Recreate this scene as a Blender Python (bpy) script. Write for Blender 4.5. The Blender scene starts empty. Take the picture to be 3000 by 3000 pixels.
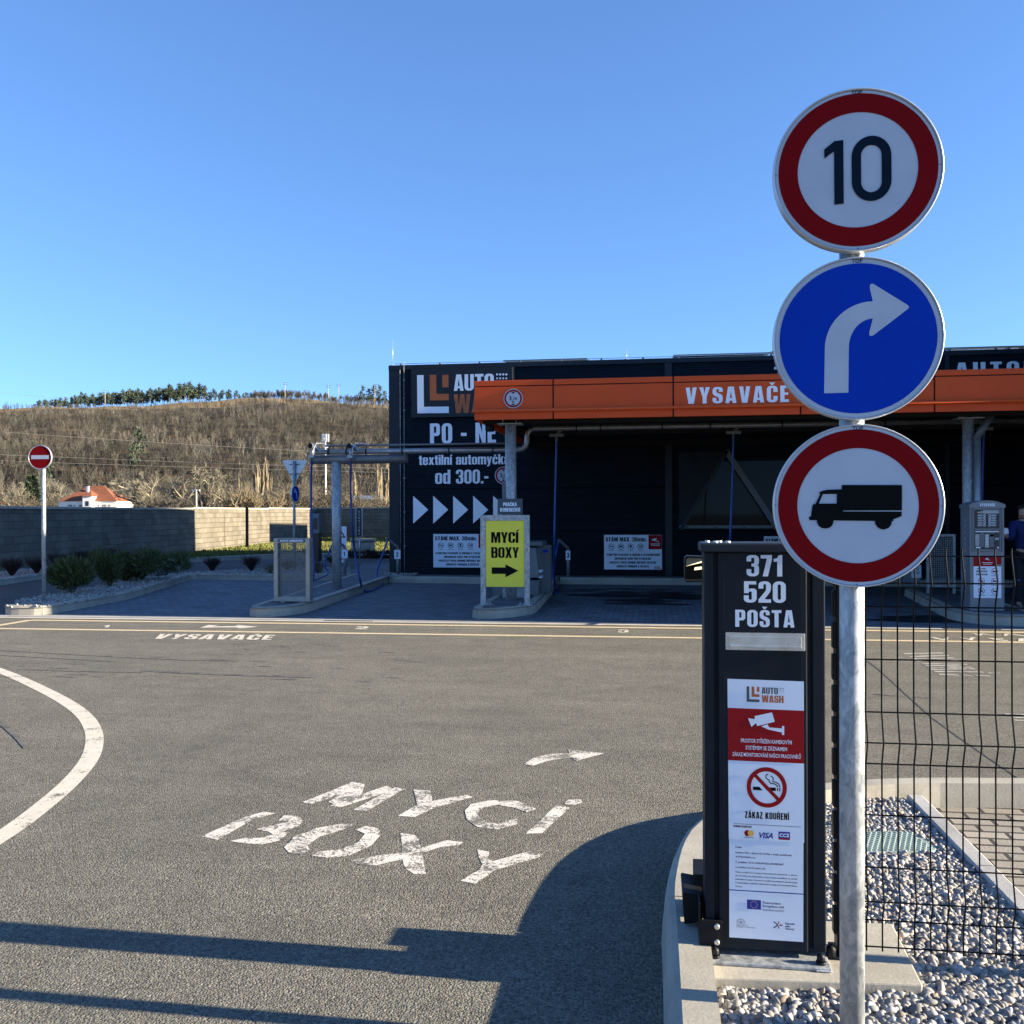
import bpy, math, random
import numpy as np
from mathutils import Vector, Matrix
from mathutils.geometry import tessellate_polygon
random.seed(7); rng = np.random.default_rng(11)
R = math.radians
scene = bpy.context.scene
COL = scene.collection
# ---------------------------------------------------------------- survey: world x runs along the facade, y away from it
A = R(8.35); CA, SA = math.cos(A), math.sin(A)      # camera heading against the facade
HC, FPX, ROLL = 1.6, 2795.0, -0.0035                # camera height, focal length (px of a 3000 px frame), roll

def ray(u, v):
    du, dv = u - 1500.0, v - 1500.0
    return (du + ROLL * dv) / FPX, (dv - ROLL * du) / FPX
def cam2w(X, Y, z=0.0):
    return Vector((X * CA - Y * SA, X * SA + Y * CA, z))
def G(u, v, z=0.0):                                 # surveyed point at height z
    a, b = ray(u, v); Y = (HC - z) / b
    return cam2w(a * Y, Y, z)
def T(u, v, t):                                     # surveyed point in the vertical plane y = t
    a, b = ray(u, v); Y = t / (a * SA + CA)
    return cam2w(a * Y, Y, HC - b * Y)
def D(u, v, Y):                                     # surveyed point at distance Y
    a, b = ray(u, v)
    return cam2w(a * Y, Y, HC - b * Y)

# ---------------------------------------------------------------- materials
def lin(r, g, b):
    f = lambda c: (c / 12.92 if c <= .04045 else ((c + .055) / 1.055) ** 2.4)
    return (f(r / 255), f(g / 255), f(b / 255))
MATS = {}
class NT:
    def __init__(s, name):
        s.m = bpy.data.materials.new(name); s.m.use_nodes = True
        s.t = s.m.node_tree; s.n = s.t.nodes; s.b = s.n['Principled BSDF']
        MATS[name] = s.m
    def new(s, typ, **kw):
        n = s.n.new(typ)
        for k, v in kw.items():
            if hasattr(n, k): setattr(n, k, v)
            else: n.inputs[k.replace('_', ' ')].default_value = v
        return n
    def link(s, a, b): s.t.links.new(a, b)
    def pos(s, scale=(1, 1, 1)):
        c = s.new('ShaderNodeNewGeometry'); m = s.new('ShaderNodeMapping')
        s.link(c.outputs['Position'], m.inputs['Vector']); m.inputs['Scale'].default_value = scale
        return m.outputs['Vector']
    def noise(s, scale, detail=4, rough=.55, vec=None, dist=0):
        n = s.new('ShaderNodeTexNoise'); n.inputs['Scale'].default_value = scale
        n.inputs['Detail'].default_value = detail; n.inputs['Roughness'].default_value = rough
        n.inputs['Distortion'].default_value = dist
        s.link(vec if vec is not None else s.pos(), n.inputs['Vector'])
        return n.outputs['Fac']
    def ramp(s, fac, stops):
        r = s.new('ShaderNodeValToRGB'); el = r.color_ramp.elements
        while len(el) < len(stops): el.new(.5)
        for e, (p, c) in zip(el, stops):
            e.position = p; e.color = (c[0], c[1], c[2], 1) if isinstance(c, tuple) else (c, c, c, 1)
        s.link(fac, r.inputs['Fac']); return r.outputs['Color']
    def mix(s, fac, a, b, mode='MIX'):
        m = s.new('ShaderNodeMix', data_type='RGBA', blend_type=mode)
        for sock, val in ((m.inputs[0], fac), (m.inputs[6], a), (m.inputs[7], b)):
            if isinstance(val, (int, float)): sock.default_value = val
            elif isinstance(val, tuple): sock.default_value = (*val[:3], 1)
            else: s.link(val, sock)
        return m.outputs[2]
    def math(s, op, a, b=0.0):
        m = s.new('ShaderNodeMath', operation=op)
        for i, val in enumerate((a, b)):
            if isinstance(val, (int, float)): m.inputs[i].default_value = val
            else: s.link(val, m.inputs[i])
        return m.outputs[0]
    def bump(s, h, strength=.3, dist=.01):
        b = s.new('ShaderNodeBump'); b.inputs['Strength'].default_value = strength; b.inputs['Distance'].default_value = dist
        s.link(h, b.inputs['Height']); s.link(b.outputs['Normal'], s.b.inputs['Normal'])
    def color(s, c):
        if isinstance(c, tuple): s.b.inputs['Base Color'].default_value = (*c[:3], 1)
        else: s.link(c, s.b.inputs['Base Color'])
    def set(s, rough=.5, metal=0.0, spec=.5):
        s.b.inputs['Roughness'].default_value = rough; s.b.inputs['Metallic'].default_value = metal
        s.b.inputs['Specular IOR Level'].default_value = spec
        return s

def plain(name, c, rough=.5, metal=0.0, var=.12, scale=6.0, spec=.5, bump=0.0, bscale=60):
    n = NT(name); n.set(rough, metal, spec)
    f = n.noise(scale, 5)
    lo = tuple(x * (1 - var) for x in c); hi = tuple(min(1, x * (1 + var)) for x in c)
    n.color(n.ramp(f, [(.3, lo), (.7, hi)]))
    rr = n.ramp(n.noise(scale * 3, 3), [(.3, max(0, rough - .07)), (.7, min(1, rough + .07))])
    n.link(rr, n.b.inputs['Roughness'])
    if bump: n.bump(n.noise(bscale, 4), bump, .004)
    return n.m

def asphalt(name, c, c2, sparse=1.0):
    n = NT(name); n.set(.88, 0, .25); p = n.pos()
    vo = n.new('ShaderNodeTexVoronoi'); vo.inputs['Scale'].default_value = 125; n.link(p, vo.inputs['Vector'])
    cellv = n.new('ShaderNodeSeparateColor'); n.link(vo.outputs['Color'], cellv.inputs[0])
    st = n.ramp(cellv.outputs[0], [(0.0, .46), (.4, .88), (.8, 1.08), (1.0, 1.55)])
    gr = n.ramp(n.noise(330, 2), [(.3, .75), (.7, 1.25)])
    big = n.noise(.55, 6, .62); pat = n.mix(1.0, n.ramp(n.noise(3.1, 5, .65), [(.25, .84), (.75, 1.14)]), n.ramp(n.noise(.9, 5, .7, n.pos((.35, 1.6, 1)), 1.5), [(.3, .86), (.7, 1.1)]), 'MULTIPLY')
    base = n.mix(n.ramp(big, [(.35, 0.0), (.65, 1.0)]), c, c2)
    base = n.mix(1.0, base, st, 'MULTIPLY'); base = n.mix(1.0, base, gr, 'MULTIPLY'); base = n.mix(1.0, base, pat, 'MULTIPLY')
    # dark oily spots
    sp = n.ramp(n.noise(1.4, 3), [(.66, 1.0), (.76, .72)]); base = n.mix(1.0, base, sp, 'MULTIPLY')
    n.color(base)
    h = n.math('ADD', n.math('MULTIPLY', vo.outputs['Distance'], -1.0), n.math('MULTIPLY', n.noise(170, 3), .8))
    n.bump(h, .9, .006)
    return n.m
asphalt('asphalt', (.172, .162, .130), (.142, .135, .110))
asphalt('lane_asphalt', (.10, .10, .10), (.08, .08, .083))

def paint(name, c, wear, under=(.142, .136, .113), scale=38):
    n = NT(name); n.set(.75, 0, .3)
    a = n.noise(scale, 5, .75); b = n.noise(6.5, 3, .6)
    vo = n.new('ShaderNodeTexVoronoi'); vo.inputs['Scale'].default_value = 125; n.link(n.pos(), vo.inputs['Vector'])
    sc = n.new('ShaderNodeSeparateColor'); n.link(vo.outputs['Color'], sc.inputs[0])
    f = n.math('ADD', n.math('ADD', n.math('MULTIPLY', a, .5), n.math('MULTIPLY', b, .5)), n.math('MULTIPLY', n.math('SUBTRACT', sc.outputs[0], .5), .10))
    mk = n.ramp(f, [(wear - .012, 0.0), (wear + .012, 1.0)])
    dirt = n.ramp(n.noise(9, 4), [(.3, .82), (.7, 1.0)])
    cc = n.mix(1.0, c, dirt, 'MULTIPLY')
    n.color(n.mix(mk, under, cc)); n.bump(n.noise(170, 3), .6, .003)
    return n.m
paint('worn_paint', (.64, .61, .53), .482, scale=42)
paint('white_paint', (.62, .57, .47), .41)
paint('yellow_paint', (.62, .50, .31), .35)
paint('faded_paint', (.50, .48, .43), .45)
paint('tyre_mark', (.085, .08, .072), .50, scale=22)

def paving(name, c, bw, bh, mort, dark, bump=.6, offs=.5, wet=False):
    n = NT(name); n.set(.8, 0, .3); p = n.pos()
    dn = n.new('ShaderNodeTexBrick'); dn.inputs['Scale'].default_value = 1.0; dn.offset = offs
    dn.inputs['Brick Width'].default_value = bw; dn.inputs['Row Height'].default_value = bh
    dn.inputs['Mortar Size'].default_value = mort; dn.inputs['Mortar Smooth'].default_value = .15
    n.link(p, dn.inputs['Vector'])
    dn.inputs['Color1'].default_value = (*[x * .8 for x in c], 1); dn.inputs['Color2'].default_value = (*[x * 1.15 for x in c], 1)
    dn.inputs['Mortar'].default_value = (*dark, 1)
    v = n.ramp(n.noise(2.2, 5, .6), [(.3, .78), (.7, 1.15)]); g = n.ramp(n.noise(160, 2), [(.3, .85), (.7, 1.15)])
    col = n.mix(1.0, n.mix(1.0, dn.outputs['Color'], v, 'MULTIPLY'), g, 'MULTIPLY')
    n.color(col)
    h = n.math('SUBTRACT', n.math('MULTIPLY', n.noise(90, 3), .25), dn.outputs['Fac'])
    n.bump(h, bump, .008)
    return n.m
paving('bay_paving', (.128, .142, .162), .2, .165, .006, (.03, .032, .035))
paving('path_paving', (.125, .135, .15), .2, .1, .006, (.04, .042, .045))
paving('brick_paving', (.27, .245, .205), .21, .098, .011, (.05, .045, .04), 1.0)

def wallblocks():
    n = NT('block_wall'); n.set(.95, 0, .15); c = n.new('ShaderNodeTexCoord')
    sx = n.new('ShaderNodeSeparateXYZ'); n.link(c.outputs['Object'], sx.inputs[0])
    cb = n.new('ShaderNodeCombineXYZ')
    n.link(n.math('ADD', sx.outputs[0], sx.outputs[1]), cb.inputs[0]); n.link(sx.outputs[2], cb.inputs[1])
    br = n.new('ShaderNodeTexBrick'); br.inputs['Scale'].default_value = 1; br.inputs['Brick Width'].default_value = .46
    br.inputs['Row Height'].default_value = .2; br.inputs['Mortar Size'].default_value = .006; br.inputs['Mortar Smooth'].default_value = .3
    n.link(cb.outputs[0], br.inputs['Vector'])
    br.inputs['Color1'].default_value = (.150, .134, .105, 1); br.inputs['Color2'].default_value = (.215, .192, .152, 1); br.inputs['Mortar'].default_value = (.11, .10, .085, 1)
    g = n.mix(1.0, n.ramp(n.noise(28, 6, .7), [(.3, .62), (.7, 1.25)]), n.ramp(n.noise(.9, 5, .7, n.pos((1, 1, .4))), [(.3, .72), (.7, 1.12)]), 'MULTIPLY')
    n.color(n.mix(1.0, br.outputs['Color'], g, 'MULTIPLY'))
    h = n.math('SUBTRACT', n.math('MULTIPLY', n.noise(22, 5, .7), 1.0), br.outputs['Fac'])
    n.bump(h, 1.0, .03)
wallblocks()

def cladding(name, c):
    n = NT(name); n.set(.5, 0, .16); g = n.new('ShaderNodeNewGeometry'); s = n.new('ShaderNodeSeparateXYZ')
    n.link(g.outputs['Position'], s.inputs[0])
    w = n.math('SINE', n.math('MULTIPLY', s.outputs[2], 2 * math.pi / .05))
    jz = n.math('PINGPONG', n.math('SUBTRACT', s.outputs[2], .15), .5)          # panel joints each metre
    jt = n.ramp(jz, [(0.0, .2), (.012, .2), (.02, 1.0)])
    v = n.ramp(n.noise(.8, 4), [(.3, .88), (.7, 1.1)])
    n.color(n.mix(1.0, n.mix(1.0, c, v, 'MULTIPLY'), jt, 'MULTIPLY'))
    n.bump(n.math('ADD', w, n.math('MULTIPLY', n.noise(3, 3), .4)), .9, .010)
    return n.m
cladding('cladding', (.008, .0135, .021))
plain('anthracite', (.010, .0145, .020), .5, 0, .28, 3.5, .18)
plain('anthracite_trim', (.013, .019, .027), .45, 0, .1, 6, .25)
plain('black_metal', (.007, .008, .010), .5, 0, .2, 6, .2)
plain('fence_wire', (.004, .0045, .007), .5, 0, .1, 6, .12)
plain('orange', (.64, .080, .016), .55, 0, .05, 2, .2)
plain('orange_pipe', (.66, .085, .014), .4, 0, .05, 6, .3)
plain('signwhite', (.45, .50, .57), .6, 0, .05, 9, .1, .05, 220)
plain('letter_white', (.86, .90, .95), .6, 0, .03, 2, .1)
plain('sheet_white', (.71, .77, .86), .6, 0, .03, 2, .15)
plain('signred', (.20, .003, .005), .6, 0, .05, 2, .06)
plain('signred_bright', (.29, .008, .011), .6, 0, .05, 2, .12)
plain('signblue', (.001, .040, .40), .55, 0, .06, 2, .08)
plain('signink', (.005, .012, .024), .6, 0, .05, 6, .06)
plain('ink', (.004, .005, .006), .6, 0, .05, 6, .06)
plain('greyink', (.06, .075, .085), .55, 0, .05)
plain('blueink', (.02, .035, .12), .55, 0, .05)
plain('orangeink', (.42, .10, .02), .5, 0, .05)
plain('euroblue', (.004, .02, .25), .5, 0, .05)
plain('yellow_panel', (.72, .68, .05), .42, 0, .05, 3)
plain('yellow_ink', (.75, .45, .08), .5, 0, .05)
plain('stainless', (.58, .59, .58), .3, .8, .15, 10)
plain('brushed_steel', (.36, .335, .295), .45, .6, .1, 14)
plain('grid_wire', (.15, .15, .145), .5, .3, .1, 14)
plain('alu_rim', (.52, .545, .57), .38, .6, .1, 12)
plain('grey_machine', (.17, .19, .205), .45, .1, .06)
plain('grey_plastic', (.12, .13, .14), .5, 0, .1)
plain('machine_panel', (.018, .022, .026), .35, 0, .1)
plain('hose_blue', (.004, .045, .22), .45, 0, .1, 20)
plain('grey_pipe', (.30, .32, .34), .38, .55, .12, 8)
plain('dark_pipe', (.16, .17, .175), .45, .4, .12, 8)
plain('white_plastic', (.72, .72, .70), .45, 0, .05)
plain('reflector', (.72, .70, .56), .3, .3, .06)
plain('canopy_under', (.02, .021, .023), .8, 0, .15, 6, .1)
plain('roof_membrane', (.12, .12, .12), .9, 0, .15)
plain('solar', (.012, .014, .03), .15, 0, .1)
plain('stone', (.34, .31, .26), .9, 0, .18, 5, bump=.6, bscale=40)
plain('house_wall', (.74, .71, .64), .9, 0, .05, .5)
plain('house_wall_white', (.74, .73, .71), .9, 0, .05, .5)
plain('window_dark', (.02, .023, .028), .15, 0, .1)
plain('frame_grey', (.10, .115, .125), .45, .2, .1)
plain('skin', (.42, .25, .18), .55, 0, .05)
plain('blue_cloth', (.005, .014, .10), .9, 0, .15, 30)
plain('dark_cloth', (.012, .013, .02), .9, 0, .15, 30)
plain('hair', (.02, .014, .01), .7, 0, .2, 50)
plain('manhole', (.22, .29, .265), .6, 0, .15, 12, bump=.4, bscale=60)
plain('mulch', (.035, .022, .014), .95, 0, .35, 12, bump=.8, bscale=30)
plain('cloth_white', (.7, .72, .75), .8, 0, .05)

def concrete(name, c, sc=1.0):
    n = NT(name); n.set(.88, 0, .25)
    a = n.ramp(n.noise(2.5, 6, .65), [(.28, .76), (.72, 1.14)]); b = n.ramp(n.noise(120 * sc, 3), [(.3, .88), (.7, 1.1)])
    st = n.ramp(n.noise(7, 4, .6, n.pos((1, 1, .25))), [(.58, 1.0), (.78, .74)])
    n.color(n.mix(1.0, n.mix(1.0, n.mix(1.0, c, a, 'MULTIPLY'), b, 'MULTIPLY'), st, 'MULTIPLY'))
    n.bump(n.noise(70 * sc, 5, .7), .35, .004); return n.m
concrete('kerb_concrete', (.36, .335, .28))
concrete('slab_concrete', (.40, .375, .315))
concrete('edging_concrete', (.36, .355, .34))
concrete('channel', (.46, .43, .37))

def galv():
    n = NT('galvanised'); n.set(.5, .35, .5)
    vo = n.new('ShaderNodeTexVoronoi'); vo.inputs['Scale'].default_value = 34; n.link(n.pos((1, 1, .55)), vo.inputs['Vector'])
    s = n.new('ShaderNodeSeparateColor'); n.link(vo.outputs['Color'], s.inputs[0])
    f = n.math('ADD', n.math('MULTIPLY', s.outputs[0], .16), n.math('MULTIPLY', n.noise(30, 7, .72, n.pos((1, 1, .6)), 1.6), .9))
    n.color(n.ramp(f, [(.36, (.19, .215, .235)), (.52, (.33, .355, .37)), (.68, (.5, .515, .515))]))
    n.bump(n.noise(60, 3), .15, .002)
    n.link(n.ramp(f, [(.3, .42), (.8, .62)]), n.b.inputs['Roughness'])
galv()

def rooftile():
    n = NT('roof_tile'); n.set(.85, 0, .2); g = n.new('ShaderNodeNewGeometry'); s = n.new('ShaderNodeSeparateXYZ'); n.link(g.outputs['Position'], s.inputs[0])
    w = n.math('SINE', n.math('MULTIPLY', s.outputs[2], 2 * math.pi / .3))
    a = n.ramp(n.noise(.7, 5, .7), [(.3, (.17, .062, .034)), (.7, (.27, .10, .052))]); b = n.ramp(n.noise(5, 4), [(.3, .75), (.7, 1.15)])
    n.color(n.mix(1.0, a, b, 'MULTIPLY')); n.bump(w, .5, .05)
rooftile()

def tinted(name, c, rough=.9, amp=1.0, spec=.2, sub=0.0):
    """colour times a per-piece tint stored on the mesh (each stone, tree or leaf has its own shade)"""
    n = NT(name); n.set(rough, 0, spec); at = n.new('ShaderNodeAttribute', attribute_name='tint')
    n.color(n.mix(1.0, c, at.outputs['Color'], 'MULTIPLY'))
    return n.m
tinted('pebble', (.315, .305, .292), .8, spec=.3)
tinted('bare_twig', (.103, .093, .075)); tinted('bark_light', (.21, .19, .14)); tinted('bark_gold', (.24, .195, .125)); tinted('bark_dark', (.11, .095, .075))
tinted('leaf_shrub', (.072, .088, .030), .6); tinted('twig_red', (.045, .026, .026), .8); tinted('pine_needle', (.060, .082, .050), .8)
tinted('grass_blade', (.125, .142, .05), .8); tinted('dry_shrub', (.12, .10, .055), .9); tinted('brush', (.115, .098, .072), .95)
def soil(name, c1, c2, sc):
    n = NT(name); n.set(.97, 0, .1)
    n.color(n.mix(1.0, n.ramp(n.noise(sc, 8, .65), [(.3, c1), (.7, c2)]), n.ramp(n.noise(sc * 14, 5, .7), [(.3, .7), (.7, 1.25)]), 'MULTIPLY'))
    n.bump(n.noise(sc * 20, 5), .5, .05)
soil('hill_soil', (.055, .043, .03), (.10, .076, .048), .012)
soil('meadow', (.19, .135, .07), (.29, .205, .105), .05)
soil('field', (.12, .10, .055), (.2, .16, .09), .05)
soil('turf', (.075, .085, .025), (.12, .125, .045), .8)
def glassmat():
    n = NT('glass'); n.set(.04, 0, .1); n.color((.012, .016, .018)); n.b.inputs['Transmission Weight'].default_value = .0
glassmat()

# ---------------------------------------------------------------- mesh building
class MB:
    def __init__(s): s.v, s.f, s.m, s.s = [], [], [], []
    def add(s, verts, faces, mi=0, sm=False):
        o = len(s.v); s.v.extend([tuple(p) for p in verts])
        for f in faces: s.f.append([i + o for i in f]); s.m.append(mi); s.s.append(sm)
        return s
    def box(s, x0, x1, y0, y1, z0, z1, mi=0):
        v = [(x, y, z) for z in (z0, z1) for y in (y0, y1) for x in (x0, x1)]
        return s.add(v, [(0, 2, 3, 1), (4, 5, 7, 6), (0, 1, 5, 4), (2, 6, 7, 3), (0, 4, 6, 2), (1, 3, 7, 5)], mi)
    def prism(s, poly, z0, z1, mi=0):                 # poly: list of (x,y) counter-clockwise
        n = len(poly); v = [(p[0], p[1], z0) for p in poly] + [(p[0], p[1], z1) for p in poly]
        tris = tri(poly)
        f = [(i, (i + 1) % n, n + (i + 1) % n, n + i) for i in range(n)]
        return s.add(v, f + [tuple(n + i for i in t) for t in tris] + [tuple(reversed(t)) for t in tris], mi)
    def plate(s, poly, y0, y1, mi=0):                 # outline in x,z (counter-clockwise seen from -y), y0 < y1
        n = len(poly); v = [(p[0], y0, p[1]) for p in poly] + [(p[0], y1, p[1]) for p in poly]
        tris = tri(poly)
        f = [(i, n + i, n + (i + 1) % n, (i + 1) % n) for i in range(n)]
        return s.add(v, f + [tuple(t) for t in tris] + [tuple(n + i for i in reversed(t)) for t in tris], mi)
    def tube(s, pts, r, n=10, mi=0, caps=True, sm=True, r1=None):
        pts = [Vector(p) for p in pts]; k = len(pts); ring = []
        ref = None
        for i, p in enumerate(pts):
            d = (pts[min(i + 1, k - 1)] - pts[max(i - 1, 0)]).normalized()
            if ref is None:
                ref = d.orthogonal().normalized()
            else:
                ref = (ref - d * ref.dot(d)); ref = ref.normalized() if ref.length > 1e-6 else d.orthogonal().normalized()
            b = d.cross(ref)
            rr = r[i] if isinstance(r, (list, tuple)) else (r if r1 is None else r + (r1 - r) * i / (k - 1))
            ring += [p + (ref * math.cos(2 * math.pi * j / n) + b * math.sin(2 * math.pi * j / n)) * rr for j in range(n)]
        f = [(i * n + j, i * n + (j + 1) % n, (i + 1) * n + (j + 1) % n, (i + 1) * n + j) for i in range(k - 1) for j in range(n)]
        o = len(s.v); s.add(ring, f, mi, sm)
        if caps:
            s.f.append([o + j for j in reversed(range(n))]); s.m.append(mi); s.s.append(False)
            s.f.append([o + (k - 1) * n + j for j in range(n)]); s.m.append(mi); s.s.append(False)
        return s
    def cyl(s, x, y, z0, z1, r, n=24, mi=0, r1=None): return s.tube([(x, y, z0), (x, y, z1)], r, n, mi, r1=r1)
    def flat(s, contours, mp, mi=0):                  # polygon with holes through mapping (x,y)->3D
        vs, ts = tess(contours)
        return s.add([mp(x, y) for x, y in vs], ts, mi)
    def build(s, name, mats, parent=None, bevel=0, shade=None):
        me = bpy.data.meshes.new(name); off = parent_loc(parent)
        me.from_pydata([(x - off[0], y - off[1], z - off[2]) for x, y, z in s.v], [], s.f)
        for m in (mats if isinstance(mats, (list, tuple)) else [mats]): me.materials.append(MATS[m])
        me.polygons.foreach_set('material_index', s.m); me.polygons.foreach_set('use_smooth', s.s); me.update()
        o = bpy.data.objects.new(name, me); COL.objects.link(o)
        if parent: o.parent = parent
        if bevel:
            b = o.modifiers.new('bevel', 'BEVEL'); b.width = bevel; b.segments = 2; b.limit_method = 'ANGLE'; b.angle_limit = R(40)
        return o
def parent_loc(p):
    if p is None: return (0, 0, 0)
    l = Vector(p.location)
    while p.parent: p = p.parent; l = l + Vector(p.location)
    return l
def tri(poly):
    vs, ts = tess([poly]); return ts
def area(c): return sum(c[i][0] * c[(i + 1) % len(c)][1] - c[(i + 1) % len(c)][0] * c[i][1] for i in range(len(c))) / 2
def tess(contours):
    flatv = [tuple(p[:2]) for c in contours for p in c]
    ts = tessellate_polygon([[Vector((p[0], p[1], 0)) for p in c] for c in contours])
    out = []
    for a, b, c in ts:
        p, q, r = flatv[a], flatv[b], flatv[c]
        ar = (q[0] - p[0]) * (r[1] - p[1]) - (r[0] - p[0]) * (q[1] - p[1])
        if abs(ar) < 1e-14: continue
        out.append((a, b, c) if ar > 0 else (a, c, b))
    return flatv, out
def thing(name, label, cat, loc=(0, 0, 0), group=None):
    o = bpy.data.objects.new(name, None); COL.objects.link(o); o.location = loc; o.empty_display_size = .2
    return tag(o, label, cat, group)
def tag(o, label, cat, group=None):
    o['label'] = label; o['category'] = cat
    if group: o['group'] = group
    return o
def kind(o, k): o['kind'] = k; return o
def dup(root, loc, label=None, group=None, rz=None, scale=None):
    r = root.copy(); COL.objects.link(r); r.location = loc
    if rz is not None: r.rotation_euler = (0, 0, rz)
    if scale is not None: r.scale = scale
    if label: r['label'] = label
    if group: r['group'] = group
    for ch in list(root.children):
        c = ch.copy(); COL.objects.link(c); c.parent = r
        for g in list(ch.children):
            d = g.copy(); COL.objects.link(d); d.parent = c
    return r
def npmesh(name, verts, faces, mat, tint=None, smooth=False):
    """faces: (n,k) int array; tint: per-vertex (n,3)"""
    me = bpy.data.meshes.new(name); nf, k = faces.shape
    me.vertices.add(len(verts)); me.vertices.foreach_set('co', np.ascontiguousarray(verts, dtype=np.float32).ravel())
    me.loops.add(nf * k); me.loops.foreach_set('vertex_index', np.ascontiguousarray(faces, dtype=np.int32).ravel())
    me.polygons.add(nf); me.polygons.foreach_set('loop_start', np.arange(0, nf * k, k, dtype=np.int32))
    me.polygons.foreach_set('loop_total', np.full(nf, k, dtype=np.int32))
    if smooth: me.polygons.foreach_set('use_smooth', np.ones(nf, dtype=bool))
    me.update(calc_edges=True)
    if tint is not None:
        at = me.attributes.new('tint', 'FLOAT_COLOR', 'POINT')
        c = np.ones((len(verts), 4), dtype=np.float32); c[:, :3] = tint; at.data.foreach_set('color', c.ravel())
    me.materials.append(MATS[mat]); me.validate()
    o = bpy.data.objects.new(name, me); COL.objects.link(o); return o

def rounded(c, seg=6):
    """contour of (x,y[,r]) -> points, corners rounded by r"""
    out = []; n = len(c)
    for i in range(n):
        p = c[i]; r = p[2] if len(p) > 2 else 0
        P = Vector(p[:2])
        if r <= 0: out.append(tuple(P)); continue
        a = Vector(c[i - 1][:2]) - P; b = Vector(c[(i + 1) % n][:2]) - P
        la, lb = a.length, b.length; ra = min(r, la * .499); rb = min(r, lb * .499)
        p0 = P + a / la * ra; p1 = P + b / lb * rb
        for k in range(seg + 1):
            t = k / seg; ang = t * math.pi / 2                     # elliptical corner
            q = P + (p0 - P) * (1 - math.sin(ang)) + (p1 - P) * (1 - math.cos(ang))
            out.append(tuple(q))
    return out
def circle(cx, cy, r, n=64, ry=None): return [(cx + r * math.cos(2 * math.pi * i / n), cy + (ry or r) * math.sin(2 * math.pi * i / n)) for i in range(n)]
def rect(x0, y0, x1, y1): return [(x0, y0), (x1, y0), (x1, y1), (x0, y1)]
def stroke(pts, w):
    """open polyline -> outline polygon of width w"""
    P = [Vector(p) for p in pts]; L, Rr = [], []
    for i, p in enumerate(P):
        d = (P[min(i + 1, len(P) - 1)] - P[max(i - 1, 0)]).normalized(); nn = Vector((-d.y, d.x)) * w / 2
        L.append(tuple(p + nn)); Rr.append(tuple(p - nn))
    return Rr + L[::-1]
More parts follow.
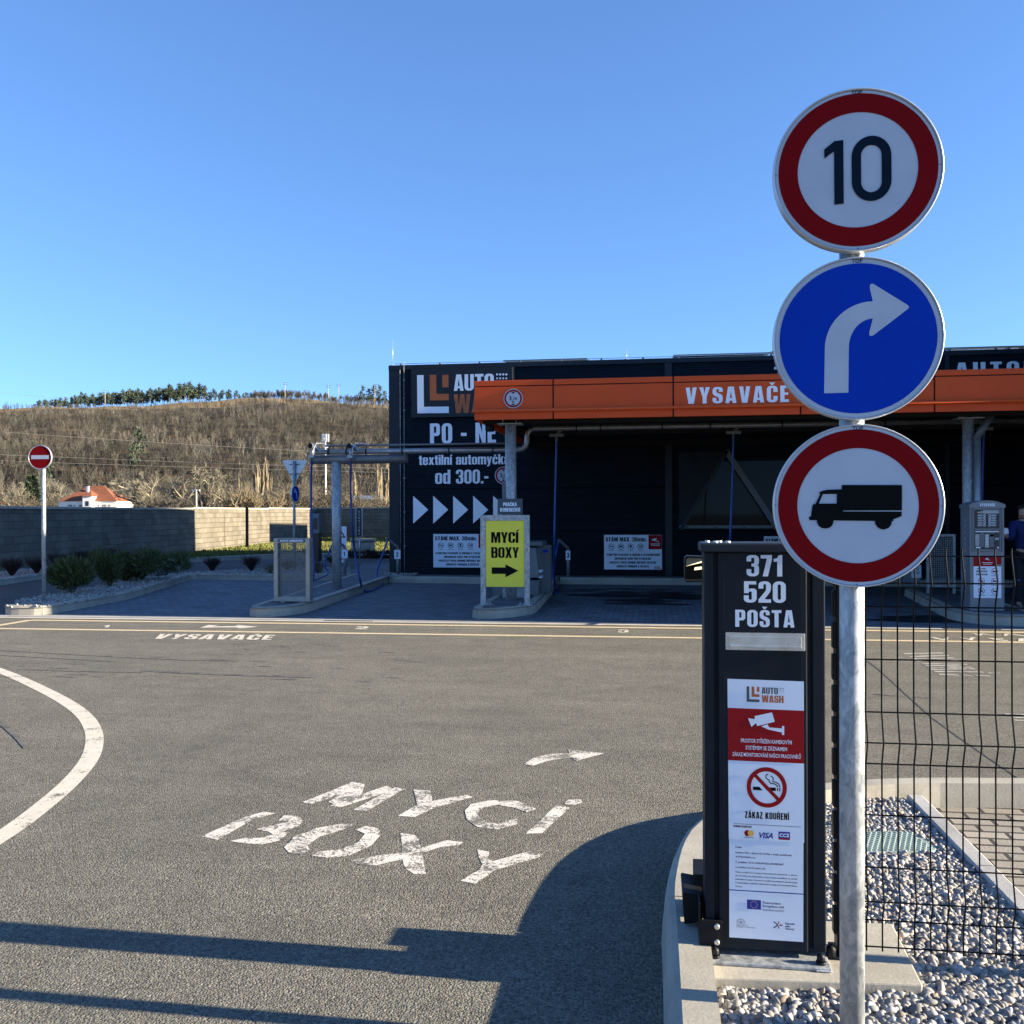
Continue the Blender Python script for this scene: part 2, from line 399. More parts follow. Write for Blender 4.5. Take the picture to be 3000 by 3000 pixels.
# ---------------------------------------------------------------- heavy condensed lettering, drawn as outlines
def ring2(w, h=1.0, s=.2, b=.14, ro=.22, ri=.06):
    return [[(0, 0, ro), (w, 0, ro), (w, h, ro), (0, h, ro)], [(s, b, ri), (s, h - b, ri), (w - s, h - b, ri), (w - s, b, ri)]]
GL = {
 'A': (.54, [[(0,0),(.19,0),(.205,.15),(.335,.15),(.35,0),(.54,0),(.41,1),(.13,1)], [(.22,.3),(.27,.76),(.32,.3)]]),
 'B': (.52, [[(0,0),(.52,0,.16),(.52,.5,.09),(.46,.53),(.51,.57,.07),(.51,1,.16),(0,1)], [(.2,.14),(.2,.45),(.32,.45,.04),(.32,.14,.04)], [(.2,.6),(.2,.86),(.31,.86,.04),(.31,.6,.04)]]),
 'C': (.52, [[(.52,.38),(.52,0,.22),(0,0,.22),(0,1,.22),(.52,1,.22),(.52,.62),(.32,.62),(.32,.86,.05),(.2,.86,.05),(.2,.14,.05),(.32,.14,.05),(.32,.38)]]),
 'D': (.52, [[(0,0),(.52,0,.2),(.52,1,.2),(0,1)], [(.2,.14),(.2,.86),(.32,.86,.05),(.32,.14,.05)]]),
 'E': (.41, [[(0,0),(.41,0),(.41,.16),(.2,.16),(.2,.43),(.38,.43),(.38,.58),(.2,.58),(.2,.84),(.41,.84),(.41,1),(0,1)]]),
 'F': (.40, [[(0,0),(.2,0),(.2,.43),(.37,.43),(.37,.58),(.2,.58),(.2,.84),(.40,.84),(.40,1),(0,1)]]),
 'G': (.52, [[(.34,0),(.52,0),(.52,.52),(.29,.52),(.29,.38),(.32,.38),(.32,.14,.05),(.2,.14,.05),(.2,.86,.05),(.32,.86,.05),(.32,.66),(.52,.66),(.52,1,.22),(0,1,.22),(0,0,.2)]]),
 'H': (.53, [[(0,0),(.2,0),(.2,.42),(.33,.42),(.33,0),(.53,0),(.53,1),(.33,1),(.33,.58),(.2,.58),(.2,1),(0,1)]]),
 'I': (.2, [[(0,0),(.2,0),(.2,1),(0,1)]]),
 'J': (.36, [[(0,0),(.36,0,.18),(.36,1),(.16,1),(.16,.15,.03),(0,.15)]]),
 'K': (.54, [[(0,0),(.2,0),(.2,.4),(.33,0),(.54,0),(.37,.52),(.53,1),(.33,1),(.2,.62),(.2,1),(0,1)]]),
 'L': (.38, [[(0,0),(.38,0),(.38,.16),(.2,.16),(.2,1),(0,1)]]),
 'M': (.70, [[(0,0),(.18,0),(.18,.66),(.28,0),(.42,0),(.52,.66),(.52,0),(.7,0),(.7,1),(.44,1),(.35,.5),(.26,1),(0,1)]]),
 'N': (.51, [[(0,0),(.18,0),(.18,.52),(.33,0),(.51,0),(.51,1),(.33,1),(.33,.5),(.2,1),(0,1)]]),
 'O': (.52, ring2(.52)), '0': (.50, ring2(.50, s=.19)),
 'P': (.50, [[(0,0),(.2,0),(.2,.38),(.5,.38,.16),(.5,1,.16),(0,1)], [(.2,.53),(.2,.86),(.31,.86,.05),(.31,.53,.05)]]),
 'R': (.52, [[(0,0),(.2,0),(.2,.44),(.28,.44,.04),(.31,.36),(.31,0),(.52,0),(.51,.44,.06),(.45,.5),(.52,.56,.06),(.52,1,.15),(0,1)], [(.2,.58),(.2,.86),(.32,.86,.04),(.32,.58,.04)]]),
 'S': (.50, [[(0,.34),(0,0,.2),(.5,0,.2),(.5,.52,.14),(.19,.66,.05),(.19,.87,.05),(.31,.87,.05),(.31,.7),(.5,.7),(.5,1,.2),(0,1,.2),(0,.52,.14),(.31,.36,.05),(.31,.13,.05),(.19,.13,.05),(.19,.34)]]),
 'T': (.48, [[(.14,0),(.34,0),(.34,.84),(.48,.84),(.48,1),(0,1),(0,.84),(.14,.84)]]),
 'U': (.52, [[(0,1),(0,0,.22),(.52,0,.22),(.52,1),(.32,1),(.32,.14,.05),(.2,.14,.05),(.2,1)]]),
 'V': (.54, [[(0,1),(.14,0),(.4,0),(.54,1),(.34,1),(.27,.34),(.2,1)]]),
 'W': (.80, [[(0,1),(.1,0),(.33,0),(.4,.5),(.47,0),(.7,0),(.8,1),(.62,1),(.57,.4),(.5,1),(.3,1),(.23,.4),(.18,1)]]),
 'X': (.53, [[(0,0),(.2,0),(.265,.3),(.33,0),(.53,0),(.39,.5),(.52,1),(.32,1),(.265,.72),(.21,1),(.01,1),(.14,.5)]]),
 'Y': (.52, [[(.16,0),(.36,0),(.36,.4),(.52,1),(.32,1),(.26,.62),(.2,1),(0,1),(.16,.4)]]),
 'Z': (.42, [[(0,0),(.42,0),(.42,.16),(.2,.16),(.42,.85),(.42,1),(.02,1),(.02,.84),(.2,.84),(0,.16)]]),
 '1': (.36, [[(.14,0),(.34,0),(.34,1),(.2,1),(.14,.86),(0,.82),(0,.68),(.14,.7)]]),
 '2': (.48, [[(0,0),(.48,0),(.48,.16),(.23,.16),(.48,.55,.12),(.48,1,.2),(0,1,.2),(0,.66),(.19,.66),(.19,.87,.05),(.29,.87,.05),(.29,.58,.05),(0,.15)]]),
 '3': (.50, [[(0,.34),(0,0,.2),(.5,0,.2),(.5,.48,.1),(.43,.53),(.5,.58,.1),(.5,1,.2),(0,1,.2),(0,.7),(.19,.7),(.19,.87,.05),(.31,.87,.05),(.31,.6,.04),(.2,.6),(.2,.46),(.31,.46,.04),(.31,.13,.05),(.19,.13,.05),(.19,.34)]]),
 '5': (.50, [[(0,.34),(0,0,.2),(.5,0,.2),(.5,.66,.14),(.25,.66,.03),(.19,.62),(.19,.85),(.48,.85),(.48,1),(.01,1),(.01,.44),(.19,.44),(.19,.52,.05),(.31,.52,.05),(.31,.13,.05),(.19,.13,.05),(.19,.34)]]),
 '7': (.45, [[(.08,0),(.29,0),(.45,.8),(.45,1),(0,1),(0,.84),(.25,.84)]]),
 'a': (.48, [[(0,.5),(0,.77,.15),(.48,.77,.15),(.48,0),(.3,0),(.3,.06),(.2,-.01,.04),(0,0,.1),(0,.4,.08),(.3,.48),(.3,.65,.04),(.18,.65,.04),(.18,.5)], [(.18,.13,.03),(.18,.31),(.3,.36),(.3,.15)]]),
 'c': (.47, [[(.47,.28),(.47,0,.17),(0,0,.17),(0,.77,.17),(.47,.77,.17),(.47,.48),(.29,.48),(.29,.65,.04),(.19,.65,.04),(.19,.12,.04),(.29,.12,.04),(.29,.28)]]),
 'd': (.49, [[(.3,0),(.49,0),(.49,1),(.3,1),(.3,.73),(.22,.77,.04),(0,.77,.15),(0,0,.15),(.22,0,.04),(.3,.05)], [(.19,.13,.04),(.19,.64,.04),(.3,.64,.04),(.3,.13,.04)]]),
 'e': (.49, [[(.49,.3),(.49,0,.17),(0,0,.17),(0,.77,.17),(.49,.77,.17),(.49,.35),(.19,.35),(.19,.12,.04),(.3,.12,.04),(.3,.3)], [(.19,.47),(.19,.65,.04),(.3,.65,.04),(.3,.47)]]),
 'i': (.19, [[(0,0),(.19,0),(.19,.77),(0,.77)], [(0,.85),(.19,.85),(.19,1),(0,1)]]),
 'í': (.19, [[(0,0),(.19,0),(.19,.77),(0,.77)], [(0,.83),(.12,.83),(.26,1.02),(.08,1.02)]]),
 'k': (.5, [[(0,0),(.19,0),(.19,.3),(.3,0),(.5,0),(.36,.41),(.49,.77),(.3,.77),(.19,.5),(.19,1),(0,1)]]),
 'l': (.19, [[(0,0),(.19,0),(.19,1),(0,1)]]),
 'm': (.78, [[(0,0),(.19,0),(.19,.62,.03),(.295,.62,.03),(.295,0),(.485,0),(.485,.62,.03),(.59,.62,.03),(.59,0),(.78,0),(.78,.77,.14),(.19,.77),(0,.77)]]),
 'n': (.49, [[(0,0),(.19,0),(.19,.62,.03),(.3,.62,.03),(.3,0),(.49,0),(.49,.77,.14),(0,.77)]]),
 'o': (.49, ring2(.49, .77, .19, .12, .17, .04)),
 't': (.32, [[(.07,0,.1),(.32,0),(.32,.14),(.26,.14),(.26,.64),(.32,.64),(.32,.77),(.26,.77),(.26,.95),(.07,.95),(.07,.77),(0,.77),(0,.64),(.07,.64)]]),
 'u': (.49, [[(0,.77),(0,0,.14),(.49,0),(.49,.77),(.3,.77),(.3,.14,.03),(.19,.14,.03),(.19,.77)]]),
 'x': (.5, [[(0,0),(.19,0),(.25,.22),(.31,0),(.5,0),(.37,.39),(.49,.77),(.3,.77),(.25,.57),(.2,.77),(.01,.77),(.13,.39)]]),
 'y': (.46, [[(0,.77),(.13,.03),(.09,-.07),(.02,-.07),(.02,-.21),(.19,-.21,.08),(.28,-.05),(.46,.77),(.28,.77),(.23,.34),(.18,.77)]]),
 '.': (.17, [[(0,0),(.17,0),(.17,.17),(0,.17)]]), '-': (.28, [[(0,.36),(.28,.36),(.28,.52),(0,.52)]]), ',': (.17, [[(0,.17),(.02,-.12),(.12,-.12),(.17,.17)]]),
 '!': (.2, [[(0,0),(.2,0),(.2,.17),(0,.17)], [(.04,.28),(.16,.28),(.2,1),(0,1)]]), ':': (.17, [[(0,0),(.17,0),(.17,.17),(0,.17)], [(0,.5),(.17,.5),(.17,.67),(0,.67)]]),
}
CARON = lambda x, y: [(x, y), (x + .08, y), (x + .17, y + .15), (x + .06, y + .15), (x + .04, y + .09), (x + .02, y + .15), (x - .09, y + .15)]
def accent(ch, kindc, y):
    w, cs = GL[ch]; c = w / 2
    if kindc == 'caron': a = [CARON(c - .04, y)]
    elif kindc == 'acute': a = [[(c - .07, y), (c + .05, y), (c + .17, y + .16), (c - .01, y + .16)]]
    else: a = [circle(c, y + .1, .1, 16), circle(c, y + .1, .045, 12)]
    return (w, cs + a)
for k, b, t, y in (('Č','C','caron',1.05),('Š','S','caron',1.05),('Ř','R','caron',1.05),('Ž','Z','caron',1.05),('Í','I','acute',1.05),('Á','A','acute',1.05),('É','E','acute',1.05),('Ý','Y','acute',1.05),('Ů','U','ring',1.04),('Ě','E','caron',1.05),('č','c','caron',.82)):
    GL[k] = accent(b, t, y)
def inside(p, poly):
    r = False
    for i in range(len(poly)):
        (x0, y0), (x1, y1) = poly[i][:2], poly[(i + 1) % len(poly)][:2]
        if (y0 > p[1]) != (y1 > p[1]) and p[0] < (x1 - x0) * (p[1] - y0) / (y1 - y0) + x0: r = not r
    return r
def glyph(w, cs):
    groups = []
    for c in [rounded(c) for c in cs]:
        for g_ in groups:
            if inside(c[0], g_[0]): g_.append(c); break
        else: groups.append([c])
    V, F = [], []
    for g_ in groups:
        v, f = tess(g_); F += [tuple(i + len(V) for i in t) for t in f]; V += v
    return (w, V, F)
GT = {k: glyph(w, cs) for k, (w, cs) in GL.items()}
def text(mb, st, x, y, h, mp, mi=0, anchor='c', width=None, track=.055, space=.26):
    """block lettering: baseline y, cap height h, through mapping (x,y)->3D"""
    tot = 0
    for ch in st: tot += (space if ch == ' ' else GT[ch][0]) + track
    tot -= track
    sx = width / tot if width else h
    cx = x - (tot * sx / 2 if anchor == 'c' else (tot * sx if anchor == 'r' else 0))
    for ch in st:
        if ch == ' ': cx += (space + track) * sx; continue
        w, vs, ts = GT[ch]
        mb.add([mp(cx + px * sx, y + py * h) for px, py in vs], ts, mi); cx += (w + track) * sx
    return mb
def inter(mb, st, x, y, h, mp, mi=0, anchor='l', width=None, bold=0.0):
    """plain sans lettering from the built-in font, h = cap height"""
    cu = bpy.data.curves.new('t', 'FONT'); cu.body = st; cu.size = 1; cu.resolution_u = 2; cu.offset = bold
    ob = bpy.data.objects.new('t', cu); me = bpy.data.meshes.new_from_object(ob)
    xs = [v.co.x for v in me.vertices]
    x0, x1 = min(xs), max(xs); k = h / .727; sx = width / (x1 - x0) if width else k
    ox = x - (0 if anchor == 'l' else (x1 - x0) * sx / (2 if anchor == 'c' else 1))
    mb.add([mp(ox + (v.co.x - x0) * sx, y + v.co.y * k) for v in me.vertices], [list(p.vertices) for p in me.polygons], mi)
    bpy.data.objects.remove(ob); bpy.data.meshes.remove(me); bpy.data.curves.remove(cu)
    return mb
# ================================================================ camera, sky, sun
cam = bpy.data.objects.new('camera', bpy.data.cameras.new('camera')); COL.objects.link(cam); scene.camera = cam
cam.data.sensor_width = 36; cam.data.lens = 36 * FPX / 3000; cam.data.clip_end = 6000; cam.data.clip_start = .05
right = Vector((CA, SA, 0)); fwd = Vector((-SA, CA, 0)); up = Vector((0, 0, 1))
rc = (right + up * ROLL).normalized(); uc = (up - right * ROLL).normalized()
M = Matrix((rc, uc, -fwd)).transposed().to_4x4(); M.translation = Vector((0, 0, HC)); cam.matrix_world = M
SUN_EL, SUN_OFF = R(16.2), R(-1.0)          # the sun stands low, straight to the right along the facade
sd = Vector((math.cos(SUN_EL) * math.cos(SUN_OFF), math.cos(SUN_EL) * math.sin(SUN_OFF), math.sin(SUN_EL)))
sun = bpy.data.objects.new('sun', bpy.data.lights.new('sun', 'SUN')); COL.objects.link(sun)
sun.data.energy = 5.0; sun.data.angle = R(.53); sun.data.color = (1.0, .865, .65)
sun.rotation_euler = sd.to_track_quat('Z', 'Y').to_euler()
w = bpy.data.worlds.new('World'); scene.world = w; w.use_nodes = True
wn = w.node_tree.nodes; sky = wn.new('ShaderNodeTexSky'); sky.sky_type = 'NISHITA'; sky.sun_disc = False
sky.sun_elevation = SUN_EL; sky.sun_rotation = math.atan2(sd.x, sd.y); sky.air_density = 1.0; sky.dust_density = .1; sky.ozone_density = 2.0
sky.altitude = 300
tc = wn.new('ShaderNodeTexCoord'); va = wn.new('ShaderNodeVectorMath'); va.operation = 'ADD'; va.inputs[1].default_value = (0, 0, .10)
vn = wn.new('ShaderNodeVectorMath'); vn.operation = 'NORMALIZE'; wl = w.node_tree.links.new
wl(tc.outputs['Generated'], va.inputs[0]); wl(va.outputs[0], vn.inputs[0]); wl(vn.outputs[0], sky.inputs['Vector'])
hs = wn.new('ShaderNodeMix'); hs.data_type = 'RGBA'; hs.blend_type = 'MULTIPLY'; hs.inputs[0].default_value = 1; hs.inputs[7].default_value = (.71, .94, 1.27, 1)   # clear, cold winter air
wl(sky.outputs['Color'], hs.inputs[6]); wl(hs.outputs[2], wn['Background'].inputs['Color']); wn['Background'].inputs['Strength'].default_value = .068
scene.view_settings.view_transform = 'Standard'; scene.view_settings.look = 'None'; scene.view_settings.exposure = 1.95; scene.view_settings.gamma = 1
scene.render.engine = 'CYCLES'; scene.cycles.max_bounces = 6; scene.cycles.diffuse_bounces = 3; scene.cycles.glossy_bounces = 3

# ================================================================ ground, roads, kerbs
def flatpoly(name, pts, z, mat, k='structure'):
    mb = MB(); mb.flat([[(p[0], p[1]) for p in pts]], lambda x, y: (x, y, z)); return kind(mb.build(name, mat), k)
mb = MB(); mb.add([(-3000, -400, -.03), (3000, -400, -.03), (3000, 4000, -.03), (-3000, 4000, -.03)], [(0, 1, 2, 3)])
kind(mb.build('ground', 'field'), 'structure')
flatpoly('road', [(-16.1, -14), (30, -14), (30, 62), (-19.9, 62), (-19.2, 50), (-16.5, 22.5)], 0.0, 'asphalt')

def ground_line(mb, pts, w, z=.004, mi=0):
    """flat band of width w along ground points"""
    for q in range(1):
        P = [Vector((p[0], p[1])) for p in pts]; n = len(P); L, Rr = [], []
        for i, p in enumerate(P):
            d = (P[min(i + 1, n - 1)] - P[max(i - 1, 0)]).normalized(); nn = Vector((-d.y, d.x)) * w / 2
            L.append(p + nn); Rr.append(p - nn)
        mb.add([(p.x, p.y, z) for p in Rr + L], [(i, i + 1, n + i + 1, n + i) for i in range(n - 1)], mi)
    return mb
def gpoly(mb, px, z=.004, org=(0, 0), sc=1.0, mi=0):
    """outline given in photo pixels, laid out on the ground"""
    pts = [G(org[0] + u / sc, org[1] + v / sc) for u, v in px]
    c = [(p.x, p.y) for p in pts]
    return mb.flat([c], lambda x, y: (x, y, z), mi)

# lane asphalt behind the first bay
a1 = [G(0, 1812), G(30, 1795), G(60, 1775)]
flatpoly('side_road', [(-16.0, 12.9), (G(40, 1806).x, 13.4), (-10.1, 13.9), (-12, 22), (-11, 25.5), (-5.0, 26.8), (4, 27.5), (4, 31), (-17, 31)], .004, 'lane_asphalt')
# vacuum bays paved in small dark blocks
flatpoly('bay_pavement', [(-10.2, 13.78), (9.5, 13.78), (9.5, 21.9), (-11.2, 21.9)], .005, 'bay_paving')
mb = MB(); q0, q1 = G(0, 1809.4), G(3000, 1845)
ground_line(mb, [q0 + (q0 - q1) * .3, q1 + (q1 - q0) * .3], .17, .006); kind(mb.build('drainage_channel', 'channel'), 'structure')
mb = MB(); dv = (q1 - q0).normalized(); nn = Vector((-dv.y, dv.x, 0)); cpt = q0 + nn * .26
ground_line(mb, [cpt - dv * 5, cpt + dv * 30], .24, .0045); kind(mb.build('channel_surround', 'edging_concrete'), 'structure')
for s0 in (1024, 2848):
    t_ = thing('drain_grate', 'black slotted drain grate in the pale channel ' + ('before the second vacuum bay' if s0 < 2000 else 'before the coin machine'), 'drain grate', G(s0, 1820 if s0 < 2000 else 1843.5))
    g = MB(); L0 = .75
    for i in range(15): g.box(*(t_.location.x - L0 / 2 + i * .05, t_.location.x - L0 / 2 + i * .05 + .03), t_.location.y - .05, t_.location.y + .05, .0065, .0085)
    g.build('slots', 'black_metal', t_)
mb = MB()
for (u0, v0, u1, v1) in ((-60, 1841.2, 3000, 1882.5), (88, 1817.5, 3000, 1853.5)):
    p, q = G(u0, v0), G(u1, v1); d = q - p; ground_line(mb, [p - d * (.25 if u0 < 0 else 0), q + d * .3], .125, .004)
p, q = G(0, 1832.5), G(92, 1817.5); d = (q - p); ground_line(mb, [p - d * 4, q], .13, .0055)
kind(mb.build('yellow_lane_marking', 'yellow_paint'), 'structure')
mb = MB()                                                        # the curved white edge line on the left
cl = [(-400, 1843), (-200, 1898), (0, 1964), (60, 1989), (120, 2017), (180, 2048), (230, 2080), (262, 2113), (278, 2150), (276, 2190), (262, 2226), (232, 2265), (190, 2308), (140, 2350), (85, 2394), (30, 2434), (-40, 2478), (-160, 2560), (-330, 2680)]
pts = [G(*c) for c in cl]
def smooth(P, it=2):
    P = [Vector(p) for p in P]
    for _ in range(it):
        Q = [P[0]]
        for a, b in zip(P, P[1:]): Q += [a * .75 + b * .25, a * .25 + b * .75]
        P = Q + [P[-1]]
    return P
ground_line(mb, smooth(pts), .118, .0015); kind(mb.build('white_edge_marking', 'white_paint'), 'structure')
# stencilled words on the asphalt
S1 = dict(org=(500, 2150), sc=1.38)
mb = MB()
for j, poly in enumerate([
  [(533,277),(572,283),(690,240),(782,204),(735,197),(640,237)], [(648,291),(690,294),(905,225),(872,213),(760,252)], [(742,307),(790,311),(942,224),(908,219)],
  [(716,216),(782,208),(770,243),(725,262),(660,282),(640,276),(700,240)],
  [(985,228),(1048,232),(1056,274),(1195,250),(1218,257),(1060,300),(985,335),(922,332),(1000,288)],
  [(1215,288),(1290,272),(1400,275),(1475,305),(1440,315),(1390,297),(1320,286),(1262,297),(1232,325),(1258,352),(1330,365),(1395,347),(1412,362),(1320,385),(1240,375),(1200,345),(1193,312)],
  [(1558,293),(1612,298),(1500,400),(1438,403)], [(1610,269),(1655,268),(1662,277),(1625,288),(1592,282)],
  [(128,415),(190,427),(330,345),(420,322),(375,318),(285,345)],
  [(437,352),(460,333),(510,335),(535,352),(510,374),(455,392),(468,406),(440,430),(370,446),(290,440),(240,432),(300,425),(368,424),(418,409),(398,395),(350,386),(420,371),(478,360),(482,349)],
  [(745,367),(690,367),(590,385),(500,420),(462,460),(480,480),(530,488),(558,468),(550,450),(600,415),(700,385)],
  [(750,388),(790,376),(840,385),(845,410),(810,450),(720,492),(630,500),(572,493),(600,480),(690,470),(760,440),(790,405)],
  [(930,403),(985,412),(1000,430),(1010,480),(1030,567),(985,565),(948,540),(938,490),(938,440)], [(732,515),(790,500),(934,483),(936,505),(830,530),(765,527)], [(1012,466),(1060,450),(1120,433),(1180,440),(1165,448),(1090,456),(1014,482)],
  [(1243,470),(1285,480),(1280,500),(1300,519),(1450,478),(1500,487),(1490,497),(1310,550),(1230,605),(1175,595),(1245,555),(1265,530),(1250,500)],
  [(1432,122),(1470,100),(1530,85),(1616,80),(1618,95),(1545,103),(1490,118),(1460,130)], [(1610,65),(1750,80),(1640,108),(1622,95)]]):
    cxm = sum(a for a, b in poly) / len(poly); cym = sum(b for a, b in poly) / len(poly)
    P_ = []                                                       # the spray-painted strokes run a little over the stencil
    ar = area(poly); sg = 1 if ar > 0 else -1; nP = len(poly)
    for i in range(nP):
        (xa, ya), (xb, yb), (xc, yc) = poly[i - 1], poly[i], poly[(i + 1) % nP]
        d1 = Vector((xb - xa, yb - ya)).normalized(); d2 = Vector((xc - xb, yc - yb)).normalized(); d = d1 + d2; d = d.normalized() if d.length > .3 else d1
        P_.append((xb + d.y * sg * 4.0, yb - d.x * sg * 2.6))
    gpoly(mb, P_, .0012 + .0002 * (j % 6), **S1)
kind(mb.build('road_lettering_marking', 'worn_paint'), 'structure')
mb = MB(); b0, b1, tp = G(444, 1872), G(794, 1875.5), G(470, 1858)
ex = (b1 - b0); ey = (tp - b0)
text(mb, 'VYSAVAČE', 0, 0, 1, lambda x, y: tuple(b0 + ex * x + ey * (y) + Vector((0, 0, .004))), anchor='l', width=1.0, track=.1)
for stn, (u0, v0), (u1, v1), (u2, v2) in (('1', (298, 1838.5), (318, 1839), (305, 1832)), ('2', (1040, 1843.5), (1076, 1844.5), (1046, 1835.5)), ('3', (1809, 1853.5), (1841, 1854), (1811, 1845))):
    c0, c1, c2 = G(u0, v0), G(u1, v1), G(u2, v2); e1, e2 = c1 - c0, c2 - c0
    text(mb, stn, 0, 0, 1, lambda x, y: tuple(c0 + e1 * x + e2 * y + Vector((0, 0, .004))), anchor='l', width=1.0)
gpoly(mb, [(585, 1840), (610, 1832), (640, 1832.4), (622, 1836), (690, 1835), (696, 1831.5), (756, 1837.2), (700, 1841.5), (694, 1839), (640, 1839)])
for poly in ([(150,560),(220,562),(400,605),(520,560),(480,620),(395,620),(250,590)], [(705,570),(760,572),(890,600),(930,570),(1030,572),(980,590),(960,628),(880,610)], [(1240,580),(1540,588),(1540,597),(1330,594),(1560,618),(1640,625),(1620,635),(1400,620)], [(945,488),(1010,495),(1060,510),(1130,497),(1400,535),(1390,540),(1150,512),(1110,535),(1060,530)], [(1560,500),(1640,492),(1932,535),(1932,545),(1650,510),(1600,540),(1545,535)], [(1830,592),(1932,588),(1932,640),(1815,640)]):
    gpoly(mb, poly, .0048, org=(2700, 1780), sc=6.44)
kind(mb.build('bay_number_marking', 'white_paint'), 'structure')
mb = MB()                                                        # worn hatching seen through the wire fence
hz = [(122,180,435,174),(165,203,480,194),(195,222,520,214),(215,238,560,232),(268,260,625,266),(290,274,600,280),(320,290,665,288),(340,305,690,302),(370,322,755,328),(405,345,560,352),(700,352,810,360),(600,350,670,360),(800,334,890,336),(925,662,1092,668),(1000,690,1092,692),(1010,712,1092,716)]
for i, (x0, y0, x1, y1) in enumerate(hz):
    gpoly(mb, [(x0, y0 - 3), (x1, y1 - 3), (x1 + 20, y1 + 3), (x0 + 14, y0 + 4)], .004 + .0003 * (i % 3), org=(2600, 1850), sc=2.73)
kind(mb.build('hatched_marking', 'faded_paint'), 'structure')
mb = MB()                                                        # tyre marks
rnd = random.Random(3)
def skid(pts, w0): ground_line(mb, smooth([G(*p) for p in pts], 1), w0 * .8, .003 + rnd.random() * .0008)
skid([(-80, 1901), (120, 1913), (400, 1928), (560, 1935), (700, 1937)], .045); skid([(-80, 1917), (110, 1926), (330, 1939)], .03); skid([(420, 1964), (520, 1971), (640, 1976), (920, 1984)], .12)
skid([(60, 1962), (240, 1968), (420, 1971)], .03); skid([(-40, 2100), (10, 2125), (50, 2160), (78, 2192)], .05)
for _ in range(46):
    u = rnd.uniform(-40, 1200); v = rnd.uniform(1885, 1998); l = rnd.uniform(12, 60); skid([(u, v), (u + l, v + l * .045)], rnd.uniform(.012, .03))
skid([(2540, 1935), (2580, 1965), (2700, 2075), (2760, 2125), (3000, 2290)], .016); skid([(2560, 2034), (2640, 2040), (2735, 2046)], .05)
kind(mb.build('tyre_mark_marking', 'tyre_mark'), 'structure')
mb = MB()
for cu, cv, ru, rv in ((1800, 1738, 130, 18), (1870, 1760, 90, 16), (1960, 1745, 60, 14), (2710, 1815, 60, 8)):
    for k in range(16):
        uu, vv = cu + rnd.gauss(0, ru * .55), cv + rnd.gauss(0, rv * .5); c = G(uu, vv); rr = rnd.uniform(.12, .4)
        mb.flat([[(c.x + rr * 1.5 * math.cos(a) * (1 + .3 * math.sin(3 * a + k)), c.y + rr * .6 * math.sin(a) * (1 + .3 * math.sin(2 * a + k))) for a in [i * math.pi / 8 for i in range(16)]]], lambda x, y: (x, y, .0056 + .0001 * k))
NT('wet_patch').set(.6, 0, .1); MATS['wet_patch'].node_tree.nodes['Principled BSDF'].inputs['Base Color'].default_value = (.018, .02, .023, 1)
kind(mb.build('wet_patch_marking', 'wet_patch'), 'structure')

# ---- kerbs: a row of one-metre stones along a path, the raised side on the left of travel
SEC = [(0, -.02), (.012, .1), (.03, .142), (.05, .152), (.155, .152), (.155, -.02)]
def resample(P, step):
    P = [Vector((p[0], p[1])) for p in P]; seg = [(b - a).length for a, b in zip(P, P[1:])]; L = sum(seg)
    def at(s):
        for a, b, l in zip(P, P[1:], seg):
            if s <= l or b is P[-1]: return a + (b - a) * (max(0, min(1, s / l)) if l else 0)
            s -= l
    return L, at
def kerb(path, name='kerb', length=1.0, sec=SEC, mat='kerb_concrete', zoff=0.0):
    L, at = resample(path, .1); mb = MB(); nst = max(1, round(L / length)); k = len(sec)
    for i in range(nst):
        s0, s1 = L * i / nst + .004, L * (i + 1) / nst - .004; m = max(2, int((s1 - s0) / .12) + 1); o = len(mb.v); vs = []
        for j in range(m):
            s = s0 + (s1 - s0) * j / (m - 1); p = at(s); d = (at(min(L, s + .12)) - at(max(0, s - .12))).normalized(); nn = Vector((-d.y, d.x))
            vs += [(p.x + nn.x * a, p.y + nn.y * a, z + zoff) for a, z in sec]
        f = [(j * k + q, j * k + (q + 1) % k, (j + 1) * k + (q + 1) % k, (j + 1) * k + q) for j in range(m - 1) for q in range(k)]
        f = [tuple(reversed(x)) for x in f]
        mb.add(vs, f); mb.add(vs[:k], [tuple(range(k))]); mb.add(vs[-k:], [tuple(reversed(range(k)))])
    core = [(min(max(a, .007), sec[-1][0] - .007), z - (.006 if z > .05 else 0)) for a, z in sec]; m = max(2, int(L / .12)); o = len(mb.v); vs = []        # mortar in the joints
    for j in range(m):
        s = .01 + (L - .02) * j / (m - 1); p = at(s); d = (at(min(L, s + .12)) - at(max(0, s - .12))).normalized(); nn = Vector((-d.y, d.x)); vs += [(p.x + nn.x * a, p.y + nn.y * a, z + zoff) for a, z in core]
    mb.add(vs, [tuple(reversed((j * k + q, j * k + (q + 1) % k, (j + 1) * k + (q + 1) % k, (j + 1) * k + q))) for j in range(m - 1) for q in range(k)])
    return kind(mb.build(name, mat), 'structure')
def c2(X, Y): p = cam2w(X, Y); return (p.x, p.y)
def rnd_poly(pts, seg=5): return rounded(pts, seg)
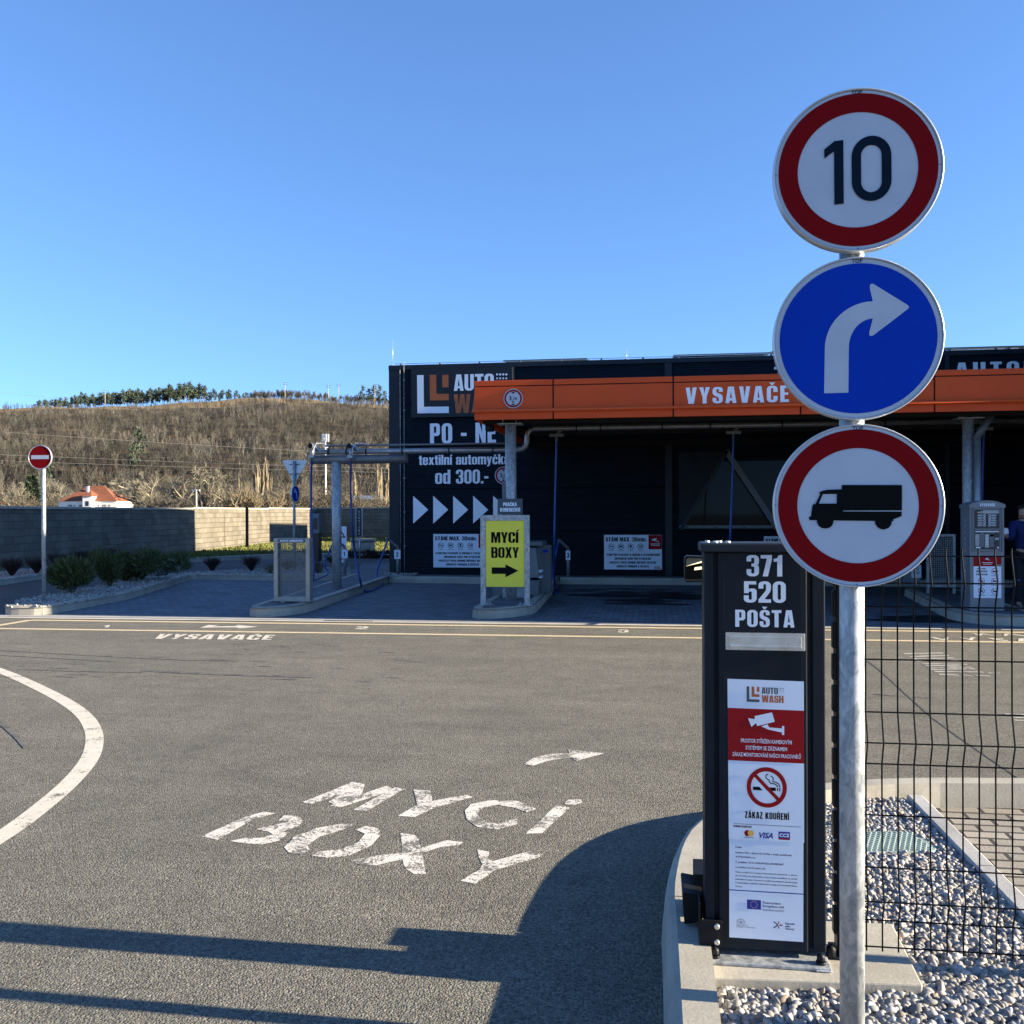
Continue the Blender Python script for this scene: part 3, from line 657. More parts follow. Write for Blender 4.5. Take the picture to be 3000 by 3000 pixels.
# left planting island and the bed behind the first bay
g = lambda u, v, z=0: tuple(G(u, v, z))[:2]
isl = rounded([(*c2(-8.25, 15.0), .45), (*g(146, 1803), .3), (*g(180, 1795), .5), (*g(373, 1758), 0), (*g(562, 1699), .12), (*g(801, 1702), 0), (*g(1028, 1700), 0)], 6)
kerb(isl)
back = [g(1028, 1700), c2(-4.35, 25.5), c2(-6.4, 25.2), c2(-7.9, 23.6), c2(-8.3, 22.0), c2(-8.35, 16.0), c2(-8.25, 15.0)]
bedA = isl + [p for p in back[1:-1]]
flatpoly('gravel_bed', bedA, .118, 'slab_concrete')
kerb(back[1:-1] + [isl[0]], 'kerb', sec=[(0, 0), (0, .13), (.06, .13), (.06, 0)], mat='edging_concrete')
# beating-rack island
islB = rounded([(*g(1033, 1699), 0), (*c2(-4.0, 17.8), 0), (*c2(-4.15, 14.62), .55), (*g(790, 1809), .1), (*g(890, 1800), .55), (*g(1064, 1736), 0), (*g(1139, 1708), 0)], 7)
kerb(islB)
flatpoly('pavement', islB + [c2(-2.75, 23.4), c2(-4.6, 24.6)], .143, 'path_paving')
flatpoly('path', [g(1033, 1697, .15), g(1140, 1690, .15), c2(-2.3, 27.3), c2(-4.3, 27.3)], .146, 'path_paving')
# sign island and kerb along the facade
islC = rounded([(*c2(.35, 21.0), 0), (*c2(-.16, 17.9), 0), (*c2(-.68, 14.25), .5), (*g(1455, 1814), .1), (*g(1565, 1803), .5), (*g(1611, 1750), 0), (*g(1640, 1712), 0)], 7)
kerb(islC)
flatpoly('pavement', islC, .143, 'path_paving')
kerb([g(1139, 1708), c2(.35, 21.0)]); kerb([g(1640, 1712), (9.0, G(1640, 1712).y)])
flatpoly('pavement', [g(1139, 1706), (9, G(1640, 1710).y + .05), (9, 22.3), (-5.9, 22.3)], .138, 'path_paving')
# coin machine island
islD = rounded([(*c2(7.35, 17.9), 0), (*c2(6.33, 13.75), .5), (*g(2900, 1833), .1), (*c2(7.35, 13.0), .5), (*c2(8.3, 17.5), 0)], 7)
kerb(islD); flatpoly('pavement', islD, .143, 'path_paving')
# kerb and strip in front of the block wall
ks = [g(-350, 1765), g(0, 1716), g(122, 1698), g(300, 1676), g(472, 1652), g(802, 1636), g(1000, 1633), (-1.5, 33.0), (3, 33.2)]
kerb(ks)
wallline = [(-16.15, 18), (-16.55, 22.2), (-17.65, 34.8), (-18.85, 45), (-19.6, 54)]
flatpoly('gravel_strip', [ks[0], ks[1], ks[2], ks[3], g(420, 1657), (-17.3, 31), (-16.55, 22.2), (-16.15, 18)], .11, 'slab_concrete')
flatpoly('lawn', [g(420, 1657), ks[4], ks[5], ks[6], ks[7], ks[8], (3, 54), (-19.6, 54), (-18.85, 45), (-17.65, 34.8), (-17.3, 31)], .115, 'turf')
# near gravel island: kerb, plinth, edging, brick paving
kn = smooth([g(1952, 3350), g(1942, 2850), g(1936, 2750), g(1942, 2698), g(1956, 2630), g(1968, 2590), g(1991, 2543), g(2016, 2518), g(2061, 2476), c2(1.17, 4.85), c2(1.62, 5.06), c2(2.05, 5.15), c2(2.75, 5.13)], 1)
kn = [kn[0] + (kn[0] - kn[1]).normalized() * 3] + list(kn)
kn = [(p[0], p[1]) for p in kn][::-1]
kerb(kn, zoff=.022)
kerb([c2(5.8, 5.1), c2(2.75, 5.13)], zoff=.022)
ge = [c2(2.05, 4.97), c2(1.86, 3.47), c2(1.55, 1.0), c2(1.3, -1)]
gb = [Vector(p) for p in kn]
ins = [(p[0], p[1]) for p in kn]
inner = []
for i, p in enumerate(gb):
    d = (gb[min(i + 1, len(gb) - 1)] - gb[max(i - 1, 0)]).normalized(); inner.append(tuple(p + Vector((-d.y, d.x)) * .12))
GB = [p for p in inner if p[1] < 5.2 or True]
gravel_poly = ge + [(inner[-1][0] + 1.0, inner[-1][1])] + inner[::-1][0:]
gravel_poly = ge[::-1] + [p for p in inner if p[0] < c2(2.0, 5)[0]] 
flatpoly('gravel_bed', gravel_poly, .075, 'slab_concrete')
kerb([ge[0], ge[1], ge[2], ge[3]], 'kerb', sec=[(0, 0), (0, .117), (.008, .122), (.072, .122), (.08, .117), (.08, 0)], mat='edging_concrete')
flatpoly('brick_pavement', [ge[3], ge[2], ge[1], ge[0], c2(2.05, 5.0), c2(2.75, 5.02), c2(6, 5.02), c2(6, -1)][::-1], .045, 'brick_paving')
plinth = [g(2064, 2862, .13), g(2704, 2884, .13), g(2615, 2705, .13), g(2418, 2697, .13), g(2110, 2690, .13)]
mb = MB(); mb.prism(plinth, .0, .13); kind(mb.build('concrete_plinth', 'slab_concrete', bevel=.006), 'structure')
# ================================================================ near things
def basis(loc, yaw, roll=0.0):
    """local x,z face mapping: x to the right, y up, facing the camera side; yaw turns the right edge towards the viewer"""
    ex = Vector((math.cos(yaw), -math.sin(yaw), 0)); ez = Vector((0, 0, 1)); ey = Vector((math.sin(yaw), math.cos(yaw), 0))
    if roll: ex, ez = ex * math.cos(roll) - ez * math.sin(roll), ez * math.cos(roll) + ex * math.sin(roll)
    loc = Vector(loc)
    return lambda x, y, out=0.0: tuple(loc + ex * x + ez * y - ey * out)
def lathe_disc(mb, mp, prof, n=72, mi=0, sm=True):
    """prof: list of (radius, out); revolved about the face normal"""
    k = len(prof); v = [mp(r * math.cos(2 * math.pi * j / n), r * math.sin(2 * math.pi * j / n), o) for r, o in prof for j in range(n)]
    mb.add(v, [(i * n + j, (i + 1) * n + j, (i + 1) * n + (j + 1) % n, i * n + (j + 1) % n)[::-1] for i in range(k - 1) for j in range(n)], mi, sm)
def annulus(mb, mp, r0, r1, out, mi=0, n=72, cx=0, cy=0):
    if r0 <= 0: return mb.flat([circle(cx, cy, r1, n)], lambda x, y: mp(x, y, out), mi)
    v = [mp(cx + r * math.cos(2 * math.pi * j / n), cy + r * math.sin(2 * math.pi * j / n), out) for r in (r0, r1) for j in range(n)]
    return mb.add(v, [(j, n + j, n + (j + 1) % n, (j + 1) % n) for j in range(n)][0:], mi)
def sign_plate(root, name, mp, rad, label=None):
    """round sheet sign with a folded bright rim; returns the plate part"""
    mb = MB()
    lathe_disc(mb, mp, [(rad * .98, -.028), (rad, -.026), (rad, .004), (rad * .996, .008), (rad * .984, .009), (rad * .978, .006), (rad * .975, .001)])
    annulus(mb, mp, 0, rad * .976, .001); v = circle(0, 0, rad * .98, 72)
    mb.flat([v], lambda x, y: mp(-x, y, -.027))
    pl = mb.build(name, 'alu_rim', root)
    if label: pl['label'] = label
    return pl
def top_word(mb, mp, rad, mi): inter(mb, 'TOP', 0, rad * .925, rad * .047, lambda x, y: mp(x, y, .005), mi, 'c', bold=.012)

PX, PY = .974, 2.74
pw = cam2w(PX, PY)
post = thing('road_sign_post', 'galvanised post with three big round road signs reading 10, right arrow and no lorries', 'road sign', (pw.x, pw.y, 0.05))
mb = MB(); ztop = D(2511, 300, 2.74).z
mb.tube([(pw.x - .002, pw.y, .05), (pw.x, pw.y, 1.0), (pw.x + .005, pw.y, ztop)], .0342, 40); mb.build('pole', 'galvanised', post)
for (v, yaw, nm, rl) in ((499, 10, 'speed_limit_sign', -.004), (992, 12, 'turn_right_sign', .0), (1481.5, 13, 'no_lorries_sign', .010)):
    yw = R(yaw) - 0 - A + 0; c = D(2511, v, 2.683)
    mp = basis(c, R(yaw) - A, rl); rad = .2293
    pl = sign_plate(post, nm, mp, rad)
    if nm != 'turn_right_sign':
        f = MB(); annulus(f, mp, 0, rad * .97, .003, 0); annulus(f, mp, rad * .705, rad * .935, .0045, 1)
        top_word(f, mp, rad, 3 if nm != 'turn_right_sign' else 2)
        for a in (0, math.pi, -math.pi / 2):
            f.flat([[(rad * (q * math.cos(a)) - w_ * math.sin(a), rad * q * math.sin(a) + w_ * math.cos(a)) for q, w_ in ((.955, -.001), (.972, -.001), (.972, .001), (.955, .001))]], lambda x, y: mp(x, y, .0048), 2)
        f.build('face', ['signwhite', 'signred', 'ink', 'ink'], pl)
        s = MB()
        if nm == 'speed_limit_sign':
            k = rad / 598.0; X = lambda px: (px - 748) * k; Y = lambda py: (722 - py) * k
            one = [(577, 968), (643, 964), (643, 497), (580, 501), (508, 558), (508, 624), (577, 575)]
            s.flat([[(X(a) + .003, Y(b)) for a, b in one]], lambda x, y: mp(x, y, .0055))
            out = rounded([(X(700) + .003, Y(957), .057), (X(977) + .003, Y(957), .057), (X(977) + .003, Y(481), .057), (X(700) + .003, Y(481), .057)], 12)
            inn = rounded([(X(766) + .003, Y(893), .029), (X(909) + .003, Y(893), .029), (X(909) + .003, Y(548), .029), (X(766) + .003, Y(548), .029)], 10)
            s.flat([out, inn], lambda x, y: mp(x, y, .0055)); s.build('number', 'signink', pl)
        else:
            k = rad / 600.0; X = lambda px: (px - 750) * k; Y = lambda py: (1163 - py) * k
            lorry = [(640, 1014, .004), (645, 1011), (1052, 1011, .003), (1057, 1016), (1057, 1195, .003), (650, 1198.5), (650, 1206), (1056, 1205), (1056, 1237), (998, 1262), (1000, 1274), (990, 1274), (985, 1300), (970, 1322), (950, 1332), (931, 1336), (912, 1333), (890, 1320), (876, 1298), (872, 1274), (585, 1273), (580, 1300), (565, 1322), (545, 1331), (525, 1333), (503, 1330), (482, 1316), (470, 1295), (466, 1272), (418, 1272), (411, 1266), (411, 1252), (416, 1245), (425, 1244), (428, 1215), (435, 1165), (440, 1154), (456, 1152), (490, 1076), (479, 1072), (484, 1065), (505, 1054), (540, 1046), (640, 1043)]
            win = [(508, 1078), (606, 1077), (606, 1148), (480, 1149), (482, 1143)]
            P = [(X(q[0]), Y(q[1])) for q in lorry][::-1]; W = [(X(a), Y(b)) for a, b in win]
            s.flat([P, W], lambda x, y: mp(x, y, .0055)); s.build('pictogram', 'ink', pl)
    else:
        f = MB(); annulus(f, mp, 0, rad * .97, .003, 0); annulus(f, mp, 0, rad * .918, .0045, 1); top_word(f, mp, rad, 2)
        f.build('face', ['signwhite', 'signblue', 'ink'], pl)
        k = rad / 598.0; X = lambda px: (px - 750) * k; Y = lambda py: (1912 - py) * k
        s = MB(); arc_o = [(523 + 0, 1932)] ; pts = []
        cx, cy = 858, 1980                                        # centre of the bend
        for i in range(15):
            a = math.pi - (math.pi / 2) * i / 14; pts.append((cx + 336 * math.cos(a), cy - 335 * math.sin(a)))
        inn = []
        for i in range(15):
            a = math.pi / 2 + (math.pi / 2) * i / 14; inn.append((cx + 168 * math.cos(a), cy - 208 * math.sin(a)))
        head = [(858, 1647), (834, 1535, 24), (848, 1510, 24), (1106, 1692, 26), (1106, 1708, 20), (848, 1905, 24), (828, 1890, 20), (858, 1772)]
        hd = [(q[0], q[1]) for q in rounded(head, 4)]
        poly = [(516, 2308)] + pts[:-1] + hd + inn[1:] + [(686, 2308)]
        s.flat([[(X(a), Y(b)) for a, b in poly][::-1]], lambda x, y: mp(x, y, .0055)); s.build('arrow', 'signwhite', pl)
    for dz in (.09, -.09):                                       # clamps that hold the sheet to the post
        br = MB(); br.box(c.x - .07, c.x + .07, c.y + .022, pw.y - .028, c.z + dz - .015, c.z + dz + .015)
        br.tube([(pw.x + .04 * math.cos(a), pw.y + .04 * math.sin(a), c.z + dz) for a in [math.pi * 2 * i / 20 for i in range(21)]], .006, 6)
        br.build('clamp', 'galvanised', pl)

# ---- post box pillar on its concrete plinth
TB = 3.205                                                        # plane of its front face
bl, br_ = T(2066, 2600, TB), T(2421, 2600, TB); zb, zt = .165, T(2070, 1618, TB).z
LEAN = .010
box = thing('post_box_pillar', 'tall anthracite post box pillar with white numbers, letter slot and notice sheets', 'post box', (bl.x, TB, .13))
x0, x1 = bl.x, br_.x; W = x1 - x0
mb = MB(); mb.box(x0 + .006, x1 - .006, TB + .022, TB + .15, zb, zt)
fx = lambda u: T(u, 2200, TB).x
a0, a1, b0_, b1_ = fx(2093), fx(2105), fx(2366), fx(2378)
mb.box(a1, b0_, TB + .0, TB + .03, zb, zt)                          # front panel
mb.box(x0, a0, TB + .004, TB + .155, zb, zt); mb.box(b1_ + .004, x1, TB + .004, TB + .155, zb, zt)
mb.build('body', 'anthracite', box, bevel=.004)
mb = MB(); ln = MB()
for xx in (a1 + .018, b0_ - .018): ln.box(xx - .0012, xx + .0012, TB - .0012, TB + .001, zb + .02, zt - .01)
ln.build('seam', 'alu_rim', box).data.materials[0] = MATS['anthracite_trim']
zl0, zl1 = T(2070, 1617, TB).z, T(2070, 1594, TB).z + .004
mb.box(x0 - .012, x1 + .012, TB - .022, TB + .175, zl0, zl1); mb.build('lid', 'anthracite_trim', box, bevel=.006)
mb = MB()
for uu in (2072, 2108): 
    q = T(uu, 1593, TB + .05); mb.tube([(q.x, q.y, zl1 - .002), (q.x, q.y, zl1 + .006)], .008, 12); mb.tube([(q.x + .025, q.y - .04, zl1 - .002), (q.x + .025, q.y - .04, zl1 + .006)], .008, 12)
mb.build('lid_bolt', 'white_plastic', box)
fmp = lambda x, y: (x, TB - .0022, y)
FZ = lambda u, v: (T(u, v, TB).x, T(u, v, TB).z)
tx = MB()
for st, ul, ur, vt, vb in (('371', 2187, 2293, 1626, 1688.5), ('520', 2179, 2302, 1703, 1765.5), ('POŠTA', 2154, 2327, 1787, 1837)):
    (xa, za), (xb, zbb) = FZ(ul, vb), FZ(ur, vb); za = zbb = T((ul + ur) / 2, vb, TB).z; h = T((ul + ur) / 2, vt, TB).z - za
    text(tx, st, xa, za, h, fmp, anchor='l', width=xb - xa, track=.07 if st != 'POŠTA' else .1)
tx.build('lettering', 'sheet_white', box)
# letter flap
(xa, za), (xb, zc) = FZ(2125, 1906), FZ(2358, 1853)
sl = MB(); zm = (za + zc) / 2; hh = .0285
sl.box(xa, xb, TB - .006, TB + .004, zm - hh, zm + hh); fr = sl.build('letter_slot', 'stainless', box, bevel=.002)
s2 = MB(); s2.box(xa + .011, xb - .011, TB - .009, TB - .005, zm - hh + .012, zm + hh - .012); s2.box(xa + .012, xb - .012, TB - .014, TB - .005, zm - hh + .009, zm - hh + .016); s2.build('flap', 'stainless', fr, bevel=.0015)

# ---- upper notice sheet: logo, camera, no smoking, cards
def sheet(name, TL, TR, BL, BR, TP, out):
    p00, p10, p01, p11 = (Vector(T(*q, TP)) for q in (BL, BR, TL, TR))
    return lambda x, y, o=0.0: tuple((p00 * (1 - x) + p10 * x) * (1 - y) + (p01 * (1 - x) + p11 * x) * y + Vector((0, -out - o, 0)))
def px2n(ox, oy, wx, hy, sk, hs):
    """enlarged-photo pixel -> sheet coordinates"""
    return lambda px, py: ((px - ox) / wx, 1 - (py - oy - sk * (px - ox) / wx) / (hy + hs * (px - ox) / wx))
def no_symbol(mb, mp, cx, cy, r, mi, aspect=1.0, th=.2):
    """ring with a falling diagonal, about (cx,cy); aspect = width unit / height unit"""
    n = 48; v = []
    for rr in (r * (1 - th), r):
        v += [mp(cx + rr * math.cos(2 * math.pi * j / n) / aspect, cy + rr * math.sin(2 * math.pi * j / n)) for j in range(n)]
    mb.add(v, [(j, n + j, n + (j + 1) % n, (j + 1) % n) for j in range(n)], mi)
    c, s, hw = math.cos(-R(45)), math.sin(-R(45)), r * th * .42; rr = r * (1 - th) + r * .01
    q = [(-rr, -hw), (rr, -hw), (rr, hw), (-rr, hw)]
    mb.flat([[(cx + (a * c - b * s) / aspect, cy + a * s + b * c) for a, b in q]], mp, mi)
def cctv_icon(mb, mp, cx, cy, k, mi, aspect=1.0):
    """surveillance camera pictogram; k = half width"""
    P = lambda pts: [(cx + a * k / aspect, cy + b * k) for a, b in pts]
    for poly in ([(-1, .3), (-.66, .26), (-.61, .35), (-.66, .42), (.33, .67), (.48, .16), (-.5, -.12), (-.55, .05), (-.82, -.18)],
                 [(-.27, -.12), (.08, .0), (.13, -.1), (.18, -.17), (.88, -.2), (.88, -.06), (1, -.06), (1, -.55), (.88, -.55), (.88, -.42), (.2, -.3), (.1, -.28)]):
        mb.flat([P(poly)], mp, mi)
def cigarette(mb, mp, cx, cy, r, mi, aspect=1.0):
    P = lambda pts: [(cx + a * r / aspect, cy + b * r) for a, b in pts]
    mb.flat([P([(-.66, -.12), (-.2, -.12), (-.35, .04), (-.66, .04)])], mp, mi); mb.flat([P([(.02, -.12), (.44, -.12), (.44, .04), (-.14, .04)])], mp, mi)
    for a in (.5, .6): mb.flat([P([(a, -.12), (a + .05, -.12), (a + .05, .04), (a, .04)])], mp, mi)
    for pts in ([(.08, .68), (-.02, .62), (-.04, .5), (.05, .42), (.12, .4), (.12, .3), (.2, .24), (.38, .22), (.48, .16), (.52, .07)], [(.2, .6), (.3, .52), (.32, .4), (.28, .33), (.44, .3), (.58, .22), (.63, .07)]):
        mb.flat([P(stroke(pts, .05))], mp, mi)
def logo(mb, mp, x0, y0, k, mg, mo, aspect=1.0, dots=True, mdot=None):
    """the car wash mark: nested L shapes and the two words; k = height of the mark"""
    f = lambda x, y: mp(x0 + x * k / aspect, y0 + y * k)
    mb.flat([[(0, 0), (.83, 0), (.83, .17), (.17, .17), (.17, 1), (0, 1)]], f, mg)
    mb.flat([[(.33, .34), (.83, .34), (.83, .51), (.5, .51), (.5, 1), (.33, 1)]], f, mo)
    mb.flat([rect(.67, .67, .83, 1)], f, mo)
    text(mb, 'AUTO', .98, .56, .42, f, mg, 'l', width=1.06); text(mb, 'WASH', .98, 0, .47, f, mo, 'l', width=1.42)
    if dots:
        for r_ in range(4):
            for c_ in range(4): mb.flat([circle(2.13 + c_ * .09, .95 - r_ * .1, .028 - .005 * r_, 8)], f, mg)
mp = sheet('s', (2131, 1988), (2354.6, 1996), (2135, 2457), (2355.5, 2469), TB, .003)
N = px2n(195, 68, 845, 1777, 30, 15); ASP = 845 / 1784.0            # sheet width over height
mb = MB(); SV = lambda o: (lambda x, y: mp(x, y, o))
mb.flat([rect(0, 0, 1, 1)], SV(0), 0); yr0, yr1 = 1 - .508, 1 - .181; mb.flat([rect(0, yr0, 1, yr1)], SV(.0006), 1)
sh1 = mb.build('notice_sheet', ['sheet_white', 'signred_bright'], box)
mb = MB(); lx, ly = N(408, 322); logo(mb, SV(.0012), lx, ly, 170 / 1784, 2, 3, ASP)
cx, cy = N(622, 572); cctv_icon(mb, SV(.0012), cx, cy, 200 / 1784, 0, ASP)
for st, (xa, ya), (xb, yb), h in (('PROSTOR STŘEŽEN KAMEROVÝM', N(340, 772), N(905, 795), 44), ('SYSTÉMEM SE ZÁZNAMEM', N(392, 850), N(852, 870), 44), ('ZÁKAZ MONITOROVÁNÍ NAŠICH PRACOVNÍKŮ', N(243, 922), N(1005, 955), 44)):
    inter(mb, st, xa, (ya + yb) / 2, h / 1784, SV(.0012), 0, 'l', width=xb - xa, bold=.010)
cx, cy = N(625, 1272); no_symbol(mb, SV(.0018), cx, cy, 224 / 1784, 1, ASP, .21); cigarette(mb, SV(.0012), cx, cy - 8 / 1784, 232 / 1784, 4, ASP)
(xa, ya), (xb, yb) = N(380, 1612), N(872, 1634); text(mb, 'ZÁKAZ KOUŘENÍ', xa, (ya + yb) / 2, 74 / 1784, SV(.0012), 4, 'l', width=xb - xa, track=.1)
(xa, ya), (xb, yb) = N(247, 1674), N(1005, 1711); mb.flat([rect(xa, (ya + yb) / 2 - .0012, xb, (ya + yb) / 2 + .0012)], SV(.0012), 4)
(xa, ya), (xb, yb) = N(247, 1712), N(458, 1720); text(mb, 'PŘIJÍMÁME PLATEBNÍ KARTY', xa, (ya + yb) / 2, 20 / 1784, SV(.0012), 4, 'l', width=xb - xa)
for cxp, m_, o in ((404, 1, .0012), (444, 5, .0016)): c_ = N(cxp, 1780); mb.flat([circle(c_[0], c_[1], 34 / 845, 24, ry=34 / 1784)], SV(o), m_)
(xa, ya), (xb, yb) = N(372, 1828), N(476, 1830); inter(mb, 'mastercard', xa, ya, 12 / 1784, SV(.0012), 4, width=xb - xa, bold=.02)
(xa, ya), (xb, yb) = N(520, 1828), N(714, 1832); inter(mb, 'VISA', 0, 0, 60 / 1784, lambda x, y: mp(xa + x + y * .28 * (1784 / 845), ya + y, .0012), 6, width=(xb - xa) * .9, bold=.035)
(xa, ya), (xb, yb) = N(754, 1850), N(882, 1768); mb.flat([rect(xa, ya + .010, xb, yb)], SV(.0012), 6); mb.flat([rect(xa, ya, xb, ya + .010)], SV(.0012), 1); inter(mb, 'CCS', (xa + xb) / 2, ya + .0185, 38 / 1784, SV(.0018), 0, 'c', width=(xb - xa) * .85, bold=.04)
mb.build('print', ['sheet_white', 'signred_bright', 'greyink', 'orangeink', 'ink', 'yellow_ink', 'euroblue'], sh1)
# ---- lower sheet
mp2 = sheet('s2', (2136, 2457), (2353.5, 2469), (2136.5, 2745), (2353, 2759), TB, .0022)
N2 = px2n(273, 272, 1047, 1393, 56, 10); H2 = 1400.0; ASP2 = 1047 / H2
mb = MB(); S2 = lambda o: (lambda x, y: mp2(x, y, o)); mb.flat([rect(0, 0, 1, 1)], S2(0), 0)
sh2 = mb.build('notice_sheet', ['sheet_white'], box); mb = MB()
for st, x_, y_, xr, h, b in (('Projekt', 362, 390, 450, 24, .025), ('Instalace FVE o výkonu 35,10 kWp v areálu společnosti', 362, 466, 1153, 25, .03), ('AUTOLLWASH s.r.o.', 362, 528, 650, 25, .03), ('č. projektu: CZ.31.3.0/0.0/0.0/22_001/0002607', 362, 602, 1043, 26, .03), ('je spolufinancován Evropskou unií.', 362, 674, 790, 23, .025),
    ('Cílem projektu je instalace fotovoltaické elektrárny o výkonu', 362, 742, 1235, 22, .0), ('35,10 kWp bez akumulace, která bude umístěna na střeše', 362, 794, 1235, 22, .0), ('průmyslové stavby. Za pomoci využití obnovitelných zdrojů dojde', 362, 844, 1235, 22, .0), ('k optimalizaci zajištění elektrické energie pro podnikatelskou', 362, 893, 1235, 22, 0), ('činnost.', 362, 945, 458, 22, 0)):
    q = N2(x_, y_ + 6); q1 = N2(xr, y_ + 6 + 56 * (xr - 362) / 1047); inter(mb, st, q[0], q[1], h / H2, S2(.0006), 1 if b else 6, width=q1[0] - q[0], bold=b or .012)
ya = N2(273, 992)[1]; mb.flat([rect(0, ya - .005, 1, ya + .005)], S2(.0006), 3)
(xa, ya), (xb, yb) = N2(525, 1262), N2(724, 1140); mb.flat([rect(xa, ya, xb, yb)], S2(.0006), 3)
for i in range(12):
    a = 2 * math.pi * i / 12; sx, sy = (xa + xb) / 2 + .235 * (xb - xa) * math.cos(a), (ya + yb) / 2 + .36 * (yb - ya) * math.sin(a)
    mb.flat([[(sx + (.0085 if j % 2 == 0 else .0036) * math.cos(math.pi / 2 + j * math.pi / 5), sy + (.0085 if j % 2 == 0 else .0036) * ASP2 * math.sin(math.pi / 2 + j * math.pi / 5)) for j in range(10)]], S2(.0012), 4)
for st, x_, y_, xr, h, b in (('Financováno', 748, 1188, 1003, 34, .02), ('Evropskou unií', 748, 1236, 1050, 34, .02), ('NextGenerationEU', 748, 1288, 1050, 32, 0), ('MINISTERSTVO', 376, 1498, 538, 20, 0), ('PRŮMYSLU A OBCHODU', 374, 1524, 642, 20, 0), ('Národní', 1066, 1482, 1200, 28, .03), ('plán', 1066, 1518, 1136, 28, .03), ('obnovy', 1066, 1554, 1196, 28, .03)):
    sk = 56 * (x_ - 273) / 1047; q = N2(x_, y_); q1 = N2(xr, y_ + 56 * (xr - x_) / 1047); inter(mb, st, q[0], q[1], h / H2, S2(.0006), 1, width=q1[0] - q[0], bold=b)
for i in range(6):                                               # small line emblem
    a = math.pi * i / 5.0; c_ = N2(437, 1462); mb.flat([[(c_[0] + p[0], c_[1] + p[1]) for p in stroke([(0, 0), (.058 * math.cos(a), .043 * math.sin(a))], .0035)]], S2(.0006 + .0002 * i), 2)
c_ = N2(437, 1462); mb.flat([[(c_[0] + p[0], c_[1] + p[1]) for p in stroke([(.058 * math.cos(math.pi * i / 12), .043 * math.sin(math.pi * i / 12)) for i in range(13)], .0035)]], S2(.002), 2)
c_ = N2(965, 1490)
for ang, l0, l1, m_ in ((145, .0, .075, 1), (215, .0, .075, 1), (75, .016, .05, 5), (0, .016, .06, 5), (-75, .016, .05, 5)):
    a = R(ang); mb.flat([[(c_[0] + p[0], c_[1] + p[1]) for p in stroke([(l0 * math.cos(a), l0 * math.sin(a) * ASP2), (l1 * math.cos(a), l1 * math.sin(a) * ASP2)], .012)]], S2(.0006 + .0003 * (ang > 180)), m_)
mb.build('print', ['sheet_white', 'blueink', 'greyink', 'euroblue', 'yellow_ink', 'signred_bright', 'ink'], sh2)
# base plate, bolts, gate catchers
mb = MB(); q0, q1 = T(2063, 2820, TB - .05), T(2437, 2845, TB - .05)
mb.box(q0.x, q1.x, TB - .055, TB + .2, .131, .142); mb.box(q1.x - .05, q1.x, TB - .06, TB + .02, .1315, .137); mb.build('base_plate', 'galvanised', box, bevel=.003)
mb = MB()
for uu in (2095, 2405):
    q = T(uu, 2800, TB - .022); mb.cyl(q.x, TB - .022, .142, .15, .016, 16); mb.tube([(q.x, TB - .022, .148), (q.x, TB - .022, .168), (q.x, TB - .022, .176)], [.013, .013, .004], 16)
mb.build('anchor_bolt', 'black_metal', box)
mb = MB()                                                        # side bracket with two hex screws
q0, q1 = T(2052, 2700, TB), T(2119, 2700, TB); zz0, zz1 = T(2085, 2770, TB).z, T(2085, 2693, TB).z
mb.plate(rounded([(q0.x, zz0), (q1.x, zz0, .008), (q1.x, zz1, .012), (q0.x, zz1)], 4), TB - .012, TB - .004); mb.box(q0.x - .004, q0.x, TB - .012, TB + .12, zz0, T(2055, 2645, TB).z)
bk = mb.build('bracket', 'black_metal', box)
mb = MB()
for vv in (2714, 2760): q = T(2100, vv, TB - .012); mb.tube([(q.x, TB - .012, q.z), (q.x, TB - .018, q.z), (q.x, TB - .02, q.z)], [.0095, .009, .006], 16)
mb.build('screw', 'stainless', bk)
mb = MB()                                                        # lower gate catcher: rubber-faced V and stop block
y0, y1 = TB + .20, TB + .35
c = [T(2035, 2548, TB + .20), T(2066, 2548, TB), T(1998, 2613, TB + .12), T(2005, 2708, TB + .12)]
mb.box(c[0].x, x0 + .12, y0, y1, c[3].z - .02, c[0].z - .015)
mb.plate(rounded([(c[3].x, c[3].z, .004), (x0 - .003, T(2050, 2700, TB + .12).z), (x0 - .003, c[2].z - .01), (c[2].x, c[2].z, .008)], 3), TB + .12, TB + .30)
mb.build('lower_gate_catcher', 'black_metal', box, bevel=.003)
YF = TB + .18; cc = [T(2006, 1629, YF), T(2006, 1706, YF)]; mb = MB()
xl, zt_, zb_ = cc[0].x, cc[0].z, cc[1].z; xr_ = x0 + .05
fr_o = rounded([(xl, zb_, .012), (xr_, zb_ + .004), (xr_, zt_ - .004), (xl, zt_, .012)], 5); fr_i = rounded([(xl + .005, zb_ + .004, .009), (xr_ - .004, zb_ + .007), (xr_ - .004, zt_ - .008), (xl + .005, zt_ - .006, .009)], 5)
mb.flat([fr_o, fr_i], lambda x, y: (x, YF, y)); n_ = len(fr_o)
for pr_, flip in ((fr_o, 0), (fr_i, 1)):
    mb.add([(p[0], YF, p[1]) for p in pr_] + [(p[0], YF + .09, p[1]) for p in pr_], [((i, len(pr_) + i, len(pr_) + (i + 1) % len(pr_), (i + 1) % len(pr_))[::-1] if flip else (i, len(pr_) + i, len(pr_) + (i + 1) % len(pr_), (i + 1) % len(pr_))) for i in range(len(pr_)) if min(pr_[i][0], pr_[(i + 1) % len(pr_)][0]) < xr_ - .01])
mb.flat([fr_o], lambda x, y: (x, YF + .0905, y)); uc_ = mb.build('upper_gate_catcher', 'black_metal', box)
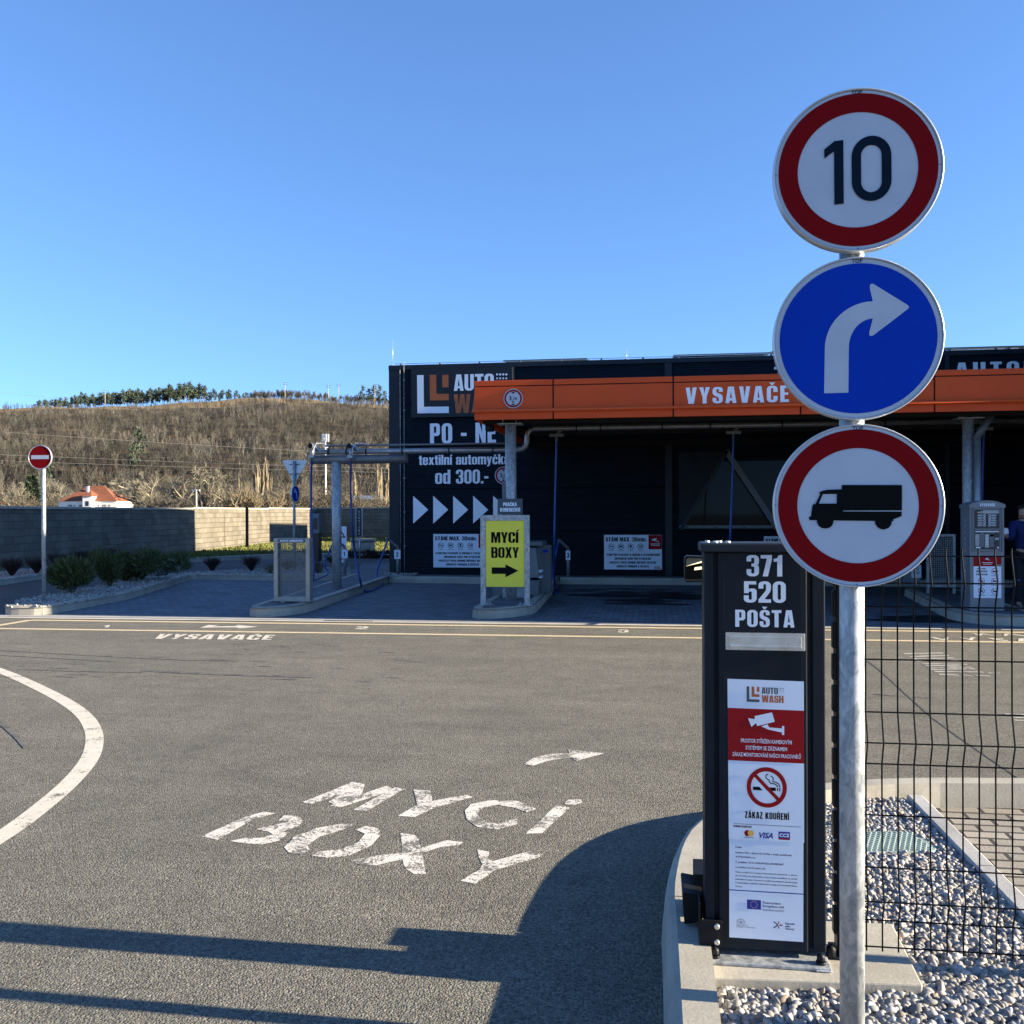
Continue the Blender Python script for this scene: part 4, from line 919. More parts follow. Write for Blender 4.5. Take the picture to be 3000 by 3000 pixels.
def slant(mb, pts):                                               # plate angled so that the sun lights it
    f_ = lambda x: YF + .02 + (x - xl) * .55
    n = len(pts); mb.add([(p[0], f_(p[0]), p[1]) for p in pts] + [(p[0], f_(p[0]) + .004, p[1]) for p in pts], [tuple(range(n)), tuple(range(n, 2 * n))[::-1]] + [(i, n + i, n + (i + 1) % n, (i + 1) % n) for i in range(n)])
mb = MB(); slant(mb, [(xl + .006, zb_ + .055), (xr_ - .01, zb_ + .073), (xr_ - .01, zt_ - .009), (xl + .012, zt_ - .008), (xl + .006, zt_ - .014)]); slant(mb, [(xl + .034, zb_ + .040), (xr_ - .01, zb_ + .046), (xr_ - .01, zb_ + .056), (xl + .036, zb_ + .050)]); mb.build('reflector', 'reflector', uc_)

# ---- wire mesh fence and its post
TF = 3.26
fence = thing('wire_mesh_fence', 'black wire mesh fence panel with folded ridges beside the sign post', 'fence', (T(2450, 2700, TF).x, TF, .1))
zrow = [T(2760, v, TF).z for v in (1630, 1708, 1780, 1936, 2092, 2178, 2245, 2397, 2552, 2645, 2708, 2787)]
folds = [1, 5, 9]; off = lambda i: -.026 if i in folds else 0.0
xs0 = T(2537, 2300, TF).x; xs = [xs0 + .05 * i for i in range(-1, 44)]
mb = MB()
for x in xs:
    pts = [(x, TF, zrow[0] + .026)]
    for i, z in enumerate(zrow): pts.append((x, TF + off(i), z))
    pts.append((x, TF, zrow[-1] - .012))
    q = []
    for i, p in enumerate(pts):                                   # softly bent at the folds
        q.append(p)
    mb.tube(q, .0026, 6)
mb.build('upright_wires', 'fence_wire', fence)
mb = MB()
for i, z in enumerate(zrow): mb.tube([(xs[0] - .01, TF + off(i) + .005, z), (xs[-1] + .02, TF + off(i) + .005, z)], .0027, 6)
mb.build('cross_wires', 'fence_wire', fence)
mb = MB(); fp = T(2452, 2300, TF + .03); mb.box(fp.x - .004, fp.x + .05, TF + .01, TF + .07, .13, zrow[0] + .07); mb.box(fp.x - .02, fp.x + .07, TF - .02, TF + .1, .131, .139)
mb.build('fence_post', 'black_metal', fence, bevel=.003)
mb = MB()
for i in range(12): z = .2 + i * .105; mb.box(fp.x - .014, fp.x - .003, TF + .015, TF + .05, z, z + .085)
mb.build('clip_strip', 'black_metal', fence, bevel=.002)
mb = MB(); q = T(2433, 2790, TF); mb.tube([(q.x, TF - .01, .139), (q.x, TF - .01, .165), (q.x, TF - .01, .178)], [.016, .016, .006], 16); mb.build('anchor_bolt', 'black_metal', fence)

# ---- manhole cover in the gravel
mc = G(2592, 2468, .1)
man = thing('manhole_cover', 'weathered green plastic manhole cover set in the grey gravel behind the fence', 'manhole cover', (mc.x, mc.y, .1))
ex = Vector((CA, SA)); eyv = Vector((-SA, CA))
def mcp(a, b): p = Vector((mc.x, mc.y)) + ex * a + eyv * b; return (p.x, p.y)
mb = MB(); oc = [mcp(a, b) for a, b in rounded([(-.22, -.135, .06), (.195, -.135, .06), (.195, .135, .09), (-.22, .135, .06)], 4)]
mb.prism(oc, .085, .106); mb.build('cover_plate', 'manhole', man, bevel=.004)
mb = MB()
for i in range(17):
    for j in range(10):
        a, b = -.205 + i * .024 + (.012 if j % 2 else 0), -.115 + j * .025
        if a > .17: continue
        p = mcp(a, b); mb.tube([(*p, .105), (p[0], p[1], .110)], .0085, 6, r1=.006)
mb.build('tread_studs', 'manhole', man)

# ---- grey pebbles of the near bed: real stones
def ico(sub):
    import bmesh
    bm = bmesh.new(); bmesh.ops.create_icosphere(bm, subdivisions=sub, radius=1); v = np.array([x.co[:] for x in bm.verts]); f = np.array([[q.index for q in p.verts] for p in bm.faces]); bm.free(); return v, f
def inpoly(px, py, poly):
    ins = np.zeros(len(px), bool); n = len(poly)
    for i in range(n):
        x0_, y0_ = poly[i]; x1_, y1_ = poly[(i + 1) % n]
        c_ = ((y0_ > py) != (y1_ > py)) & (px < (x1_ - x0_) * (py - y0_) / (y1_ - y0_ + 1e-12) + x0_); ins ^= c_
    return ins
def pebbles(name, poly, z, count, smin, smax, holes=(), sub=2, tmin=.28, tmax=1.3):
    xs_, ys_ = [p[0] for p in poly], [p[1] for p in poly]; n = int(count)
    px, py = rng.uniform(min(xs_), max(xs_), n), rng.uniform(min(ys_), max(ys_), n); ok = inpoly(px, py, poly)
    for h in holes: ok &= ~inpoly(px, py, h)
    px, py = px[ok], py[ok]; n = len(px); bv, bf = ico(sub); V = []
    lumps = []
    for k in range(10):
        nz = bv @ rng.normal(size=(3, 3)) * 1.3; d = 1 + .17 * np.sin(nz[:, 0] + k) + .14 * np.sin(nz[:, 1] * 1.7) + .09 * np.sin(nz[:, 2] * 2.6); lumps.append(bv * d[:, None])
    s = smin + (smax - smin) * rng.beta(1.6, 2.6, n); sc_ = np.stack([s * rng.uniform(.85, 1.35, n), s * rng.uniform(.75, 1.1, n), s * rng.uniform(.5, .85, n)], 1)
    q = rng.normal(size=(n, 4)); q[:, 1:3] *= .45; q /= np.linalg.norm(q, axis=1)[:, None]; w_, x_, y_, z_ = q[:, 0], q[:, 1], q[:, 2], q[:, 3]
    Rm = np.stack([1 - 2 * (y_ * y_ + z_ * z_), 2 * (x_ * y_ - w_ * z_), 2 * (x_ * z_ + w_ * y_), 2 * (x_ * y_ + w_ * z_), 1 - 2 * (x_ * x_ + z_ * z_), 2 * (y_ * z_ - w_ * x_), 2 * (x_ * z_ - w_ * y_), 2 * (y_ * z_ + w_ * x_), 1 - 2 * (x_ * x_ + y_ * y_)], 1).reshape(n, 3, 3)
    L = np.array(lumps)[rng.integers(0, 10, n)] * sc_[:, None, :]; V = np.einsum('nij,nvj->nvi', Rm, L)
    V += np.stack([px, py, z + rng.uniform(0, 1, n) ** 1.5 * smax * 1.1], 1)[:, None, :]
    F = (bf[None] + (np.arange(n) * len(bv))[:, None, None]).reshape(-1, 3)
    t = tmin + (tmax - tmin) * rng.beta(2.2, 1.7, n); hue = rng.normal(0, .035, n); tint = np.stack([t * (1 + hue), t, t * (1 - hue * 1.2)], 1)
    warm = rng.random(n) < .04; tint[warm] *= np.array([1.1, .93, .8])
    o = npmesh(name, V.reshape(-1, 3), F, 'pebble', np.repeat(tint, len(bv), 0), True); return kind(o, 'stuff')
gp = [p for p in gravel_poly if p[1] > .5]
def cut(poly, y, keep_low):
    out = []
    for a, b in zip(poly, poly[1:] + poly[:1]):
        ia, ib = (a[1] < y) == keep_low, (b[1] < y) == keep_low
        if ia: out.append(a)
        if ia != ib: f_ = (y - a[1]) / (b[1] - a[1]); out.append((a[0] + f_ * (b[0] - a[0]), y))
    return out
pebbles('gravel', cut(gp, 3.6, True), .082, 26000, .008, .0195, holes=([(p[0], p[1]) for p in plinth], oc), sub=2)
pebbles('gravel', cut(gp, 3.6, False), .082, 24000, .008, .0195, holes=([(p[0], p[1]) for p in plinth], oc), sub=1)
# ================================================================ the car wash building
TW = 21.94
xl = T(1142, 1300, TW).x; ZR = T(1300, 1067, TW).z; ZG = .14
bd = thing('car_wash_building', 'dark anthracite car wash hall with ribbed cladding and pale lettering on its front', 'building', (xl, TW, 0))
XR = 22.0; YB = 34.8
gx = T(2290, 1500, TW).x; wx0, wx1 = T(1990, 1550, TW).x, T(2620, 1550, TW).x; wz0, wz1 = T(2100, 1548, TW).z, T(2130, 1325, TW).z
wz1 = max(wz1, T(2300, 1325, TW).z)
mb = MB()
zc = T(1300, 1081, TW).z
mb.box(xl + .01, wx0, TW, YB, ZG - .1, zc); mb.box(wx1, XR, TW, YB, ZG - .1, zc); mb.box(wx0, wx1, TW, YB, ZG - .1, wz0); mb.box(wx0, wx1, TW, YB, wz1, zc); mb.box(wx0, wx1, TW + 4, YB, wz0, wz1)
mb.build('wall', 'cladding', bd)
mb = MB(); mb.box(xl - .02, XR + .02, TW - .035, YB + .03, zc, ZR); pr = mb.build('parapet', 'anthracite_trim', bd, bevel=.01)
for i in range(9):
    x = xl + .69 + i * 3.0; mb = MB(); mb.box(x, x + .012, TW - .038, TW - .034, zc + .005, ZR - .004); mb.build('parapet_joint', 'anthracite', pr)
mb = MB(); mb.box(xl - .012, T(1171, 1300, TW).x, TW - .03, TW + .001, ZG, zc - .002); mb.box(xl - .014, xl + .012, TW + .001, YB, ZG, zc - .002); mb.build('corner_trim', 'anthracite_trim', bd, bevel=.004)
for (u0, u1) in ((1500, 1507), (1948, 1969), (2768, 2780)):
    mb = MB(); mb.box(T(u0, 1300, TW).x, T(u1, 1300, TW).x, TW - .05, TW + .001, ZG, zc - .002); mb.build('joint_trim', 'anthracite_trim', bd, bevel=.004)
for u in (1174,): 
    mb = MB(); mb.tube([(T(u, 1300, TW).x, TW - .045, z) for z in (ZG, zc)], .007, 6); mb.build('thin_conduit', 'galvanised', bd)
mb = MB(); xw = T(1186, 1300, TW).x; mb.tube([(xw, TW - .05, ZG), (xw - .005, TW - .06, .5), (xw, TW - .06, 4.5), (xw, TW - .06, ZR + .06), (xw, TW + .1, ZR + .08)], .006, 6)
for z in (.8, 1.6, 2.4, 3.2, 4.0, 4.7): mb.box(xw - .018, xw + .018, TW - .075, TW - .0, z, z + .02)
mb.build('lightning_cable', 'galvanised', bd)
mb = MB(); mb.tube([(xl + .1, TW + .12, ZR + .055), (XR, TW + .12, ZR + .055)], .005, 6)
for i in range(26): x = xl + .25 + i * .95; mb.box(x - .02, x + .02, TW + .09, TW + .15, ZR - .002, ZR + .06)
mb.build('roof_wire', 'dark_pipe', bd)
for u, vt in ((1151, 994), (1836, 1024)):
    mb = MB(); q = T(u, 1050, TW + .3); mb.tube([(q.x, TW + .3, ZR - .02), (q.x, TW + .3, T(u, vt, TW + .3).z)], .005, 6, r1=.003); mb.tube([(q.x, TW + .3, ZR - .002), (q.x, TW + .3, ZR + .05)], .06, 10); mb.build('lightning_rod', 'alu_rim', bd)
# window band of the workshop with its two diagonal struts
gl = MB(); gl.box(wx0 + .02, wx1 - .02, TW + .12, TW + .14, wz0, wz1); wf = MB(); wf.box(wx0, wx1, TW - .03, TW + .1, wz0, T(2100, 1539, TW - .03).z)
wf.box(wx1 - .08, wx1, TW - .03, TW + .1, wz0, wz1)
fr = wf.build('window', 'frame_grey', bd)
gl.build('pane', 'glass', fr)
P = lambda u, v, t: T(u, v, t)
def bar(name, p, q, wd, t0, t1, par, mat):
    d = Vector((q.x - p.x, 0, q.z - p.z)).normalized(); n = Vector((-d.z, 0, d.x)) * wd / 2
    mb = MB(); mb.plate([(p.x - n.x, p.z - n.z), (q.x - n.x, q.z - n.z), (q.x + n.x, q.z + n.z), (p.x + n.x, p.z + n.z)][::1], t0, t1)
    return mb.build(name, mat, par)
infill = MB(); a, b = P(1990, 1552, TW - .01), P(2132, 1318, TW - .01); infill.plate([(wx0 - .01, wz0), (a.x + .05, wz0), (b.x, wz1), (wx0 - .01, wz1)], TW - .012, TW + .06); infill.build('infill_panel', 'anthracite', bd)
bar('strut', P(1995, 1552, TW), P(2130, 1320, TW), .085, TW - .05, TW + .02, bd, 'anthracite_trim'); bar('strut', P(2126, 1320, TW), P(2278, 1548, TW), .13, TW - .05, TW + .02, bd, 'frame_grey')
for i in range(5):
    mb = MB(); x = T(2008 + i * 84, 1547, TW).x; mb.box(x, x + .06, TW - .034, TW - .02, wz0 + .015, wz0 + .03); mb.build('vent_slot', 'black_metal', fr)
# pale lettering straight on the cladding
LM = lambda t: (lambda x, y: (x, t, y))
def face_text(mb, st, ul, ur, vt, vb, t, mi=0, track=.06, out=.004):
    p, q = T(ul, vb, t), T(ur, vb, t); h = T((ul + ur) / 2, vt, t).z - T((ul + ur) / 2, vb, t).z; zz = T((ul + ur) / 2, vb, t).z
    text(mb, st, p.x, zz, h, LM(t - out), mi, 'l', width=q.x - p.x, track=track)
def line(*a, **k): mb = MB(); face_text(mb, *a, **k); mb.build('lettering', 'letter_white', bd)
mb = MB()
line('PO - NE', 1260, 1453, 1239, 1299, TW - .012, track=.09)
line('textilní automyčka', 1227, 1493, 1332, 1361, TW - .012); line('od 300.-', 1275, 1431, 1376, 1417, TW - .012)
for i in range(5):
    p0, p1, p2 = T(1211 + 58.5 * i, 1534, TW), T(1255 + 58.5 * i, 1493.5, TW), T(1211 + 58.5 * i, 1452.5, TW)
    mb.flat([[(p0.x, p0.z), (p1.x, p1.z), (p2.x, p2.z)]], LM(TW - .016))
mb.build('arrow_row', 'letter_white', bd)
line('AUTOMYČKA', 2799, 3260, 1057, 1103, TW - .012, track=.2); line('TEXTILNÍ', 2268, 2640, 1070, 1120, TW - .012, track=.2)
# logo board
q0, q1 = T(1208, 1225, TW), T(1503, 1083, TW)
lb = thing('logo_board', 'dark board with pale and orange nested L logo at the hall upper left', 'sign board', (q0.x, TW, q0.z))
mb = MB(); mb.box(q0.x, q1.x, TW - .11, TW - .02, q0.z, zc - .01); mb.build('board', 'anthracite_trim', lb, bevel=.004)
mb = MB(); f2 = LM(TW - .114)
def rr(u0, v0, u1, v1, mi):
    p, q = T(u0, v1, TW - .11), T(u1, v0, TW - .11); mb.flat([rect(p.x, p.z, q.x, q.z)], f2, mi)
def poly(pts, mi): mb.flat([[(T(*p, TW - .11).x, T(*p, TW - .11).z) for p in pts]], f2, mi)
poly([(1223, 1211), (1315, 1210), (1315, 1191), (1242, 1192), (1241, 1099), (1222, 1099)], 0); poly([(1260, 1173), (1315, 1172.5), (1315, 1154), (1279, 1154), (1278, 1098), (1259, 1098)], 1); rr(1296, 1098, 1314, 1135, 1)
def ft2(st, ul, ur, vt, vb, mi):
    t = TW - .11; p, q = T(ul, vb, t), T(ur, vb, t); h = T((ul + ur) / 2, vt, t).z - T((ul + ur) / 2, vb, t).z
    text(mb, st, p.x, T((ul + ur) / 2, vb, t).z, h, f2, mi, 'l', width=q.x - p.x)
mb.build('emblem_mark', ['letter_white', 'orangeink'], lb); mb = MB()
ft2('AUTO', 1330, 1447, 1096, 1144, 0); mb.build('lettering', ['letter_white', 'orangeink'], lb); mb = MB(); ft2('WASH', 1330, 1485, 1154, 1209, 1); mb.build('lettering', ['letter_white', 'orangeink'], lb); mb = MB()
for r_ in range(3):
    for c_ in range(4): p = T(1456.5 + 9 * c_, 1097 + 11.5 * r_, TW - .11); mb.flat([circle(p.x, p.z, .025 - .004 * r_, 14)], f2, 0)
mb.build('dot_pattern', ['letter_white', 'orangeink'], lb)
# round height sign partly hidden behind the column
def height_sign(name, u, v, r, t, txt, label, big=(.62, .34)):
    c = T(u, v, t); th = thing(name, label, 'road sign', (c.x, t, c.z)); mpp = basis((c.x, t, c.z), 0)
    pl = sign_plate(th, 'plate', mpp, r); f = MB(); annulus(f, mpp, 0, r * .97, .003, 0, 40); annulus(f, mpp, r * .72, r * .9, .005, 1, 40)
    for s_ in (1, -1): f.flat([[(0, s_ * r * .46), (r * .2, s_ * r * .66), (-r * .2, s_ * r * .66)][::s_]], lambda x, y: mpp(x, y, .006), 2)
    inter(f, txt[0], -r * .4, -r * .16, r * .42, lambda x, y: mpp(x, y, .006), 2, bold=.02); inter(f, ',' + txt[1:], -r * .1, -r * .16, r * .3, lambda x, y: mpp(x, y, .006), 2, bold=.02)
    inter(f, 'm', 0, -r * .42, r * .24, lambda x, y: mpp(x, y, .006), 2, 'c', bold=.02); f.build('face', ['signwhite', 'signred_bright', 'ink'], pl); return th
height_sign('height_limit_sign', 1475, 1393, .205, TW - .03, '20', 'round red and white height limit sign half hidden by the front canopy column')
# rules boards along the wall
def board(name, label, u0, v0, u1, v1, t):
    p, q = T(u0, v1, t), T(u1, v0, t); th = thing(name, label, 'notice board', (p.x, t, p.z), 'rules boards on the hall wall')
    mb = MB(); mb.box(p.x, q.x, t - .012, t, p.z, q.z); b = mb.build('board', 'sheet_white', th)
    W_, H_ = q.x - p.x, q.z - p.z; f = lambda x, y, o=.014: (p.x + x * W_, t - o, p.z + y * H_); mb = MB(); AS = W_ / H_
    text(mb, 'STÁNÍ MAX. 30min.', .03, .81, .12, f, 0, 'l', width=.71)
    mb.flat([rect(.77, .585, .998, .995)], f, 1); cctv_icon(mb, lambda x, y: f(x, y, .0155), .885, .84, .1, 2, AS)
    for k_, ww in ((.74, .17), (.70, .14)): mb.flat([rect(.885 - ww / 2, k_ - .008, .885 + ww / 2, k_ + .008)], lambda x, y: f(x, y, .0155), 2)
    for i in range(4):
        cx, cy = .13 + i * .167, .66; no_symbol(mb, lambda x, y: f(x, y, .0155), cx, cy, .085, 0, AS, .16)
        if i == 0: mb.flat([rect(cx - .032, cy - .01, cx + .032, cy + .012)], f, 0)
        elif i == 1: mb.flat([[(cx + a / AS, cy + b) for a, b in ((-.05, -.03), (.0, -.02), (.05, .01), (.055, .035), (0, .02), (-.04, .03))]], f, 0)
        elif i == 2: mb.flat([[(cx + a / AS, cy + b) for a, b in ((-.02, -.05), (.0, -.02), (.02, -.05), (.02, .03), (.04, .045), (.0, .05), (-.03, .03))]], f, 0)
        else: mb.flat([circle(cx - .012, cy - .01, .02 / AS + .004, 10)], f, 0); mb.flat([rect(cx + .006, cy - .005, cx + .03, cy + .035)], f, 0)
        mb.flat([rect(cx - .045 - .008 * (i % 2), .535, cx + .045 + .008 * (i % 2), .545)], f, 3)
    for k_, (st, a, b_) in enumerate((('STÁNÍ PRO VYSAVAČE JE URČENO K VYSÁVÁNÍ VOZŮ', .04, .96), ('ODPADKOVÉ KOŠE PRO VYSÁVAJÍCÍ', .185, .81), ('VHAZUJTE POUZE DROBNÉ ODPADKY DO KOŠŮ', .095, .90), ('UDRŽUJTE POŘÁDEK A ČISTOTU', .22, .775))):
        text(mb, st, a, .395 - .112 * k_, .062, f, 0, 'l', width=b_ - a)
    logo(mb, f, .868, .02, .08, 3, 1, AS, dots=False); mb.build('print', ['ink', 'signred_bright', 'sheet_white', 'greyink'], b); return th
board('rules_board', 'white parking rules board with red corner, left part showing beside the yellow sign', 1270, 1564.5, 1442, 1662, TW - .02)
board('rules_board', 'white parking rules board fully visible in the dark third bay', 1770, 1567, 1939, 1668, TW - .02)
board('rules_board', 'white parking rules board peeping out above the post box pillar', 2238, 1571, 2408, 1673, TW - .05)
# solar panels on the roof edge
for i, (u0, u1, v0) in enumerate(((1474, 1722, 1056), (1973, 2262, 1040), (2262, 2600, 1029), (2764, 3200, 1019))):
    p, q = T(u0, v0, TW + 1.2), T(u1, v0, TW + 1.2); n_ = max(1, round((q.x - p.x) / 1.75))
    for k in range(n_):
        th = thing('solar_panel', ['solar panel low on the roof edge above the logo board end', 'solar panel on the roof edge left of the blue arrow sign', 'solar panel on the roof edge hidden mostly behind the blue arrow sign', 'solar panel on the roof edge at the right of the picture'][i], 'solar panel', (p.x + k * 1.75, TW + 1.2, ZR), 'flat solar panels along the hall roof')
        xa = p.x + k * (q.x - p.x) / n_; xb = p.x + (k + 1) * (q.x - p.x) / n_ - .02; z = T((u0 + u1) / 2, v0, TW + 1.2).z + .0
        z = p.z - .03
        mb = MB(); mb.add([(xa, TW + 1.2, z), (xb, TW + 1.2, z), (xb, TW + 2.2, z + .12), (xa, TW + 2.2, z + .12), (xa, TW + 1.2, z + .035), (xb, TW + 1.2, z + .035), (xb, TW + 2.2, z + .155), (xa, TW + 2.2, z + .155)], [(0, 3, 2, 1), (4, 5, 6, 7), (0, 1, 5, 4), (1, 2, 6, 5), (2, 3, 7, 6), (3, 0, 4, 7)]); mb.build('panel', 'solar', th)
        mb = MB(); mb.box(xa, xb, TW + 1.185, TW + 1.199, z - .004, z + .012); mb.box(xa + .1, xa + .16, TW + 1.25, TW + 1.4, ZR - .01, z + .01); mb.box(xb - .16, xb - .1, TW + 1.25, TW + 1.4, ZR - .01, z + .01); mb.build('frame', 'alu_rim', th)

# ================================================================ canopy over the vacuum bays
TC = 15.15
cx0 = T(1390, 1170, TC).x; zb, zt = T(1390, 1230.5, TC).z, T(1390, 1116.5, TC).z; cx1 = 8.0; DEP = TW - .06
cp = thing('vacuum_canopy', 'long orange canopy with pale lettering standing in front of the dark hall', 'canopy', (cx0, TC, 0))
us = [1390, 1620.5, 1972.5, 2345.5, 2738, 3130]
xs_ = [T(u, 1170, TC).x for u in us]; xs_[-1] = cx1
zg, zg2 = T(1390, 1133.5, TC).z, T(1390, 1208, TC).z
for i in range(5):
    mb = MB(); a_, b_ = xs_[i] + (.0 if i == 0 else .012), xs_[i + 1] - .012
    mb.box(a_, b_, TC, TC + .05, zg + .008, zt); mb.box(a_, b_, TC, TC + .05, zb, zg - .008)
    if i == 0: mb.box(cx0 + .0005, cx0 + .05, TC + .0505, DEP, zb, zt)
    mb.build('fascia', 'orange', cp, bevel=.004)
mb = MB(); mb.box(cx0 + .03, cx1, TC + .03, TC + .045, zb + .01, zt - .01); mb.build('fascia_backing', 'black_metal', cp)
mb = MB(); mb.box(cx0 + .052, cx1, TC + .055, DEP, zt - .22, zt - .03); mb.build('roof_deck', 'roof_membrane', cp)
mb = MB(); mb.box(cx0 + .052, cx1, TC + .055, DEP, zb + .12, zb + .14); mb.build('soffit', 'canopy_under', cp)
mb = MB()
for tt in (TC + .55, TC + 3.0, DEP - .4): mb.box(cx0 + .06, cx1, tt - .06, tt + .06, zb - .02, zb + .115)
mb.build('beam', 'canopy_under', cp)
mb = MB(); mb.tube([(cx0 - .03, TC - .05, T(1390, 1205.5, TC).z), (cx1, TC - .05, T(1390, 1205.5, TC).z)], .026, 10)
for u in (1398, 1742, 2110, 2500, 2888): q = T(u, 1200, TC); mb.tube([(q.x, TC - .05, T(1390, 1205.5, TC).z), (q.x + .05, TC - .05, T(1390, 1205.5, TC).z)], .031, 10); mb.box(q.x, q.x + .02, TC - .05, TC - .0005, T(1390, 1205.5, TC).z - .012, T(1390, 1205.5, TC).z + .012)
mb.build('front_pipe', 'orange_pipe', cp)
mb = MB()
p, q = T(2009, 1184, TC), T(2311, 1182, TC); text(mb, 'VYSAVAČE', p.x, T(2160, 1180.5, TC).z, T(2160, 1132.5, TC).z - T(2160, 1180.5, TC).z, LM(TC - .004), 0, 'l', width=q.x - p.x, track=.13); mb.build('lettering', 'letter_white', cp)
height_sign('height_limit_sign', 1503.5, 1167.5, .158, TC - .012, '310', 'round height limit sign reading 3,10 m on the orange canopy end')
# columns
TCOL = 15.72
col = []
for (u, v) in ((1497, 1756), (2832, 1772)):
    c = G(u, v, .15); mb = MB(); r_ = .093 if u < 2000 else .09
    if u > 2000: c = T(2838, 1700, TCOL + .35)
    else: c = T(1497.5, 1700, TCOL)
    mb.cyl(c.x, c.y, .14, zb - .03, r_, 32); mb.box(c.x - .2, c.x + .2, c.y - .16, c.y + .16, zb - .035, zb - .018)
    for dx in (-.11, .11): mb.box(c.x + dx - .006, c.x + dx + .006, c.y - .14, c.y + .14, zb - .018, zb + .12)
    if u < 2000: mb.box(c.x - .2, c.x + .2, c.y + .32, c.y + .4, .146, .30)
    mb.build('column', 'galvanised', cp); col.append(c)
mb = MB(); q = T(2864, 1500, TCOL + .2); mb.tube([(q.x, q.y, .14), (q.x, q.y, T(2860, 1278, TCOL).z)], .055, 14); mb.build('downpipe', 'grey_pipe', cp)
mb = MB(); mb.tube([T(2856, 1290, TCOL + .2), T(2905, 1215, TCOL + .2)], .07, 4); mb.build('brace', 'frame_grey', cp)
mb = MB(); q = T(1478, 1480, TCOL - .02); mb.box(q.x - .035, q.x + .02, TCOL - .05, TCOL + .05, T(1478, 1560, TCOL).z, T(1478, 1410, TCOL).z); mb.build('cable_duct', 'frame_grey', cp)
# plaque on the column
p, q = T(1458, 1508, TCOL - .11), T(1531, 1461, TCOL - .11)
pq = thing('column_plaque', 'small dark plaque with two pale words fixed to the column above the yellow sign', 'plaque', (p.x, TCOL - .11, p.z))
mb = MB(); mb.box(p.x, q.x, TCOL - .118, TCOL - .095, p.z, q.z); pb = mb.build('board', 'greyink', pq); mb = MB()
for st, a, b_, v0, v1 in (('PRAČKA', 1474, 1514, 1472, 1483), ('KOBEREČKŮ', 1465, 1524, 1488, 1499)):
    x0_, x1_ = T(a, v1, TCOL - .12), T(b_, v1, TCOL - .12); text(mb, st, x0_.x, x0_.z, (v1 - v0) / FPX * 15.7, LM(TCOL - .122), 0, 'l', width=x1_.x - x0_.x)
mb.build('lettering', 'letter_white', pb)
# security camera under the canopy end
q = T(1434, 1253, TC + .9); sc = thing('security_camera', 'small dark security camera hanging under the left end of the orange canopy', 'security camera', (q.x, q.y, q.z))
mb = MB(); mb.box(q.x - .06, q.x + .06, q.y - .1, q.y + .16, q.z - .06, q.z + .05); hb = mb.build('housing', 'black_metal', sc, bevel=.015)
mb = MB(); mb.tube([(q.x, q.y - .104, q.z - .005), (q.x, q.y - .11, q.z - .005)], .04, 16); mb.build('lens', 'glass', sc); mb = MB(); mb.box(q.x - .02, q.x + .02, q.y, q.y + .04, q.z + .05, zb + .12); mb.build('arm', 'black_metal', sc)

# ================================================================ suction pipes, stand and hoses
TS = 17.75
ps = thing('pipe_stand', 'galvanised T shaped stand carrying the suction pipes on the beating rack island', 'pipe stand', (T(987, 1700, TS).x, TS, .14))
xp = T(987, 1700, TS).x; zbm = T(1050, 1345.5, TS).z; mb = MB(); mb.cyl(xp, TS, .14, zbm - .05, .091, 32); mb.build('post', 'galvanised', ps)
mb = MB(); mb.tube([(T(912, 1345, TS).x, TS, zbm), (T(1193, 1345, TS).x, TS, zbm)], .088, 28); mb.build('beam', 'dark_pipe', ps)
sp = thing('suction_pipe', 'grey suction pipe running from the T stand and under the canopy', 'pipe', (xp, TS, zbm))
z1 = T(1200, 1321.5, TS).z; z2 = T(1200, 1303.5, TS).z; zcn = T(1700, 1254, TS).z
def arc(c, r, a0, a1, ax, ay, n=8): return [Vector(c) + Vector(ax) * r * math.cos(a0 + (a1 - a0) * i / n) + Vector(ay) * r * math.sin(a0 + (a1 - a0) * i / n) for i in range(n + 1)]
xe = T(1540, 1320, TS).x; mb = MB(); ru = (zcn - z1) / 2
main = [Vector((T(915, 1321, TS).x, TS - .05, z1)), Vector((xe - .12, TS - .05, z1))] + arc((xe - .12, TS - .05, z1 + ru * .8), ru * .8, -math.pi / 2, 0, (1, 0, 0), (0, 0, 1)) + arc((xe + ru * .8 - .12 + ru * .8, TS - .05, zcn - ru * .8), ru * .8, math.pi, math.pi / 2, (1, 0, 0), (0, 0, 1)) + [Vector((cx1 - .3, TS - .05, zcn))]
mb.tube(main, .05, 16); mb.build('main_pipe', 'grey_pipe', sp)
mb = MB(); mb.tube([(T(955, 1304, TS).x, TS - .05, z2), (T(1480, 1304, TS).x, TS - .05, z2), (T(1500, 1304, TS).x, TS + .2, z2)], .02, 10)
mb.tube([(T(1580, 1245, TS).x, TS - .1, zcn + .09), (cx1 - .3, TS - .1, zcn + .09)], .016, 8); mb.build('thin_pipe', 'dark_pipe', sp)
for u in (966, 1075, 1181, 1318, 1446, 1018, 1560, 1690, 1760, 1940, 2080, 2290, 2590): 
    mb = MB(); z_ = z1 if u < 1500 else zcn; x_ = T(u, 1310, TS).x; mb.tube([(x_ - .012, TS - .05, z_), (x_ + .012, TS - .05, z_)], .056, 14)
    if u < 1500: mb.box(x_ - .008, x_ + .008, TS - .06, TS - .04, z1 + .05, z2 + .01)
    mb.build('pipe_clip', 'black_metal', sp)
hoses = []
